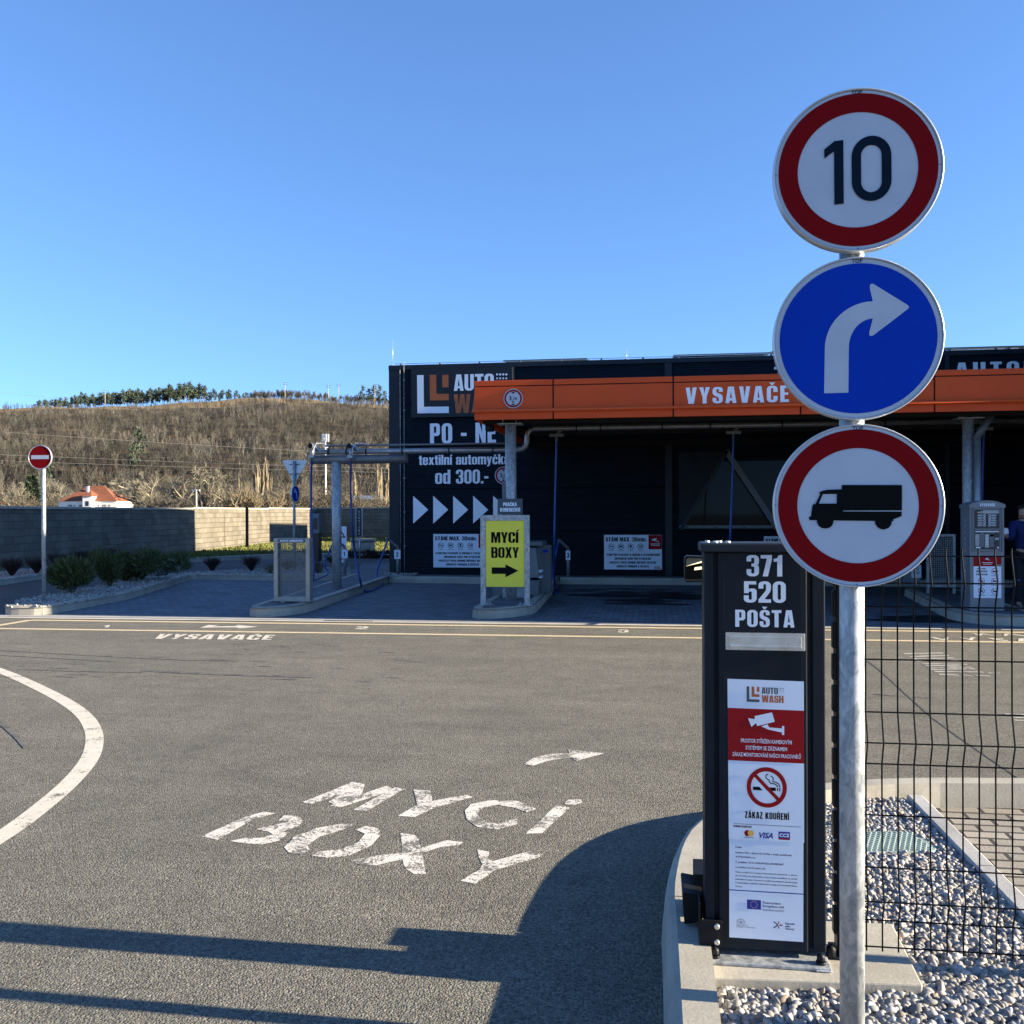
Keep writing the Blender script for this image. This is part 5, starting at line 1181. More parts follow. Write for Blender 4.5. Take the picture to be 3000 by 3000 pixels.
def inlet(u, v, par):
    """open cleaning end and the elbow down to a hose"""
    c = T(u, v, TS - .25); mb = MB()
    mb.tube([(c.x, c.y, c.z), (c.x + .02, c.y + .12, c.z), (c.x + .12, TS - .05, z1 + .02), (c.x + .22, TS - .05, z1)], .05, 14, caps=False)
    mb.tube([(c.x + .03, c.y + .14, c.z - .02), (c.x + .01, c.y + .08, c.z - .1), (c.x + .01, c.y + .05, c.z - .2)], .034, 12)
    mb.box(c.x - .045, c.x + .06, c.y, c.y + .1, c.z - .23, c.z - .18); o = mb.build('inlet_elbow', 'grey_pipe', par)
    mb = MB(); mb.tube([(c.x, c.y + .006, c.z), (c.x, c.y + .012, c.z)], .047, 14); mb.build('opening', 'black_metal', o)
    mb = MB(); mb.tube([(c.x + .06, c.y + .02, c.z - .2), (c.x + .07, c.y, c.z - .05), (c.x + .12, c.y + .02, c.z + .05), (c.x + .24, c.y + .1, c.z + .05), (c.x + .34, TS - .05, z2)], .008, 6); mb.build('hose_cable', 'white_plastic', o)
    return Vector((c.x + .01, c.y + .05, c.z - .23))
def cr(P, n=8):
    """smooth curve through points"""
    P = [Vector(p) for p in P]; out = []
    for i in range(len(P) - 1):
        p0, p1, p2, p3 = P[max(i - 1, 0)], P[i], P[i + 1], P[min(i + 2, len(P) - 1)]
        for k in range(n):
            t = k / n; out.append(.5 * ((2 * p1) + (p2 - p0) * t + (2 * p0 - 5 * p1 + 4 * p2 - p3) * t * t + (3 * p1 - p0 - 3 * p2 + p3) * t ** 3))
    return out + [P[-1]]
def hose(label, pts, r=.021):
    pts = cr(pts); o = thing('vacuum_hose', label, 'hose', pts[0], 'blue vacuum hoses of the bays'); mb = MB(); mb.tube(pts, r, 10); mb.build('tube', 'hose_blue', o)
    mb = MB(); mb.tube(pts[:2], r * 1.25, 10); mb.build('cuff', 'grey_plastic', o); return o
i1 = inlet(909, 1306, sp); i2 = inlet(1023, 1306, sp)
def number_post(n, u, vb, vt0, vt1, w, label):
    c = G(u, vb, .14); Yc = c.y; th = thing('number_post', label, 'number post', (c.x, c.y, .14), 'numbered hose holder posts'); mb = MB()
    zt_ = T(u, vt0 - 4, Yc).z; mb.cyl(c.x, c.y, .14, zt_, .036, 16); mb.box(c.x - .09, c.x + .09, c.y - .06, c.y + .06, .141, .152); mb.build('post', 'grey_machine', th)
    z0, z1_ = T(u, vt1, Yc).z, T(u, vt0, Yc).z; mb = MB(); mb.box(c.x - w / 2, c.x + w / 2, c.y - .055, c.y - .045, z0, z1_); pl = mb.build('number_plate', 'sheet_white', th)
    mb = MB(); h = (z1_ - z0) * .52; text(mb, n, c.x, z0 + (z1_ - z0) * .24, h, LM(c.y - .058)); mb.build('number', 'signink', pl)
    mb = MB(); e0 = Vector((c.x, c.y, zt_ + .02)); e1 = e0 + Vector((-.2, -.1, .2)); mb.tube([e0, e1], .034, 12, caps=False); mb.tube([e0 + Vector((0, 0, -.05)), e0], .02, 8); mb.build('hose_holder', 'grey_plastic', th)
    return e1
h1 = number_post('1', 1011, 1684, 1610, 1635, .165, 'grey post with white plate numbered 1 beside the thick T stand post')
h2 = number_post('2', 1166, 1686, 1611, 1637, .15, 'grey post with white plate numbered 2 at the hall corner')
h3 = number_post('3', 1665, 1691, 1613, 1640, .10, 'grey post with white plate numbered 3 right of the yellow sign')
hose('blue hose hanging from the left pipe end behind the beating rack', [i1, T(911, 1450, TS), T(914, 1560, TS), T(920, 1650, TS), T(917, 1700, TS), Vector((T(905, 1725, TS).x, TS + .1, .2)), Vector((T(900, 1690, 19).x, 19.4, .17)), Vector((T(960, 1690, 21).x, 21.0, .2)), Vector((h1.x - .15, h1.y - .3, .45)), h1])
hose('blue hose sagging to the ground between the T stand and post number 2', [i2, T(1028, 1450, TS), T(1032, 1540, TS), T(1040, 1620, TS + .3), G(1055, 1700, .3), G(1062, 1722, .06), G(1074, 1733, .024), G(1095, 1727, .024), G(1120, 1712, .03), Vector((h2.x - .13, h2.y - .5, .22)), Vector((h2.x - .06, h2.y - .1, .75)), h2 + Vector((.0, -.02, .03))])
def canopy_drop(u):
    x = T(u, 1265, TS).x; mb = MB(); mb.box(x - .13, x + .13, TS - .12, TS + .02, zcn - .16, zcn - .11); mb.tube([(x + .12, TS - .05, zcn), (x, TS - .05, zcn - .12)], .03, 8); mb.build('drop_bracket', 'dark_pipe', sp); return Vector((x, TS - .05, zcn - .16))
d3 = canopy_drop(1632); d4 = canopy_drop(2148); d5 = canopy_drop(2880)
hose('blue hose hanging straight down in the third bay and looping up to post number 3', [d3, T(1627, 1450, TS), T(1624, 1600, TS), G(1624, 1715, .12), G(1627, 1737, .024), G(1638, 1730, .03), Vector((h3.x - .1, h3.y - .4, .25)), Vector((h3.x - .03, h3.y - .05, .8)), h3])
hose('blue hose hanging in front of the triangular workshop window', [d4, T(2146, 1400, TS), T(2138, 1600, TS), G(2132, 1725, .1), G(2150, 1745, .024), G(2200, 1730, .03), G(2230, 1700, .3), G(2235, 1690, .7)])
hose('dark blue hose hanging beside the right canopy column', [d5, T(2879, 1400, TS), T(2877, 1560, TS), G(2880, 1735, .1), G(2905, 1745, .024), G(2960, 1730, .1), G(2985, 1700, .5)])

# ================================================================ things on the islands
def slots(mb, x0, x1, z0, z1, n, m, y0, y1, w, h):
    for i in range(n + 1): x = x0 + (x1 - x0) * i / n; mb.box(x - w / 2, x + w / 2, y0, y1, z0, z1)
    for j in range(m + 1): z = z0 + (z1 - z0) * j / m; mb.box(x0, x1, y0 + .001, y1 - .001, z - h / 2, z + h / 2)
q = G(855, 1766, .145); tk = q.y; p0, p1 = T(802, 1766, tk), T(907.5, 1766, tk); zt_ = T(855, 1577.5, tk).z
rk = thing('carpet_beating_rack', 'stainless frame with wire grid for beating car mats on the left island', 'beating rack', (p0.x, tk, .145))
fw, z0 = .068, .165; mb = MB(); dp = .16
mb.box(p0.x, p0.x + fw, tk, tk + dp, z0, zt_); mb.box(p1.x - fw, p1.x, tk, tk + dp, z0, zt_); mb.box(p0.x + fw, p1.x - fw, tk, tk + dp, z0, z0 + .075); mb.box(p0.x + fw, p1.x - fw, tk, tk + dp, zt_ - .075, zt_); fr_ = mb.build('frame', 'brushed_steel', rk, bevel=.004)
for xx in (p0.x + .14, p1.x - .14): m2 = MB(); m2.box(xx - .03, xx + .03, tk + .02, tk + .14, .142, z0 + .001); m2.build('foot', 'brushed_steel', rk)
mb = MB(); slots(mb, p0.x + fw, p1.x - fw, z0 + .075, zt_ - .075, 14, 28, tk + .03, tk + .036, .008, .0085); mb.build('wire_grid', 'grid_wire', rk)
mb = MB(); mb.box(p0.x + fw + .01, p1.x - fw - .008, tk - .004, tk, zt_ - .063, zt_ - .008); hp = mb.build('name_plate', 'greyink', rk); mb = MB(); text(mb, 'KLEPAČ KOBEREČKŮ', (p0.x + p1.x) / 2, zt_ - .052, .03, LM(tk - .006), 0, 'c', width=.39); mb.build('lettering', 'sheet_white', hp)
# yellow wayfinding sign
q = G(1480, 1774, .145); ty = q.y; p0, p1 = T(1408, 1774, ty), T(1552, 1774, ty); zt_ = T(1480, 1509, ty).z
ys = thing('wayfinding_sign', 'yellow sign with black words and right arrow in a grey steel frame', 'sign', (p0.x, ty, .145))
fw = .082; mb = MB(); mb.box(p0.x, p0.x + fw, ty, ty + .06, .15, zt_); mb.box(p1.x - fw, p1.x, ty, ty + .06, .15, zt_); mb.box(p0.x + fw, p1.x - fw, ty + .0005, ty + .0595, zt_ - .085, zt_); mb.build('frame', 'galvanised', ys, bevel=.003)
xa, xb, za, zb2 = T(1423.5, 1720, ty).x, T(1536, 1720, ty).x, T(1480, 1719.5, ty).z, T(1480, 1525.5, ty).z
mb = MB(); mb.box(xa, xb, ty + .012, ty + .02, za, zb2); pn = mb.build('panel', 'yellow_panel', ys); mb = MB(); WW, HH = xb - xa, zb2 - za; f = lambda x, y: (xa + x * WW, ty + .010, za + y * HH)
text(mb, 'MYCÍ', .14, .665, .163, f, 0, 'l', width=.71, track=.04); text(mb, 'BOXY', .14, .437, .163, f, 0, 'l', width=.72, track=.05)
mb.flat([[(.15, .195), (.51, .195), (.51, .145), (.85, .245), (.51, .34), (.51, .293), (.15, .293)]], f, 0); mb.build('lettering', 'ink', pn)
mb = MB()
for a in (.03, .5, .97):
    for b_ in (.02, .35, .66, .975): p_ = f(a, b_); mb.tube([(p_[0], ty + .0115, p_[2]), (p_[0], ty + .008, p_[2])], .006, 8)
mb.build('rivet', 'yellow_ink', pn)
for s_, xx in ((1, p0.x), (-1, p1.x)):
    mb = MB(); mb.box(xx - .03, xx + .03 + .0, ty - .02, ty + .07, .146, .156); mb.box(*(sorted((xx, xx + s_ * .2))), ty + .0, ty + .05, .1465, .155); mb.tube([(xx + s_ * .15, ty + .025, .155), (xx + s_ * .15, ty + .025, .19)], .018, 10); mb.tube([(xx + s_ * .1, ty + .02, .155), (xx + s_ * .1, ty + .02, .175)], .016, 10); mb.build('foot', 'galvanised', ys)
# carpet washing machine behind it
mx0, mx1, my = T(1530, 1700, 16.6).x, T(1602, 1700, 16.6).x, 16.4
mw = thing('mat_washing_machine', 'grey slanted mat washing machine half hidden behind the yellow sign', 'machine', (mx0, my, .145))
mb = MB(); zz = lambda v: T(1580, v, my).z
mb.box(mx0 - .5, mx1 - .12, my, my + .75, .15, zz(1700)); mb.build('plinth', 'grey_plastic', mw, bevel=.01)
mb = MB(); mb.plate([(mx0 - .5, zz(1699)), (mx1 - .11, zz(1692)), (mx1 - .17, zz(1605)), (mx0 - .5, zz(1605))], my - .02, my + .7); bdy = mb.build('body', 'grey_machine', mw, bevel=.01)
mb = MB(); mb.box(mx0 - .52, mx1 - .05, my - .05, my + .72, zz(1600), zz(1587)); mb.build('lid', 'grey_plastic', mw, bevel=.02)
mb = MB(); mb.box(mx1 - .2, mx1 + .03, my + .5, my + .78, .15, zz(1600)); mb.build('rear_cabinet', 'grey_plastic', mw, bevel=.01)
mb = MB()
for v in (1671, 1688): mb.box(mx1 - .14, mx1 - .075, my + .02, my + .3, zz(v + 6), zz(v)); 
mb.build('label_plate', 'sheet_white', mw)
mb = MB(); mb.box(mx1 - .1, mx1 - .01, my + .49, my + .499, zz(1622), zz(1614)); mb.build('blue_sticker', 'signblue', mw)

# coin machine
q = G(2895, 1791, .145); tm = q.y; p0, p1 = T(2842, 1791, tm), T(2943, 1791, tm); ztm = T(2892, 1479, tm).z; ztp = T(2892, 1466, tm).z
cm = thing('coin_machine', 'tall grey coin machine for the vacuum cleaners behind the wire fence', 'coin machine', (p0.x, tm, .145))
WM = p1.x - p0.x; xc = (p0.x + p1.x) / 2; dpt = .42
mb = MB(); mb.box(p0.x, p1.x, tm, tm + dpt, .15, ztm - .02); mb.build('cabinet', 'grey_machine', cm, bevel=.006)
n_ = 14; top = [(p0.x - .012 + (WM + .024) * i / n_, ztm + (ztp - ztm) * math.sin(math.pi * i / n_) ** .8) for i in range(n_ + 1)]
mb = MB(); mb.plate([(p0.x - .012, ztm - .045), (p1.x + .012, ztm - .045)] + top[::-1], tm - .02, tm + dpt + .02); hd = mb.build('hood', 'grey_machine', cm)
mb = MB(); text(mb, 'VYSAVAČE', xc, ztm - .022, .042, LM(tm - .024), 0, 'c', width=.21); mb.build('lettering', 'sheet_white', hd)
cz = lambda v: T(2892, v, tm).z; cxu = lambda u: T(u, 1600, tm).x
mb = MB()
for a, b_ in ((1493, 1548), (1554, 1609)): mb.box(cxu(2855), cxu(2928), tm - .006, tm + .001, cz(b_), cz(a))
pnl = mb.build('control_panel', 'machine_panel', cm)
mb = MB(); x0_, x1_ = cxu(2851), cxu(2935); zA, zB = cz(1613), cz(1488)
mb.box(x0_ - .02, x0_, tm - .012, tm, zA - .015, zB + .015); mb.box(x1_ - .01, x1_ + .012, tm - .012, tm, zA - .015, zB + .015); mb.box(x0_, x1_ - .01, tm - .012, tm, zB, zB + .015); mb.box(x0_, x1_ - .01, tm - .012, tm, zA - .015, zA); mb.box(x0_, x1_ - .01, tm - .012, tm, cz(1554), cz(1548)); mb.build('door_frame', 'grey_plastic', cm, bevel=.002)
mb = MB(); fpl = LM(tm - .008)
for j in range(5):
    z = cz(1510 + 7.2 * j)
    for sx_, uu, ul in ((1, 2884, 2871), (-1, 2899, 2911)):
        v_ = circle(cxu(uu), z, .016, 14); mb.flat([v_, circle(cxu(uu), z, .010, 14)], fpl, 0); mb.flat([rounded([(cxu(ul) - .035, z - .013, .012), (cxu(ul) + .035, z - .013, .012), (cxu(ul) + .035, z + .013, .012), (cxu(ul) - .035, z + .013, .012)], 3)], fpl, 1)
mb.flat([rect(cxu(2879), cz(1504.5), cxu(2926), cz(1494.5))], fpl, 1); mb.flat([circle(cxu(2874.5), cz(1501), .016, 14), circle(cxu(2874.5), cz(1501), .01, 14)], fpl, 0); mb.flat([rect(cxu(2864), cz(1503), cxu(2869.5), cz(1499.5))], fpl, 2)
mb.flat([rect(cxu(2857), cz(1559), cxu(2926), cz(1556))], fpl, 0)
for (a, b_, v0, v1, m_) in ((2856.5, 2869, 1565, 1599, 1), (2885, 2897, 1565, 1604, 1), (2871, 2883, 1561, 1602, 3), (2899, 2912, 1561, 1602, 3), (2900, 2911, 1565, 1572, 0), (2914, 2926, 1575, 1582, 1), (2858, 2872, 1602, 1606, 0), (2920, 2926, 1602, 1606, 0)):
    mb.flat([rect(cxu(a), cz(v1), cxu(b_), cz(v0))], LM(tm - .009), m_)
for j in range(7): mb.flat([rect(cxu(2887), cz(1569.5 + 4.3 * j), cxu(2895), cz(1568 + 4.3 * j))], LM(tm - .0105), 0)
mb.build('controls', ['sheet_white', 'grey_pipe', 'yellow_ink', 'grey_plastic'], pnl)
mb = MB(); pa, pb_ = (cxu(2851.5), cz(1752)), (cxu(2933), cz(1630)); f = lambda x, y, o=.004: (pa[0] + x * (pb_[0] - pa[0]), tm - o, pa[1] + y * (pb_[1] - pa[1])); ASm = (pb_[0] - pa[0]) / (pb_[1] - pa[1])
mb.flat([rect(0, 0, 1, .76), ], f, 0); mb.flat([[(0, .76), (.82, .76), (.82, .81), (1, .81), (1, 1), (0, 1)]], f, 1); f6 = lambda x, y: f(x, y, .0055)
cctv_icon(mb, f6, .5, .93, .05, 0, ASm)
for z, w_ in ((.85, .4), (.815, .3)): mb.flat([rect(.5 - w_ / 2, z - .006, .5 + w_ / 2, z + .006)], f6, 0)
text(mb, 'UDRŽUJTE', .3, .62, .04, f6, 2, 'c', width=.4); text(mb, 'ČISTOTU!', .3, .545, .04, f6, 2, 'c', width=.4); text(mb, 'DĚKUJEME', .28, .69, .025, f6, 2, 'c', width=.32)
for cx, cy in ((.76, .64), (.28, .41), (.76, .41), (.28, .17), (.76, .17)): no_symbol(mb, f6, cx, cy, .075, 1, ASm, .14); mb.flat([rect(cx - .07, cy - .02, cx + .06, cy + .015)], f, 2) if False else mb.flat([rect(cx - .07, cy - .02, cx + .06, cy + .012)], lambda x, y: f(x, y, .005), 2); mb.flat([rect(cx - .13, cy - .11, cx + .13, cy - .1)], f6, 2)
mb.build('notice_sheet', ['sheet_white', 'signred_bright', 'ink'], cm)
mb = MB(); side = lambda x, y: (p0.x - .003, tm + .2 - x, y)
for i, ch in enumerate('VYSAVAČE'): text(mb, ch, 0, cz(1530 + 18 * i), .05, side, 0, 'c')
for i, ch in enumerate('MYČKA'): text(mb, ch, 0, cz(1680 + 15 * i), .045, side, 0, 'c')
mb.build('side_lettering', 'sheet_white', cm)
# second beating rack and the bin in the dark
tk2 = 17.6; q0, q1 = T(2716, 1740, tk2), T(2800, 1740, tk2)
rk2 = thing('carpet_beating_rack', 'dim wire grid beating rack on two legs in the dark beside the right column', 'beating rack', (q0.x, tk2, .145))
mb = MB(); z_b, z_t = T(2750, 1720, tk2).z, T(2750, 1565, tk2).z
for xx in (q0.x, q1.x - .04): mb.box(xx, xx + .04, tk2, tk2 + .05, .147, z_t)
mb.box(q0.x + .04, q1.x - .04, tk2, tk2 + .05, z_t - .04, z_t); mb.box(q0.x + .04, q1.x - .04, tk2, tk2 + .05, z_b, z_b + .03); mb.build('frame', 'galvanised', rk2)
mb = MB(); slots(mb, q0.x + .04, q1.x - .04, z_b + .03, z_t - .04, 13, 26, tk2 + .01, tk2 + .018, .006, .006); mb.build('wire_grid', 'galvanised', rk2)
tb = 19.2; q0, q1 = T(2648, 1735, tb), T(2696, 1735, tb)
bn = thing('waste_bin', 'grey square waste bin with a small white notice in the dark fourth bay', 'waste bin', (q0.x, tb, .145))
mb = MB(); mb.box(q0.x, q1.x, tb, tb + .35, .146, T(2670, 1640, tb).z); mb.build('body', 'grey_machine', bn, bevel=.01); mb = MB(); mb.box(q0.x - .01, q1.x + .01, tb - .01, tb + .36, T(2670, 1640, tb).z, T(2670, 1632, tb).z); mb.build('lid', 'grey_plastic', bn, bevel=.01)
mb = MB(); xa, xb, za, zz2 = T(2664, 1, tb).x, T(2693, 1, tb).x, T(2670, 1693, tb).z, T(2670, 1655, tb).z
mb.box(xa, xb, tb - .006, tb, za, zz2); nt = mb.build('notice', 'sheet_white', bn); mb = MB(); f = lambda x, y: (xa + x * (xb - xa), tb - .008, za + y * (zz2 - za)); no_symbol(mb, f, .5, .74, .17, 0, (xb - xa) / (zz2 - za), .16); mb.flat([rect(.42, .68, .55, .8)], f, 0)
for y_, w_ in ((.42, .75), (.32, .45)): mb.flat([rect(.5 - w_ / 2, y_ - .02, .5 + w_ / 2, y_ + .02)], f, 0)
mb.build('print', 'ink', nt)
mb = MB(); 
# ---- person at the right edge, reaching towards the machine
pe = cam2w(8.13, 15.1); PZ = .005
per = thing('person', 'person in blue sweatshirt and dark trousers standing beside the coin machine', 'person', (pe.x, pe.y, PZ))
def skin_body(name, verts, edges, radii, mat, root, levels=2, rootv=0):
    me = bpy.data.meshes.new(name); me.from_pydata(verts, edges, []); o = bpy.data.objects.new(name, me); COL.objects.link(o); o.parent = root; me.materials.append(MATS[mat])
    m = o.modifiers.new('skin', 'SKIN'); me.skin_vertices.new() if not me.skin_vertices else None
    for i, r_ in enumerate(radii): me.skin_vertices[0].data[i].radius = (r_, r_) if not isinstance(r_, tuple) else r_
    me.skin_vertices[0].data[rootv].use_root = True; m.use_smooth_shade = True
    s_ = o.modifiers.new('sub', 'SUBSURF'); s_.levels = levels; s_.render_levels = levels; return o
# whole body as one skinned surface, clothes as slightly larger shells over it
V = [(0, 0, .92), (0, 0, 1.08), (-.01, -.01, 1.25), (-.02, -.02, 1.38), (-.03, -.03, 1.47), (-.05, -.05, 1.54), (-.06, -.06, 1.64),
     (-.19, -.02, 1.37), (-.27, -.12, 1.14), (-.40, -.30, 1.20), (.15, -.02, 1.36), (.21, .02, 1.10), (.20, -.10, .88),
     (-.09, 0, .86), (-.10, -.03, .48), (-.10, .02, .09), (-.11, -.13, .05), (.09, 0, .86), (.10, -.02, .48), (.10, .04, .09), (.11, -.11, .05),
     (-.45, -.36, 1.22), (.19, -.15, .82)]
E = [(0, 1), (1, 2), (2, 3), (3, 4), (4, 5), (5, 6), (3, 7), (7, 8), (8, 9), (9, 21), (3, 10), (10, 11), (11, 12), (12, 22), (0, 13), (13, 14), (14, 15), (15, 16), (0, 17), (17, 18), (18, 19), (19, 20)]
Rd = [.13, .12, .125, .10, .05, .072, .085, .055, .042, .032, .055, .042, .032, .08, .056, .038, .033, .08, .056, .038, .033, .03, .03]
skin_body('body', V, E, Rd, 'skin', per)
Vs = [V[0], V[1], V[2], V[3], (-.025, -.025, 1.42), V[7], V[8], (-.385, -.28, 1.195), V[10], V[11], (.20, -.085, .90)]
skin_body('sweatshirt', Vs, [(0, 1), (1, 2), (2, 3), (3, 4), (3, 5), (5, 6), (6, 7), (3, 8), (8, 9), (9, 10)], [(.165, .145), (.165, .14), (.165, .14), (.13, .11), .065, .078, .06, .046, .078, .06, .046], 'blue_cloth', per)
skin_body('trousers', [V[0], V[13], V[14], (-.10, .015, .13), V[17], V[18], (.10, .035, .13)], [(0, 1), (1, 2), (2, 3), (0, 4), (4, 5), (5, 6)], [(.145, .13), .1, .075, .06, .1, .075, .06], 'dark_cloth', per)
skin_body('hair', [(-.055, -.045, 1.66), (-.05, -.02, 1.62)], [(0, 1)], [(.094, .1), (.085, .085)], 'hair', per)
for k, (sx_, cz_) in enumerate(((-1, 0), (1, 0))):
    vs = [V[15], V[16]] if sx_ < 0 else [V[19], V[20]]
    skin_body('shoe', [(vs[0][0], vs[0][1] + .03, .06), (vs[1][0], vs[1][1], .05)], [(0, 1)], [(.055, .05), (.048, .04)], 'dark_cloth', per)
pc = thing('paper_note', 'folded white paper held by the person beside the coin machine', 'paper', (pe.x - .5, pe.y - .42, 1.2))
a_, b_ = D(2942, 1565, 14.6), D(2954, 1547, 14.6); mb = MB(); mb.plate([(a_.x - .02, a_.z), (b_.x, a_.z + .005), (b_.x, b_.z - .03), (b_.x - .015, b_.z), (a_.x - .02, b_.z)], a_.y, a_.y + .004); mb.build('sheet', 'cloth_white', pc)
# ================================================================ the wash hall to the right and unseen blocks added behind the car wash: they throw the shade the photo shows
hx0, hx1, hz = 8.25, 22.0, 6.6
wh = thing('wash_bay_hall', 'tall dark wash bay hall standing right of the vacuum canopy', 'building', (hx0, 13.50, 0))
mb = MB(); mb.box(hx0, hx0 + .25, 13.54, TW - .04, 0, hz - .35)
for i in range(4): x = hx0 + .25 + i * (hx1 - hx0 - .5) / 3; mb.box(x - (.0 if i == 0 else .25), x + .25, 13.54, TW - .04, 0, hz - .35)
mb.box(hx0 + .25, hx1, TW - .3, TW - .04, 0, hz - .35); mb.box(hx0 + .25, hx1, 13.54, 13.9, 4.0, hz - .35); mb.build('wall', 'cladding', wh)
mb = MB(); mb.box(hx0 - .05, hx1, 13.50, TW - .03, hz - .35, hz); mb.build('roof', 'anthracite_trim', wh)
mb = MB(); mb.box(hx0 + .02, hx1 - .1, 17.3, TW - .05, hz + .001, 7.95); mb.build('roof_shade_block', 'cladding', wh)  # unseen upper block, added and sized for the shade it throws left
for nm, lab, y0_, y1_, h_, x0_ in (('low_shade_block', 'unseen block behind the car wash hall, added to cast shade', 45.0, 51.6, 6.55, 0.0), ('tall_shade_block', 'taller unseen block behind the low one, added to cast shade', 52.2, 63.0, 8.6, 1.0)):
    th = thing(nm, lab, 'building', (x0_, y0_, 0)); mb = MB(); mb.box(x0_, x0_ + 14, y0_, y1_, -.02, h_ - .25); mb.build('wall', 'cladding', th); mb = MB(); mb.box(x0_ - .1, x0_ + 14.1, y0_ - .1, y1_ + .1, h_ - .25, h_); mb.build('roof', 'roof_membrane', th)

# ---- block wall round the site
bw = thing('block_wall', 'long rough split block wall with coping behind the lawn and lane', 'wall', (-16.15, 18, 0))
pts = [(-15.2, 8.5)] + wallline + [(-8, 55.2), (4.5, 56.0)]
for i, (p, q) in enumerate(zip(pts, pts[1:])):
    a = Vector((p[0], p[1])); b = Vector((q[0], q[1])); L = (b - a).length; ang = math.atan2(b.y - a.y, b.x - a.x); zt_ = 1.66 + .034 * i
    def strip(nm, w0, w1, z0, z1, mat):
        mb = MB(); mb.box(0, L, w0, w1, z0, z1); me_ = mb
        me = bpy.data.meshes.new(nm); me.from_pydata(me_.v, [], me_.f); me.materials.append(MATS[mat]); o = bpy.data.objects.new(nm, me); COL.objects.link(o); o.parent = bw
        o.location = (a.x - bw.location.x, a.y - bw.location.y, 0); o.rotation_euler = (0, 0, ang); return o
    strip('wall_section', -.02, .26, -.03, zt_, 'block_wall'); strip('coping', -.06, .30, zt_ + .001, zt_ + .07, 'stone')
j = G(722, 1606, .1); mb = MB(); mb.box(j.x - .03, j.x + .09, j.y - .02, j.y + .02, .1, 1.85); jo = mb.build('expansion_joint', 'black_metal', bw)

# ---- leaf, twig and tree makers
def quads(P, Dr, Ln, Wd, up=None):
    """pointed leaves: base points P, directions Dr, lengths, widths -> verts, faces"""
    n = len(P); r = rng.normal(size=(n, 3)); S = np.cross(Dr, r); S /= np.linalg.norm(S, axis=1)[:, None] + 1e-9
    mid = P + Dr * (Ln * .45)[:, None]; w = (Wd * .5)[:, None]
    V = np.stack([P, mid - S * w, P + Dr * Ln[:, None], mid + S * w], 1); F = np.arange(n * 4).reshape(n, 4); return V.reshape(-1, 3), F
def part_np(name, V, F, mat, tint, parent, smooth=False):
    o = npmesh(name, V, F, mat, tint, smooth); o.parent = parent; return o
def unit(v): return v / (np.linalg.norm(v, axis=-1, keepdims=True) + 1e-9)
def segs(A_, B_, r0, r1, n=3):
    """tapered n-sided sticks between point arrays"""
    m = len(A_); d = unit(B_ - A_); ref = np.where(np.abs(d[:, 2:3]) > .9, np.array([[1., 0, 0]]), np.array([[0., 0, 1]])); s = unit(np.cross(d, ref)); t = np.cross(d, s); V = []
    for P_, r_ in ((A_, r0), (B_, r1)):
        for k in range(n):
            a = 2 * math.pi * k / n; V.append(P_ + (s * math.cos(a) + t * math.sin(a)) * r_[:, None])
    V = np.stack(V, 1); f = np.array([[k, (k + 1) % n, n + (k + 1) % n, n + k] for k in range(n)]); F = f[None] + (np.arange(m) * 2 * n)[:, None, None]
    return V.reshape(-1, 3), F.reshape(-1, 4)
def join(parts):
    V, F, o = [], [], 0
    for v, f in parts: V.append(v); F.append(f + o); o += len(v)
    return np.concatenate(V), np.concatenate(F)
def branches(h, spread, seed, stems=1, levels=5, kids=(4, 4, 3, 3), r0=.16, upb=.35, start=.25, lean=0.0, curve=.12):
    """bare crown as sticks: returns (A,B,ra,rb) for the trunk and for the branches"""
    rd = np.random.default_rng(seed); trunk, limb = [], []; r_keep = .62
    def grow(p, d, L, r, lv):
        n = 4 if lv == 0 else 3; pts = [p]
        for i in range(n):
            d = unit(d + rd.normal(size=3) * curve + np.array([0, 0, upb * .25 if lv else .05])); p = p + d * L / n; pts.append(p)
        for i in range(n):
            ra, rb = r * (1 - .75 * i / n), r * (1 - .75 * (i + 1) / n); (trunk if lv == 0 else limb).append((pts[i], pts[i + 1], ra, rb))
        if lv >= levels - 1: return
        for k in range(kids[min(lv, len(kids) - 1)] + (rd.integers(0, 2))):
            f = start + (1 - start) * (k + rd.random()) / (kids[min(lv, len(kids) - 1)] + 1); f = min(f, .98); i = min(int(f * n), n - 1); q = pts[i] + (pts[i + 1] - pts[i]) * (f * n - i)
            axis = unit(pts[i + 1] - pts[i]); side = unit(np.cross(axis, rd.normal(size=3))); nd = unit(axis * (1 - spread) + side * spread * 1.25 + np.array([0, 0, upb]))
            grow(q, nd, L * rd.uniform(.42, .68) * (1.15 - .45 * f), r * .56, lv + 1)
    for s_ in range(stems):
        a = rd.uniform(0, 6.28); l = lean if stems > 1 else 0
        grow(np.array([rd.normal() * .12 * (stems > 1), rd.normal() * .12 * (stems > 1), 0.]), unit(np.array([math.cos(a) * l, math.sin(a) * l, 1.])), h * rd.uniform(.55, .72), r0, 0)
    return trunk, limb
def sticks(L_, tint, jitter, rd, n=3, rmin=.0):
    A_ = np.array([x[0] for x in L_]); B_ = np.array([x[1] for x in L_]); ra = np.maximum([x[2] for x in L_], rmin); rb = np.maximum([x[3] for x in L_], rmin * .7)
    V, F = segs(A_, B_, ra, rb, n); t = np.repeat(tint * (1 + rd.normal(size=len(L_)) * jitter), 2 * n)[:, None] * np.ones((1, 3)); return V, F, t
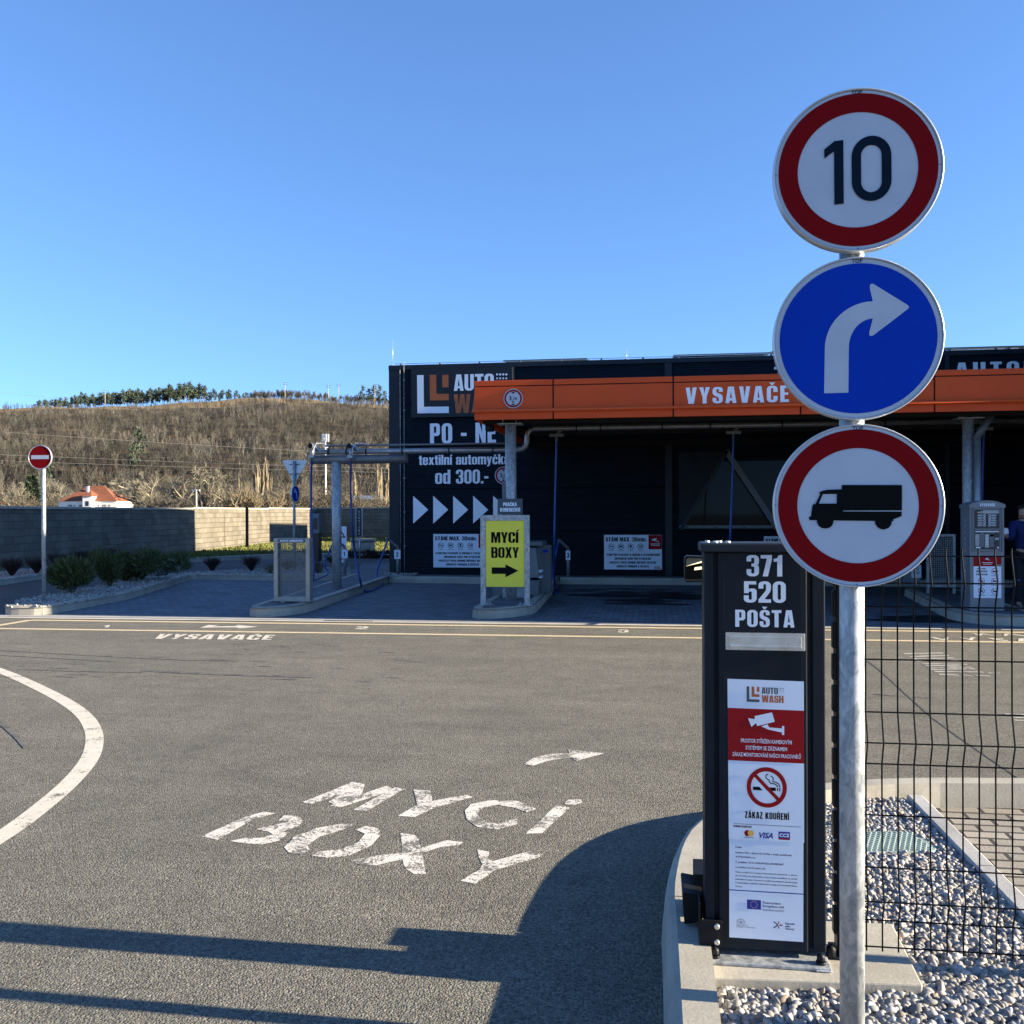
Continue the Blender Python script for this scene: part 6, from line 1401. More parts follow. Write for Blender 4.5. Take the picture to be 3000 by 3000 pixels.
def bare_tree(name, label, cat, u, Y, vtop, mat, seed, group, spread=.5, stems=1, width=1.0, tw=.014, levels=5, lean=.4, kids=(6, 5, 4, 3), upb=.32, start=.18, r0=None, zb=0.0):
    base = D(u, 1500, Y); base.z = zb; h = D(u, vtop, Y).z - zb
    th = thing(name, label, cat, base, group); rd = np.random.default_rng(seed)
    tr, lb_ = branches(1.0, spread, seed, stems, levels, kids, r0=.03, upb=upb, start=start, lean=lean)
    top = max(float(x[1][2]) for x in lb_); k = h / top
    sc = lambda L_, rm: [(np.array(a) * [k * width, k * width, k], np.array(b) * [k * width, k * width, k], max(r1 * k, rm), max(r2 * k, rm * .8)) for a, b, r1, r2 in L_]
    V, F, t = sticks(sc(tr, tw * 2), 1.0, .06, rd, 6); part_np('trunk', V, F, mat, t, th, True)
    V, F, t = sticks(sc(lb_, tw), 1.0, .16, rd, 3); part_np('crown', V, F, mat, t, th); return th
TG = 'bare winter trees beyond the block wall'
bare_tree('bare_tree', 'broad pale bare tree between the red roofed house and the dark trunked tree', 'tree', 480, 120, 1362, 'bark_light', 5, TG, .55, 3, 1.15, .022, lean=.5)
bare_tree('bare_tree', 'pale bare tree right behind the wooden pole with a crossarm', 'tree', 612, 125, 1368, 'bark_light', 9, TG, .55, 2, 1.1, .022, lean=.4)
bare_tree('bare_tree', 'dark trunked crooked bare tree just right of the wooden pole', 'tree', 583, 112, 1392, 'bark_dark', 12, TG, .5, 2, .8, .022, levels=4, lean=.3)
bare_tree('poplar', 'slim golden bare poplar, left one of the pair above the spreading willow', 'tree', 697, 150, 1345, 'bark_gold', 21, TG, .16, 2, .40, .026, lean=.05, upb=.9, start=.08)
bare_tree('poplar', 'slim golden bare poplar, right one of the pair, left of the triangular sign', 'tree', 766, 150, 1336, 'bark_gold', 22, TG, .16, 3, .42, .026, lean=.05, upb=.9, start=.08)
bare_tree('poplar', 'golden bare poplar just left of the dark hall corner', 'tree', 1112, 140, 1350, 'bark_gold', 23, TG, .18, 3, .40, .026, lean=.06, upb=.9, start=.08)
bare_tree('poplar', 'golden bare poplar half hidden by the dark hall corner', 'tree', 1142, 142, 1348, 'bark_gold', 24, TG, .18, 3, .40, .026, lean=.06, upb=.9, start=.08)
bare_tree('poplar', 'thin bare poplar between the T stand post and the sagging blue hose', 'tree', 1030, 150, 1375, 'bark_gold', 25, TG, .16, 2, .35, .026, lean=.05, upb=.9, start=.08)
bare_tree('willow', 'fan shaped golden willow with many stems left of the triangular sign', 'tree', 748, 105, 1410, 'bark_gold', 31, TG, .32, 11, 1.35, .020, levels=4, lean=.85, kids=(6, 5, 4))
bare_tree('bare_tree', 'pale yellow bare tree at the left picture edge', 'tree', 14, 125, 1408, 'bark_light', 35, TG, .5, 3, 1.1, .024, lean=.4)
bare_tree('bare_tree', 'pale bare tree left of the red roofed house behind the no entry sign', 'tree', 152, 215, 1398, 'bark_light', 36, TG, .5, 3, 1.0, .024, lean=.35)
bare_tree('bare_tree', 'grey bare tree close against the right end of the red roofed house', 'tree', 424, 215, 1400, 'bark_light', 37, TG, .5, 2, 1.0, .024, lean=.35)
for i, (u, Y, vt, lab) in enumerate(((845, 115, 1402, 'rusty brown bare bush behind the triangular sign'), (885, 120, 1420, 'brown bare bush between the triangular sign and the left blue hose'), (940, 125, 1415, 'brown bare bush below the white mast'), (650, 128, 1430, 'grey brown bush left of the willow'), (1075, 128, 1430, 'brown bare bush behind the pale flat building'), (540, 118, 1440, 'low pale bush between two bare trees'), (60, 115, 1445, 'low brown bush at the left beneath the conifer'), (205, 215, 1448, 'brown bush behind the no entry sign post'), (384, 215, 1440, 'brown bush right behind the red roofed house'))):
    bare_tree('bare_bush', lab, 'bush', u, Y, vt, ('brush', 'bare_twig')[i % 2], 50 + i, 'bare bushes beyond the block wall', .5, 9, 1.5, .022, levels=4, lean=.9, kids=(6, 5, 4))
def conifer_mesh(h, w, n, seed, layers=True):
    rd = np.random.default_rng(seed); f = rd.random(n) ** .8; z = h * (.14 + .86 * f); a = rd.uniform(0, 6.28, n); R_ = w * (1 - f) ** .75 * (.55 + .45 * np.sin(f * 40) ** 2) * rd.uniform(.2, 1, n) ** .5 + .05
    P_ = np.stack([np.cos(a) * R_, np.sin(a) * R_, z - R_ * .18], 1); d = unit(np.stack([np.cos(a), np.sin(a), rd.normal(size=n) * .35 - .05], 1)); V, F = quads(P_, d, h * rd.uniform(.05, .1, n), h * rd.uniform(.02, .04, n))
    t = np.repeat(rd.uniform(.55, 1.35, n), 4)[:, None] * np.ones((1, 3)); return V, F, t
def trunk_mesh(h, r):
    A_ = np.array([[0, 0, 0.], [0, 0, h * .4], [0, 0, h * .8]]); B_ = np.array([[0, 0, h * .4], [0, 0, h * .8], [0, 0, h]]); V, F = segs(A_, B_, np.array([r, r * .7, r * .4]), np.array([r * .7, r * .4, .02]), 6); return V, F, np.ones((len(V), 3))
for u, Y, vt, w, lab in ((95, 140, 1392, 2.0, 'dark conifer left of the no entry sign post'), (402, 200, 1438, 1.6, 'green conifer behind the right end of the red roofed house')):
    b = D(u, 1500, Y); b.z = 0; th = thing('conifer', lab, 'tree', b); h = D(u, vt, Y).z
    V, F, t = conifer_mesh(h, w, 2600, int(u)); part_np('crown', V, F, 'pine_needle', t, th); V, F, t = trunk_mesh(h * .95, .12); part_np('trunk', V, F, 'bark_dark', t, th)

# ---- hill
CR = [(-3500, 1290), (-1200, 1240), (0, 1196), (300, 1188), (600, 1177), (800, 1169), (1000, 1177), (1150, 1184), (1600, 1190), (2200, 1225), (3500, 1270), (6000, 1330)]
def hill_z(X, Y):
    u = 1500 + X / Y * FPX; zc_ = 1.6 + (1500 - np.interp(u, [c[0] for c in CR], [c[1] for c in CR])) / FPX * 470
    p = np.interp(Y, [225, 250, 300, 380, 440, 470, 500, 560, 760], [-.02, .03, .28, .68, .93, 1.0, 1.035, 1.0, .55]); n = .012 * np.sin(X * .05 + Y * .03) + .01 * np.sin(X * .023 - Y * .07) + .006 * np.sin(X * .19 + Y * .11)
    return zc_ * np.maximum(p + n * (p > .05), -.03)
gx_ = np.linspace(-620, 620, 260); gy_ = np.concatenate([np.linspace(222, 520, 120), np.linspace(530, 760, 24)])
XX, YY = np.meshgrid(gx_, gy_); ZZ = hill_z(XX, YY); Wx, Wy = XX * CA - YY * SA, XX * SA + YY * CA
ny, nx = XX.shape; V = np.stack([Wx, Wy, ZZ], 2).reshape(-1, 3); ii = (np.arange(ny - 1)[:, None] * nx + np.arange(nx - 1)[None]).reshape(-1); F = np.stack([ii, ii + 1, ii + nx + 1, ii + nx], 1)
hill = kind(npmesh('hill', V, F, 'hill_soil', None, True), 'structure'); hill.data.materials.append(MATS['meadow'])
yc = YY[:-1, :-1].reshape(-1); xc_ = XX[:-1, :-1].reshape(-1); md = (yc > 433 + 6 * np.sin(xc_ * .06)) & (yc < 474 + 5 * np.sin(xc_ * .043 + 1)); md |= (np.sin(xc_ * .09 + yc * .2) > .93) & (yc > 425)
hill.data.polygons.foreach_set('material_index', md.astype(np.int32)); hill.data.update()
# the far leafless wood on the slope, one mass
def wood(name, n, mat, ymin, ymax, xr, hmin, hmax, seed, tw, nv=7, spread=.42, dens=None):
    rd = np.random.default_rng(seed); var = []
    for k in range(nv):
        tr, lb_ = branches(1.0, spread, seed * 10 + k, 1 if k % 2 else 2, 4, (6, 4, 3), r0=.016, upb=.55, start=.22, lean=.25)
        top = max(float(x[1][2]) for x in lb_); L_ = tr + lb_; A_ = np.array([x[0] for x in L_]) / top; B_ = np.array([x[1] for x in L_]) / top; r1 = np.maximum(np.array([x[2] for x in L_]) / top, tw); s = unit(np.cross(B_ - A_, rd.normal(size=A_.shape)))
        Vv = np.stack([A_ - s * r1[:, None], A_ + s * r1[:, None], B_ + s * r1[:, None] * .6, B_ - s * r1[:, None] * .6], 1).reshape(-1, 3); var.append(Vv)
    Vs, Ts = [], []
    X = rd.uniform(xr[0], xr[1], n); Y = ymin + (ymax - ymin) * rd.random(n); Z = hill_z(X, Y)
    clump = np.sin(X * .05 + 2 * np.sin(Y * .04)) + np.sin(Y * .09 + X * .02)
    for i in range(n):
        h = rd.uniform(hmin, hmax) * np.interp(Y[i], [240, 330, 430], [1.0, .75, .46] if ymax < 450 else [1, 1, 1]); v = var[rd.integers(nv)]; a = rd.uniform(0, 6.28); c, s = math.cos(a), math.sin(a); wd = h * rd.uniform(.7, 1.1)
        wx, wy = X[i] * CA - Y[i] * SA, X[i] * SA + Y[i] * CA
        Vs.append(np.stack([(v[:, 0] * c - v[:, 1] * s) * wd + wx, (v[:, 0] * s + v[:, 1] * c) * wd + wy, v[:, 2] * h + Z[i] - .2], 1)); t = rd.uniform(.38, 1.5) * (1 + .14 * clump[i]); hu = rd.normal() * .05; Ts.append(np.tile([[t * (1 + hu), t, t * (1 - hu)]], (len(v), 1)))
    V = np.concatenate(Vs); T_ = np.concatenate(Ts); F = np.arange(len(V)).reshape(-1, 4); return kind(npmesh(name, V, F, mat, T_), 'stuff')
wood('bare_wood', 6600, 'bare_twig', 236, 434, (-300, 70), 5.5, 10, 3, .0031, nv=9)
wood('undergrowth', 1300, 'brush', 232, 436, (-300, 70), 1.2, 2.6, 4, .014, spread=.6)
wood('meadow_brush', 130, 'brush', 438, 470, (-230, 60), .8, 2.0, 14, .014, spread=.6)
wood('hedge_brush', 420, 'brush', 474, 486, (-130, 20), 2.5, 5.5, 6, .010)
protos = []
# pines along the ridge, every one its own tree
def pine_mesh(seed, n=300, lo=.42):
    rd = np.random.default_rng(seed); V, F, T_ = [], [], []; nb = 16
    bz = lo + (1 - lo) * (np.arange(nb) + rd.random(nb)) / nb; ba = rd.uniform(0, 6.28, nb); bl = .17 * (1.05 - ((bz - lo) / (1 - lo)) ** 1.6 * .75) * rd.uniform(.6, 1.2, nb)
    k = rd.integers(0, nb, n); C = np.stack([np.cos(ba[k]) * bl[k], np.sin(ba[k]) * bl[k], bz[k]], 1) * np.stack([rd.uniform(.3, 1.1, n)] * 2 + [np.ones(n)], 1) + rd.normal(size=(n, 3)) * [.035, .035, .025]
    V, F = quads(C, unit(rd.normal(size=(n, 3)) + [0, 0, .3]), rd.uniform(.05, .11, n), rd.uniform(.03, .06, n)); t = np.repeat(rd.uniform(.45, 1.4, n), 4)[:, None] * np.ones((1, 3)); return V, F, t
rp = random.Random(5); spots = []
for i in range(104): u = 108 + (600 - 108) * (i + rp.random()) / 104; spots.append((u, rp.uniform(472, 500), np.interp(u, [100, 200, 330, 450, 600], [4.2, 6.8, 8.6, 9.6, 9.4]) * rp.uniform(.82, 1.15)))
for i in range(26): u = 600 + 190 * (i + rp.random()) / 26; spots.append((u, rp.uniform(488, 505), np.interp(u, [600, 790], [7.5, 4.2]) * rp.uniform(.8, 1.15)))
for i in range(7): spots.append((830 + 24 * i + rp.uniform(-5, 5), rp.uniform(495, 505), rp.uniform(2.5, 4)))
for u, h in ((1063, 9.0), (1083, 8.0), (1096, 9.6), (1113, 9.8), (1128, 7.6), (1146, 7.8), (543, 9.6), (497, 9.8)): spots.append((u, rp.uniform(470, 480), h))
PL = {'row': 'dark green pine in the long row along the left hill ridge', 'mid': 'smaller dark pine in the thinning row along the middle of the ridge', 'low': 'low dark pine top on the ridge left of the hall', 'right': 'tall lone pine in the small group on the ridge beside the dark hall'}
for i, (u, Y, h) in enumerate(spots):
    a = (u - 1500) / FPX; p = cam2w(a * Y, Y); z = float(hill_z(np.array([a * Y]), np.array([Y]))[0]) - .2
    key = 'row' if u < 600 else ('mid' if u < 800 else ('low' if u < 1050 else 'right')); pid = (3 if key == 'right' else 0) + i % 3
    grp = 'pines along the hill ridge, ' + key
    while len(protos) <= pid:
        th = thing('pine_tree', PL[key], 'tree', (0, 0, 0), grp); lo = .42 if len(protos) < 3 else .3
        V, F, t = pine_mesh(60 + len(protos), lo=lo); part_np('crown', V, F, 'pine_needle', t, th); V, F, t = trunk_mesh(.97, .013); part_np('trunk', V, F, 'bark_light', t, th); protos.append([th, False])
    pr_ = protos[pid]; wd = h * rp.uniform(.85, 1.2)
    if not pr_[1]:
        th = pr_[0]; pr_[1] = True; th.location = (p.x, p.y, z); th.scale = (wd, wd, h); th['label'] = PL[key]; th['group'] = grp
    else: dup(pr_[0], (p.x, p.y, z), PL[key], grp, rp.uniform(0, 6.28), (wd, wd, h))
for i, (u, h, lab) in enumerate(((410, 13, 'big dark pine standing alone on the wooded slope, right one of two'), (392, 10, 'dark pine on the wooded slope, left one of two'), (145, 9, 'dark pine low on the slope above the no entry sign'))):
    Y = (300, 290, 270)[i]; a = (u - 1500) / FPX; p = cam2w(a * Y, Y); dup(protos[3][0], (p.x, p.y, float(hill_z(np.array([a * Y]), np.array([Y]))[0])), lab, 'pines on the slope', i * 1.3, (h * .8, h * .8, h))
for u, vt, vb, lab in ((835, 1117, 1168, 'thin power pylon on the middle of the hill ridge'), (962, 1126, 1172, 'thin power pylon, left of the two close ones on the ridge'), (992, 1122, 1170, 'thin power pylon, right of the two close ones on the ridge'), (1098, 1128, 1182, 'pale thin pylon among the lone pines'), (308, 1140, 1186, 'thin pylon before the left row of pines')):
    Y = 468; p = D(u, vb, Y); q = D(u, vt, Y); th = thing('power_pylon', lab, 'pylon', (p.x, p.y, p.z - 1)); mb = MB(); mb.tube([(p.x, p.y, p.z - 1), q], .2, 6, r1=.12); mb.build('mast', 'stone', th)
    mb = MB()
    for dz in (.6, 1.5): mb.box(q.x - 1.0, q.x + 1.0, q.y - .08, q.y + .08, q.z - dz - .08, q.z - dz + .08)
    mb.build('crossarm', 'frame_grey', th)

# ---- houses, mast, wires
def hip_house(name, label, u0, u1, Y, dp, ve, vr, wall, over=.18):
    a, b = D(u0, 1488, Y), D(u1, 1488, Y); ze, zr_ = D(u0, ve, Y).z, D(u0, vr, Y + dp / 2).z
    o = Vector((a.x, a.y, 0)); ex = (Vector((b.x, b.y, 0)) - o).normalized(); W_ = (b - a).length; ey = Vector((-ex.y, ex.x, 0)); th = thing(name, label, 'house', o)
    P_ = lambda x, y, z: tuple(o + ex * x + ey * y + Vector((0, 0, z))); mb = MB(); v = [P_(x, y, z) for z in (0, ze) for y in (0, dp) for x in (0, W_)]; mb.add(v, [(0, 2, 3, 1), (4, 5, 7, 6), (0, 1, 5, 4), (2, 6, 7, 3), (0, 4, 6, 2), (1, 3, 7, 5)]); mb.build('wall', wall, th)
    hl = dp * .5; mb = MB(); v = [P_(-over, -over, ze), P_(W_ + over, -over, ze), P_(W_ + over, dp + over, ze), P_(-over, dp + over, ze), P_(hl, dp / 2, zr_), P_(W_ - hl, dp / 2, zr_)]
    mb.add(v, [(0, 1, 5, 4), (1, 2, 5), (2, 3, 4, 5), (3, 0, 4), (0, 3, 2, 1)]); rf = mb.build('roof', 'roof_tile', th); return th, P_, W_, ze, zr_, rf
th, P_, W_, ze, zr_, rf = hip_house('village_house', 'pale house with red hipped tile roof and small turret behind the wall', 172, 341, 190, 8.4, 1468.5, 1424, 'house_wall')
k = W_ / 169.0
def hwin(par, x, z, w_, h_):
    mb = MB(); mb.add([P_(x, -.02, z), P_(x + w_, -.02, z), P_(x + w_, -.02, z + h_), P_(x, -.02, z + h_), P_(x, .05, z), P_(x + w_, .05, z), P_(x + w_, .05, z + h_), P_(x, .05, z + h_)], [(0, 1, 2, 3), (0, 4, 5, 1), (1, 5, 6, 2), (2, 6, 7, 3), (3, 7, 4, 0)]); o = mb.build('window', 'window_dark', par)
    mb = MB(); 
    for f_ in (.5,): mb.add([P_(x + w_ * f_ - .04, -.05, z), P_(x + w_ * f_ + .04, -.05, z), P_(x + w_ * f_ + .04, -.05, z + h_), P_(x + w_ * f_ - .04, -.05, z + h_)], [(0, 1, 2, 3)])
    mb.add([P_(x, -.05, z + h_ * .62), P_(x + w_, -.05, z + h_ * .62), P_(x + w_, -.05, z + h_ * .68), P_(x, -.05, z + h_ * .68)], [(0, 1, 2, 3)]); mb.build('glazing_bar', 'house_wall_white', o)
for uu, w_ in ((199, .5), (204, .5), (215.5, .3), (230.5, .45), (236, .45), (251, .3), (283.5, .4), (299, .5), (305, .4), (318, .3)): hwin(th, (uu - 172) * k, ze - 1.7, w_, 1.0)
tx0, tx1 = (252.5 - 172) * k, (283 - 172) * k; zt_ = D(270, 1454, 188).z; za = D(270, 1437, 189).z; mb = MB(); v = [P_(x, y, z) for z in (0, zt_) for y in (-1.6, 2.5) for x in (tx0, tx1 - .4)]; mb.add(v, [(0, 2, 3, 1), (4, 5, 7, 6), (0, 1, 5, 4), (2, 6, 7, 3), (0, 4, 6, 2), (1, 3, 7, 5)]); tu = mb.build('turret', 'house_wall_white', th)
mb = MB(); c_ = (tx0 + tx1 - .4) / 2; v = [P_(tx0 - .2, -1.8, zt_), P_(tx1 - .2, -1.8, zt_), P_(tx1 - .2, 2.6, zt_), P_(tx0 - .2, 2.6, zt_), P_(c_, .4, za)]; mb.add(v, [(0, 1, 4), (1, 2, 4), (2, 3, 4), (3, 0, 4), (3, 2, 1, 0)]); mb.build('turret_roof', 'roof_tile', tu)
x_ = (261 - 172) * k; mb = MB(); mb.add([P_(x_, -1.63, zt_ - 1.9), P_(x_ + .65, -1.63, zt_ - 1.9), P_(x_ + .65, -1.63, zt_ - .95), P_(x_, -1.63, zt_ - .95)], [(0, 1, 2, 3)]); mb.build('window', 'window_dark', tu)
mb = MB()
q = P_((240 - 172) * k, 2.6, 0); zq = D(240, 1428, 192).z; mb.box(q[0] - .25, q[0] + .25, q[1] - .25, q[1] + .25, zq - 1.2, zq + .25); mb.build('chimney', 'house_wall_white', rf)
hip_house('village_house', 'red tiled roof of a low house at the far left behind the wall', -45, 44, 160, 6, 1478, 1456, 'house_wall')
p0, p1 = D(1036, 1488, 150), D(1175, 1488, 150); fb = thing('flat_building', 'long pale flat roofed shed left of the hall corner behind the wall', 'building', (p0.x, p0.y, 0)); zt_, z2_ = D(1036, 1452, 150).z, D(1036, 1464, 150).z
mb = MB(); mb.box(p0.x, p1.x + 6, p0.y, p0.y + 5, z2_, zt_); mb.build('fascia', 'house_wall', fb); mb = MB(); mb.box(p0.x + .2, p1.x + 6, p0.y + 2.0, p0.y + 4.8, 0, z2_); mb.build('wall', 'stone', fb)
for i in range(4): mb = MB(); x = p0.x + .3 + i * 2.9; mb.box(x, x + .16, p0.y + .1, p0.y + .26, 0, z2_); mb.build('post', 'house_wall_white', fb)
b = D(954, 1488, 230); t_ = D(954, 1276, 230); cmst = thing('mobile_mast', 'slim white mobile phone mast with antennas rising behind the T stand', 'mast', (b.x, b.y, 0)); mb = MB(); mb.tube([(b.x, b.y, 0), (b.x, b.y, t_.z)], .2, 10, r1=.14); mb.build('pole', 'house_wall_white', cmst)
for i in range(6):
    a = i * math.pi / 3; mb = MB(); x, y = b.x + .75 * math.cos(a), b.y + .75 * math.sin(a); mb.box(x - .13, x + .13, y - .1, y + .1, t_.z - 1.5, t_.z + .35); mb.tube([(b.x, b.y, t_.z - .8), (x, y, t_.z - .8)], .05, 5); mb.build('antenna', 'house_wall_white', cmst)
for i in range(3): a = .5 + i * 2.1; mb = MB(); x, y = b.x + .4 * math.cos(a), b.y + .4 * math.sin(a); mb.box(x - .18, x + .18, y - .15, y + .15, t_.z - 2.9, t_.z - 2.2); mb.build('radio_unit', 'house_wall_white', cmst)
b, t_ = D(575, 1488, 100), D(575, 1434, 100); up_ = thing('utility_pole', 'wooden utility pole with a pale crossarm before the bare trees', 'utility pole', (b.x, b.y, 0)); mb = MB(); mb.tube([(b.x, b.y, 0), (b.x, b.y, t_.z)], .1, 8); mb.build('pole', 'stone', up_); l_, r_ = D(561, 1436, 100), D(586, 1436, 100); mb = MB(); mb.box(l_.x, r_.x, b.y - .06, b.y + .06, l_.z - .09, l_.z + .05); mb.build('crossarm', 'house_wall', up_)
for lab, (u0, v0), (u1, v1), Y, rad in (('topmost long overhead wire crossing the wooded slope', (0, 1266), (907, 1323), 120, .034), ('middle overhead wire crossing the slope', (0, 1333), (1150, 1374), 121, .034), ('lowest overhead wire crossing just above the bare trees', (0, 1350.5), (1150, 1385.5), 122, .034), ('faint overhead wire in the sky at the far left', (0, 1150), (125, 1162), 400, .06)):
    a, b = D(u0, v0, Y), D(u1, v1, Y); d = b - a; th = thing('overhead_wire', lab, 'wire', a - d * .6, 'overhead power wires'); mb = MB(); mb.tube([a + d * s - Vector((0, 0, .35 * math.sin(math.pi * min(1, max(0, (s + .6) / 2.2))))) + Vector((0, 0, .3)) for s in [-.6 + .08 * i for i in range(28)]], rad * .62, 5); mb.build('cable', 'stone', th)

# ---- road signs and small things at the back
q = G(129, 1761, .13); ne = thing('no_entry_sign', 'red no entry sign with white bar on a galvanised post in the left gravel island', 'road sign', (q.x, q.y, .1)); mb = MB(); zc_ = T(124.5, 1340, q.y).z; mb.cyl(q.x, q.y, .1, zc_ + .12, .034, 16); mb.build('pole', 'galvanised', ne)
mpn = basis((q.x - .02, q.y - .06, zc_), -A * .4); mb = MB(); rn = 57.5 / 1.61 / FPX * 15.9; pl = sign_plate(ne, 'plate', mpn, rn); f = MB(); annulus(f, mpn, 0, rn * .97, .003, 0, 48); annulus(f, mpn, 0, rn * .93, .0045, 1, 48); f.flat([rect(-rn * .77, -rn * .16, rn * .77, rn * .16)], lambda x, y: mpn(x, y, .0065), 0); f.build('face', ['signwhite', 'signred'], pl)
b = D(862, 1500, 24.3); b.z = .12; gw = thing('give_way_sign', 'post with the back of a triangular give way sign above a blue arrow disc', 'road sign', b); mb = MB(); zt_ = D(862, 1350, 24.3).z; mb.cyl(b.x, b.y, .1, zt_, .035, 12); mb.build('pole', 'galvanised', gw)
g2 = lambda u, v: (D(u, v, 24.35).x, D(u, v, 24.35).z); mb = MB(); mb.plate(rounded([(*g2(863, 1418), .05), (*g2(904, 1348), .05), (*g2(825, 1348), .05)], 5), b.y + .045, b.y + .06); tp_ = mb.build('triangle_plate', 'alu_rim', gw)
mb = MB()
for v in (1361, 1389): p, q = g2(848, v), g2(880, v); mb.box(p[0], q[0], b.y + .025, b.y + .045, p[1] - .012, p[1] + .012)
mb.build('clamp', 'frame_grey', tp_)
c = D(867, 1446.5, 24.2); mpp = basis((c.x, c.y - .03, c.z), R(-75) - A); rr_ = .205; pl = sign_plate(gw, 'arrow_disc', mpp, rr_); f = MB(); annulus(f, mpp, 0, rr_ * .96, .003, 0, 40); annulus(f, mpp, 0, rr_ * .9, .0045, 1, 40); f.flat([[(.03, -.12), (.075, -.12), (.075, .04), (-.02, .10), (-.02, .15), (-.11, .07), (-.02, .0), (-.02, .045), (.03, .01)]], lambda x, y: mpp(x, y, .006), 0); f.build('face', ['signwhite', 'signblue'], pl)
# terminal with silver head
Yk = 29.2; p0, p1 = D(909, 1640, Yk), D(936, 1640, Yk); kz = lambda v: D(920, v, Yk).z; ki = thing('payment_terminal', 'dark payment terminal with silver head behind the left blue hose', 'terminal', (p0.x, p0.y, .1)); mb = MB(); mb.box(p0.x, p1.x - .02, p0.y, p0.y + .3, .1, kz(1563)); mb.build('pedestal', 'machine_panel', ki); mb = MB(); mb.box(p0.x - .01, p1.x + .02, p0.y - .04, p0.y + .32, kz(1563), kz(1505)); hd = mb.build('head', 'grey_machine', ki, bevel=.01); mb = MB(); mb.box(p0.x + .11, p1.x - .03, p0.y - .05, p0.y - .04, kz(1551), kz(1518)); mb.build('screen', 'machine_panel', hd)
Yd = 31; p0, p1 = D(1045, 1600, Yd), D(1062, 1600, Yd); dz = lambda v: D(1053, v, Yd).z; dk = thing('thank_you_sign', 'tall narrow dark sign with white vertical letters on a thin post before the block wall', 'sign', ((p0.x + p1.x) / 2, p0.y, .1)); mb = MB(); mb.cyl((p0.x + p1.x) / 2, p0.y + .03, .1, dz(1570), .025, 10); mb.build('post', 'alu_rim', dk)
mb = MB(); mb.box(p0.x, p1.x, p0.y - .03, p0.y + .03, dz(1571), dz(1489)); pb = mb.build('panel', 'machine_panel', dk); mb = MB(); mb.box(p0.x - .02, p0.x, p0.y - .04, p0.y + .04, dz(1572), dz(1488)); mb.box(p1.x, p1.x + .02, p0.y - .04, p0.y + .04, dz(1572), dz(1488)); mb.build('edge_frame', 'alu_rim', pb); mb = MB()
for i, ch in enumerate('DĚKUJEME'): text(mb, ch, (p0.x + p1.x) / 2, dz(1502 + 9.2 * i), .065, LM(p0.y - .034))
mb.build('lettering', 'sheet_white', pb)
Ye = 22.7; p0, p1 = D(978, 1600, Ye), D(1017, 1600, Ye); ez_ = lambda v: D(1000, v, Ye).z; wp = thing('warning_sign', 'white rectangular warning sign with red triangle half hidden by the T stand post', 'sign', (p0.x, p0.y, .12)); mb = MB()
for xx in (p0.x + .08, p1.x - .04): mb.cyl(xx, p0.y + .03, .12, ez_(1560), .015, 8)
mb.build('legs', 'alu_rim', wp); mb = MB(); mb.box(p0.x, p1.x, p0.y, p0.y + .012, ez_(1648), ez_(1542)); pb = mb.build('panel', 'sheet_white', wp); mb = MB(); cxx, w_ = (p0.x + p1.x) / 2, .14; z0_, z1_ = ez_(1575), ez_(1548); mb.flat([[(cxx - w_, z0_), (cxx + w_, z0_), (cxx, z1_)], [(cxx - w_ * .6, z0_ + .03), (cxx, z1_ - .06), (cxx + w_ * .6, z0_ + .03)]], LM(p0.y - .003), 0)
f = lambda x, y: (cxx + x, p0.y - .003, y); no_symbol(mb, f, 0, ez_(1605), .08, 0); no_symbol(mb, f, 0, ez_(1632), .08, 0); mb.build('print', 'signred_bright', pb)
q = G(1053, 1618, .12); sw = thing('stone_well', 'round pale concrete planter with a wider rim beside the thank you sign', 'planter', (q.x, q.y + .45, .1)); mb = MB(); mb.cyl(q.x, q.y + .45, .08, .52, .45, 28); mb.build('ring', 'stone', sw); mb = MB(); mb.cyl(q.x, q.y + .45, .52, .61, .49, 28); mb.build('rim', 'kerb_concrete', sw)
flatpoly('terrace', [g(1000, 1626, .12), g(1260, 1626, .12), g(1260, 1612, .12), g(1000, 1612, .12)], .121, 'slab_concrete')

# ---- planting
def shrub(name, label, cat, loc, hw, h, n, mat, seed, group, leaf=(.05, .1), lw=.018, up=.7, stems=12):
    rd = np.random.default_rng(seed); th = thing(name, label, cat, loc, group)
    lob = rd.normal(size=(7, 3)) * [hw * .48, hw * .48, h * .16] + [0, 0, h * .52]; lr = rd.uniform(.45, .95, 7)
    k = rd.integers(0, 7, n); d = unit(rd.normal(size=(n, 3))); rad_ = rd.random(n) ** .4
    P = lob[k] + d * rad_[:, None] * lr[k][:, None] * np.array([hw * .62, hw * .62, h * .40]); P[:, 2] = np.clip(P[:, 2], .03, None)
    w0 = np.clip(P[:, 2] / (h * .35), .35, 1); P[:, :2] *= w0[:, None]
    dr = unit(d * .8 + rd.normal(size=(n, 3)) * .45 + [0, 0, up]); V, F = quads(P, dr, rd.uniform(*leaf, n), lw * rd.uniform(.7, 1.3, n)); t = np.repeat(rd.uniform(.5, 1.5, n), 4)[:, None] * np.array([[1, 1, 1.]]); part_np('foliage', V, F, mat, t, th)
    a = rd.uniform(0, 6.28, stems); A_ = np.zeros((stems, 3)); B_ = np.stack([np.cos(a) * hw * .5, np.sin(a) * hw * .5, np.full(stems, h * .55)], 1); V, F = segs(A_, B_, np.full(stems, .012), np.full(stems, .005), 4); part_np('stems', V, F, 'bark_dark', np.ones((len(V), 3)), th); return th
SG = 'leafy evergreen shrubs on the left island'
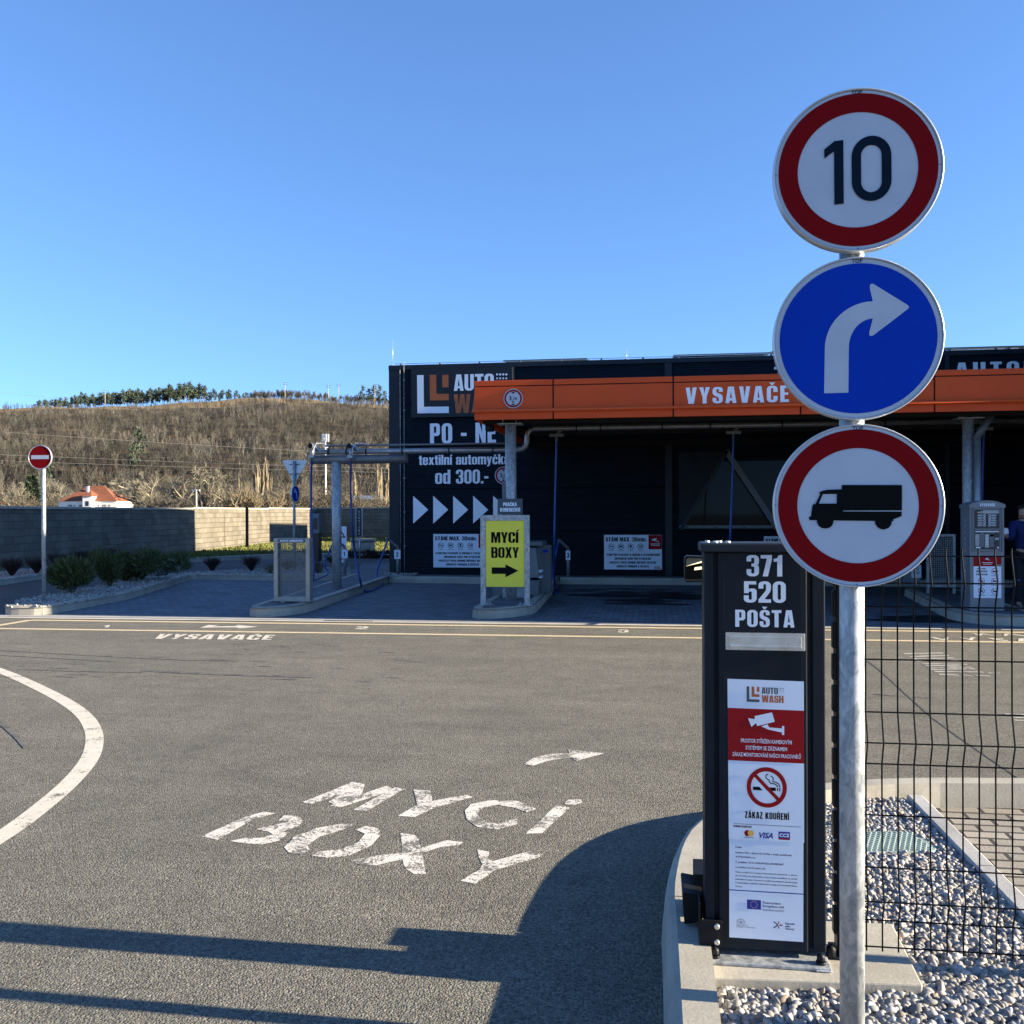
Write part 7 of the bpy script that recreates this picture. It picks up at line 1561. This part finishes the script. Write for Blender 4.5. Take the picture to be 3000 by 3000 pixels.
for u, v, hw, h, n, sd_, lab in ((209, 1742, .50, .66, 5000, 1, 'bushy olive green shrub nearest the no entry post on the left island'), (322, 1721, .40, .68, 4000, 2, 'bushy green shrub in the middle of the left island'), (416, 1702, .50, .74, 4600, 3, 'bushy dark green shrub at the far end of the left island'), (372, 1705, .26, .56, 1800, 4, 'green shrub squeezed between the middle and far shrubs')):
    shrub('leafy_shrub', lab, 'shrub', G(u, v, .12), hw, h, n, 'leaf_shrub', sd_, SG, (.07, .16), .026, .85)
def twig_shrub(label, u, v, z, hw, h, seed, mat='twig_red', n=170, group='bare twiggy shrubs in the gravel'):
    rd = np.random.default_rng(seed); th = thing('twig_shrub', label, 'shrub', G(u, v, z), group); a = rd.uniform(0, 6.28, n); l = rd.random(n) ** .6
    B0 = np.stack([np.cos(a) * hw * l * .45, np.sin(a) * hw * l * .45, h * rd.uniform(.35, .6, n)], 1); B1 = B0 + np.stack([np.cos(a) * hw * l * .5, np.sin(a) * hw * l * .5, h * rd.uniform(.2, .45, n)], 1) + rd.normal(size=(n, 3)) * .03; A0 = B0 * [.12, .12, 0]
    k = rd.integers(0, n, n * 2); C0 = B0[k] + (B1[k] - B0[k]) * rd.random((n * 2, 1)); C1 = C0 + unit(rd.normal(size=(n * 2, 3)) + [0, 0, 1.2]) * rd.uniform(.05, .14, (n * 2, 1)) * h * 2
    V, F = join([segs(A0, B0, np.full(n, .006), np.full(n, .005)), segs(B0, B1, np.full(n, .005), np.full(n, .003)), segs(C0, C1, np.full(n * 2, .004), np.full(n * 2, .0025))]); part_np('twigs', V, F, mat, np.repeat(rd.uniform(.6, 1.4, len(V) // 6), 6)[:, None] * np.ones((1, 3)), th)
    m = 5; a = rd.uniform(0, 6.28, m); V, F = segs(np.zeros((m, 3)), np.stack([np.cos(a) * .05, np.sin(a) * .05, np.full(m, h * .3)], 1), np.full(m, .012), np.full(m, .006), 4); part_np('stem', V, F, 'bark_dark', np.ones((len(V), 3)), th)
for i, (u, v, z, hw, h, lab) in enumerate(((35, 1690, .13, .30, .42, 'reddish bare shrub at the far left below the block wall'), (107, 1682, .13, .28, .40, 'reddish bare shrub just left of the no entry post below the wall'), (170, 1668, .13, .35, .42, 'dark bare shrub behind the nearest leafy shrub'), (240, 1660, .13, .35, .45, 'dark bare shrub behind the gap of the leafy shrubs'), (312, 1650, .13, .35, .45, 'dark bare shrub behind the middle leafy shrub'),
    (622, 1676, .13, .24, .36, 'reddish bare shrub alone in the gravel behind the first bay'), (736, 1674, .13, .28, .38, 'reddish bare shrub left of the beating rack top'), (905, 1636, .13, .30, .35, 'dark bare shrub beside the payment terminal'), (968, 1650, .13, .16, .2, 'small brown shrub in front of the back kerb'), (842, 1673, .13, .25, .26, 'brownish shrub behind the beating rack grid'))):
    twig_shrub(lab, u, v, z, hw, h, 70 + i, 'twig_red' if i not in (9, 8) else 'dry_shrub')
for i, (u, v, hw, h, lab) in enumerate(((930, 1681, .22, .22, 'dry olive cushion shrub right of the beating rack'), (925, 1668, .18, .2, 'small dry shrub behind the olive cushion shrub'), (800, 1683, .3, .24, 'dry cushion shrub seen through the rack grid'))): shrub('cushion_shrub', lab, 'shrub', G(u, v, .12), hw, h, 900, 'dry_shrub', 40 + i, 'dry cushion shrubs', (.03, .06), .01, .4)
for i, u in enumerate((1035, 1075, 1110, 1150, 1190, 1225)): shrub('low_hedge_plant', 'low dark plant in the row before the pale terrace by the hall corner', 'plant', G(u, 1630, .1), .42, .19, 700, 'twig_red', 80 + i, 'low dark plants before the terrace', (.04, .08), .02, .4)
# gravel of the far beds and the lawn
sgr = pebbles('gravel', bedA, .128, 13000, .012, .030, sub=1, tmin=.55, tmax=1.35)
pebbles('gravel', [ks[0], ks[1], ks[2], ks[3], g(420, 1657), (-17.3, 31), (-16.4, 22.2), (-15.95, 18)], .12, 12000, .014, .032, sub=1, tmin=.55, tmax=1.35)
pebbles('gravel', [g(1125, 1690, .15), g(1215, 1687, .15), g(1225, 1680, .15), (-5.9, 22.4), (-5.95, 23.6), g(1130, 1668, .15)], .15, 1600, .012, .026, sub=1, tmin=.55, tmax=1.35)
lawn = [g(430, 1656), g(802, 1634), g(1000, 1631), (-1.5, 33.2), (2.5, 33.4), (2.5, 53), (-19.2, 53.5), (-18.5, 45), (-17.3, 34.8), (-17.0, 31.5)]
n = 90000; px, py = rng.uniform(-19.3, 3, n), rng.uniform(25, 54, n); ok = inpoly(px, py, lawn); px, py = px[ok], py[ok]; n = len(px)
V, F = quads(np.stack([px, py, np.full(n, .11)], 1), unit(rng.normal(size=(n, 3)) * .5 + [0, 0, 1]), rng.uniform(.05, .13, n), rng.uniform(.02, .05, n)); t = rng.uniform(.55, 1.4, n) * (1 + .25 * np.sin(px * 1.3) * np.sin(py * 1.1)); kind(npmesh('grass', V, F, 'grass_blade', np.repeat(np.stack([t * rng.uniform(.9, 1.25, n), t, t * .8], 1), 4, 0)), 'stuff')
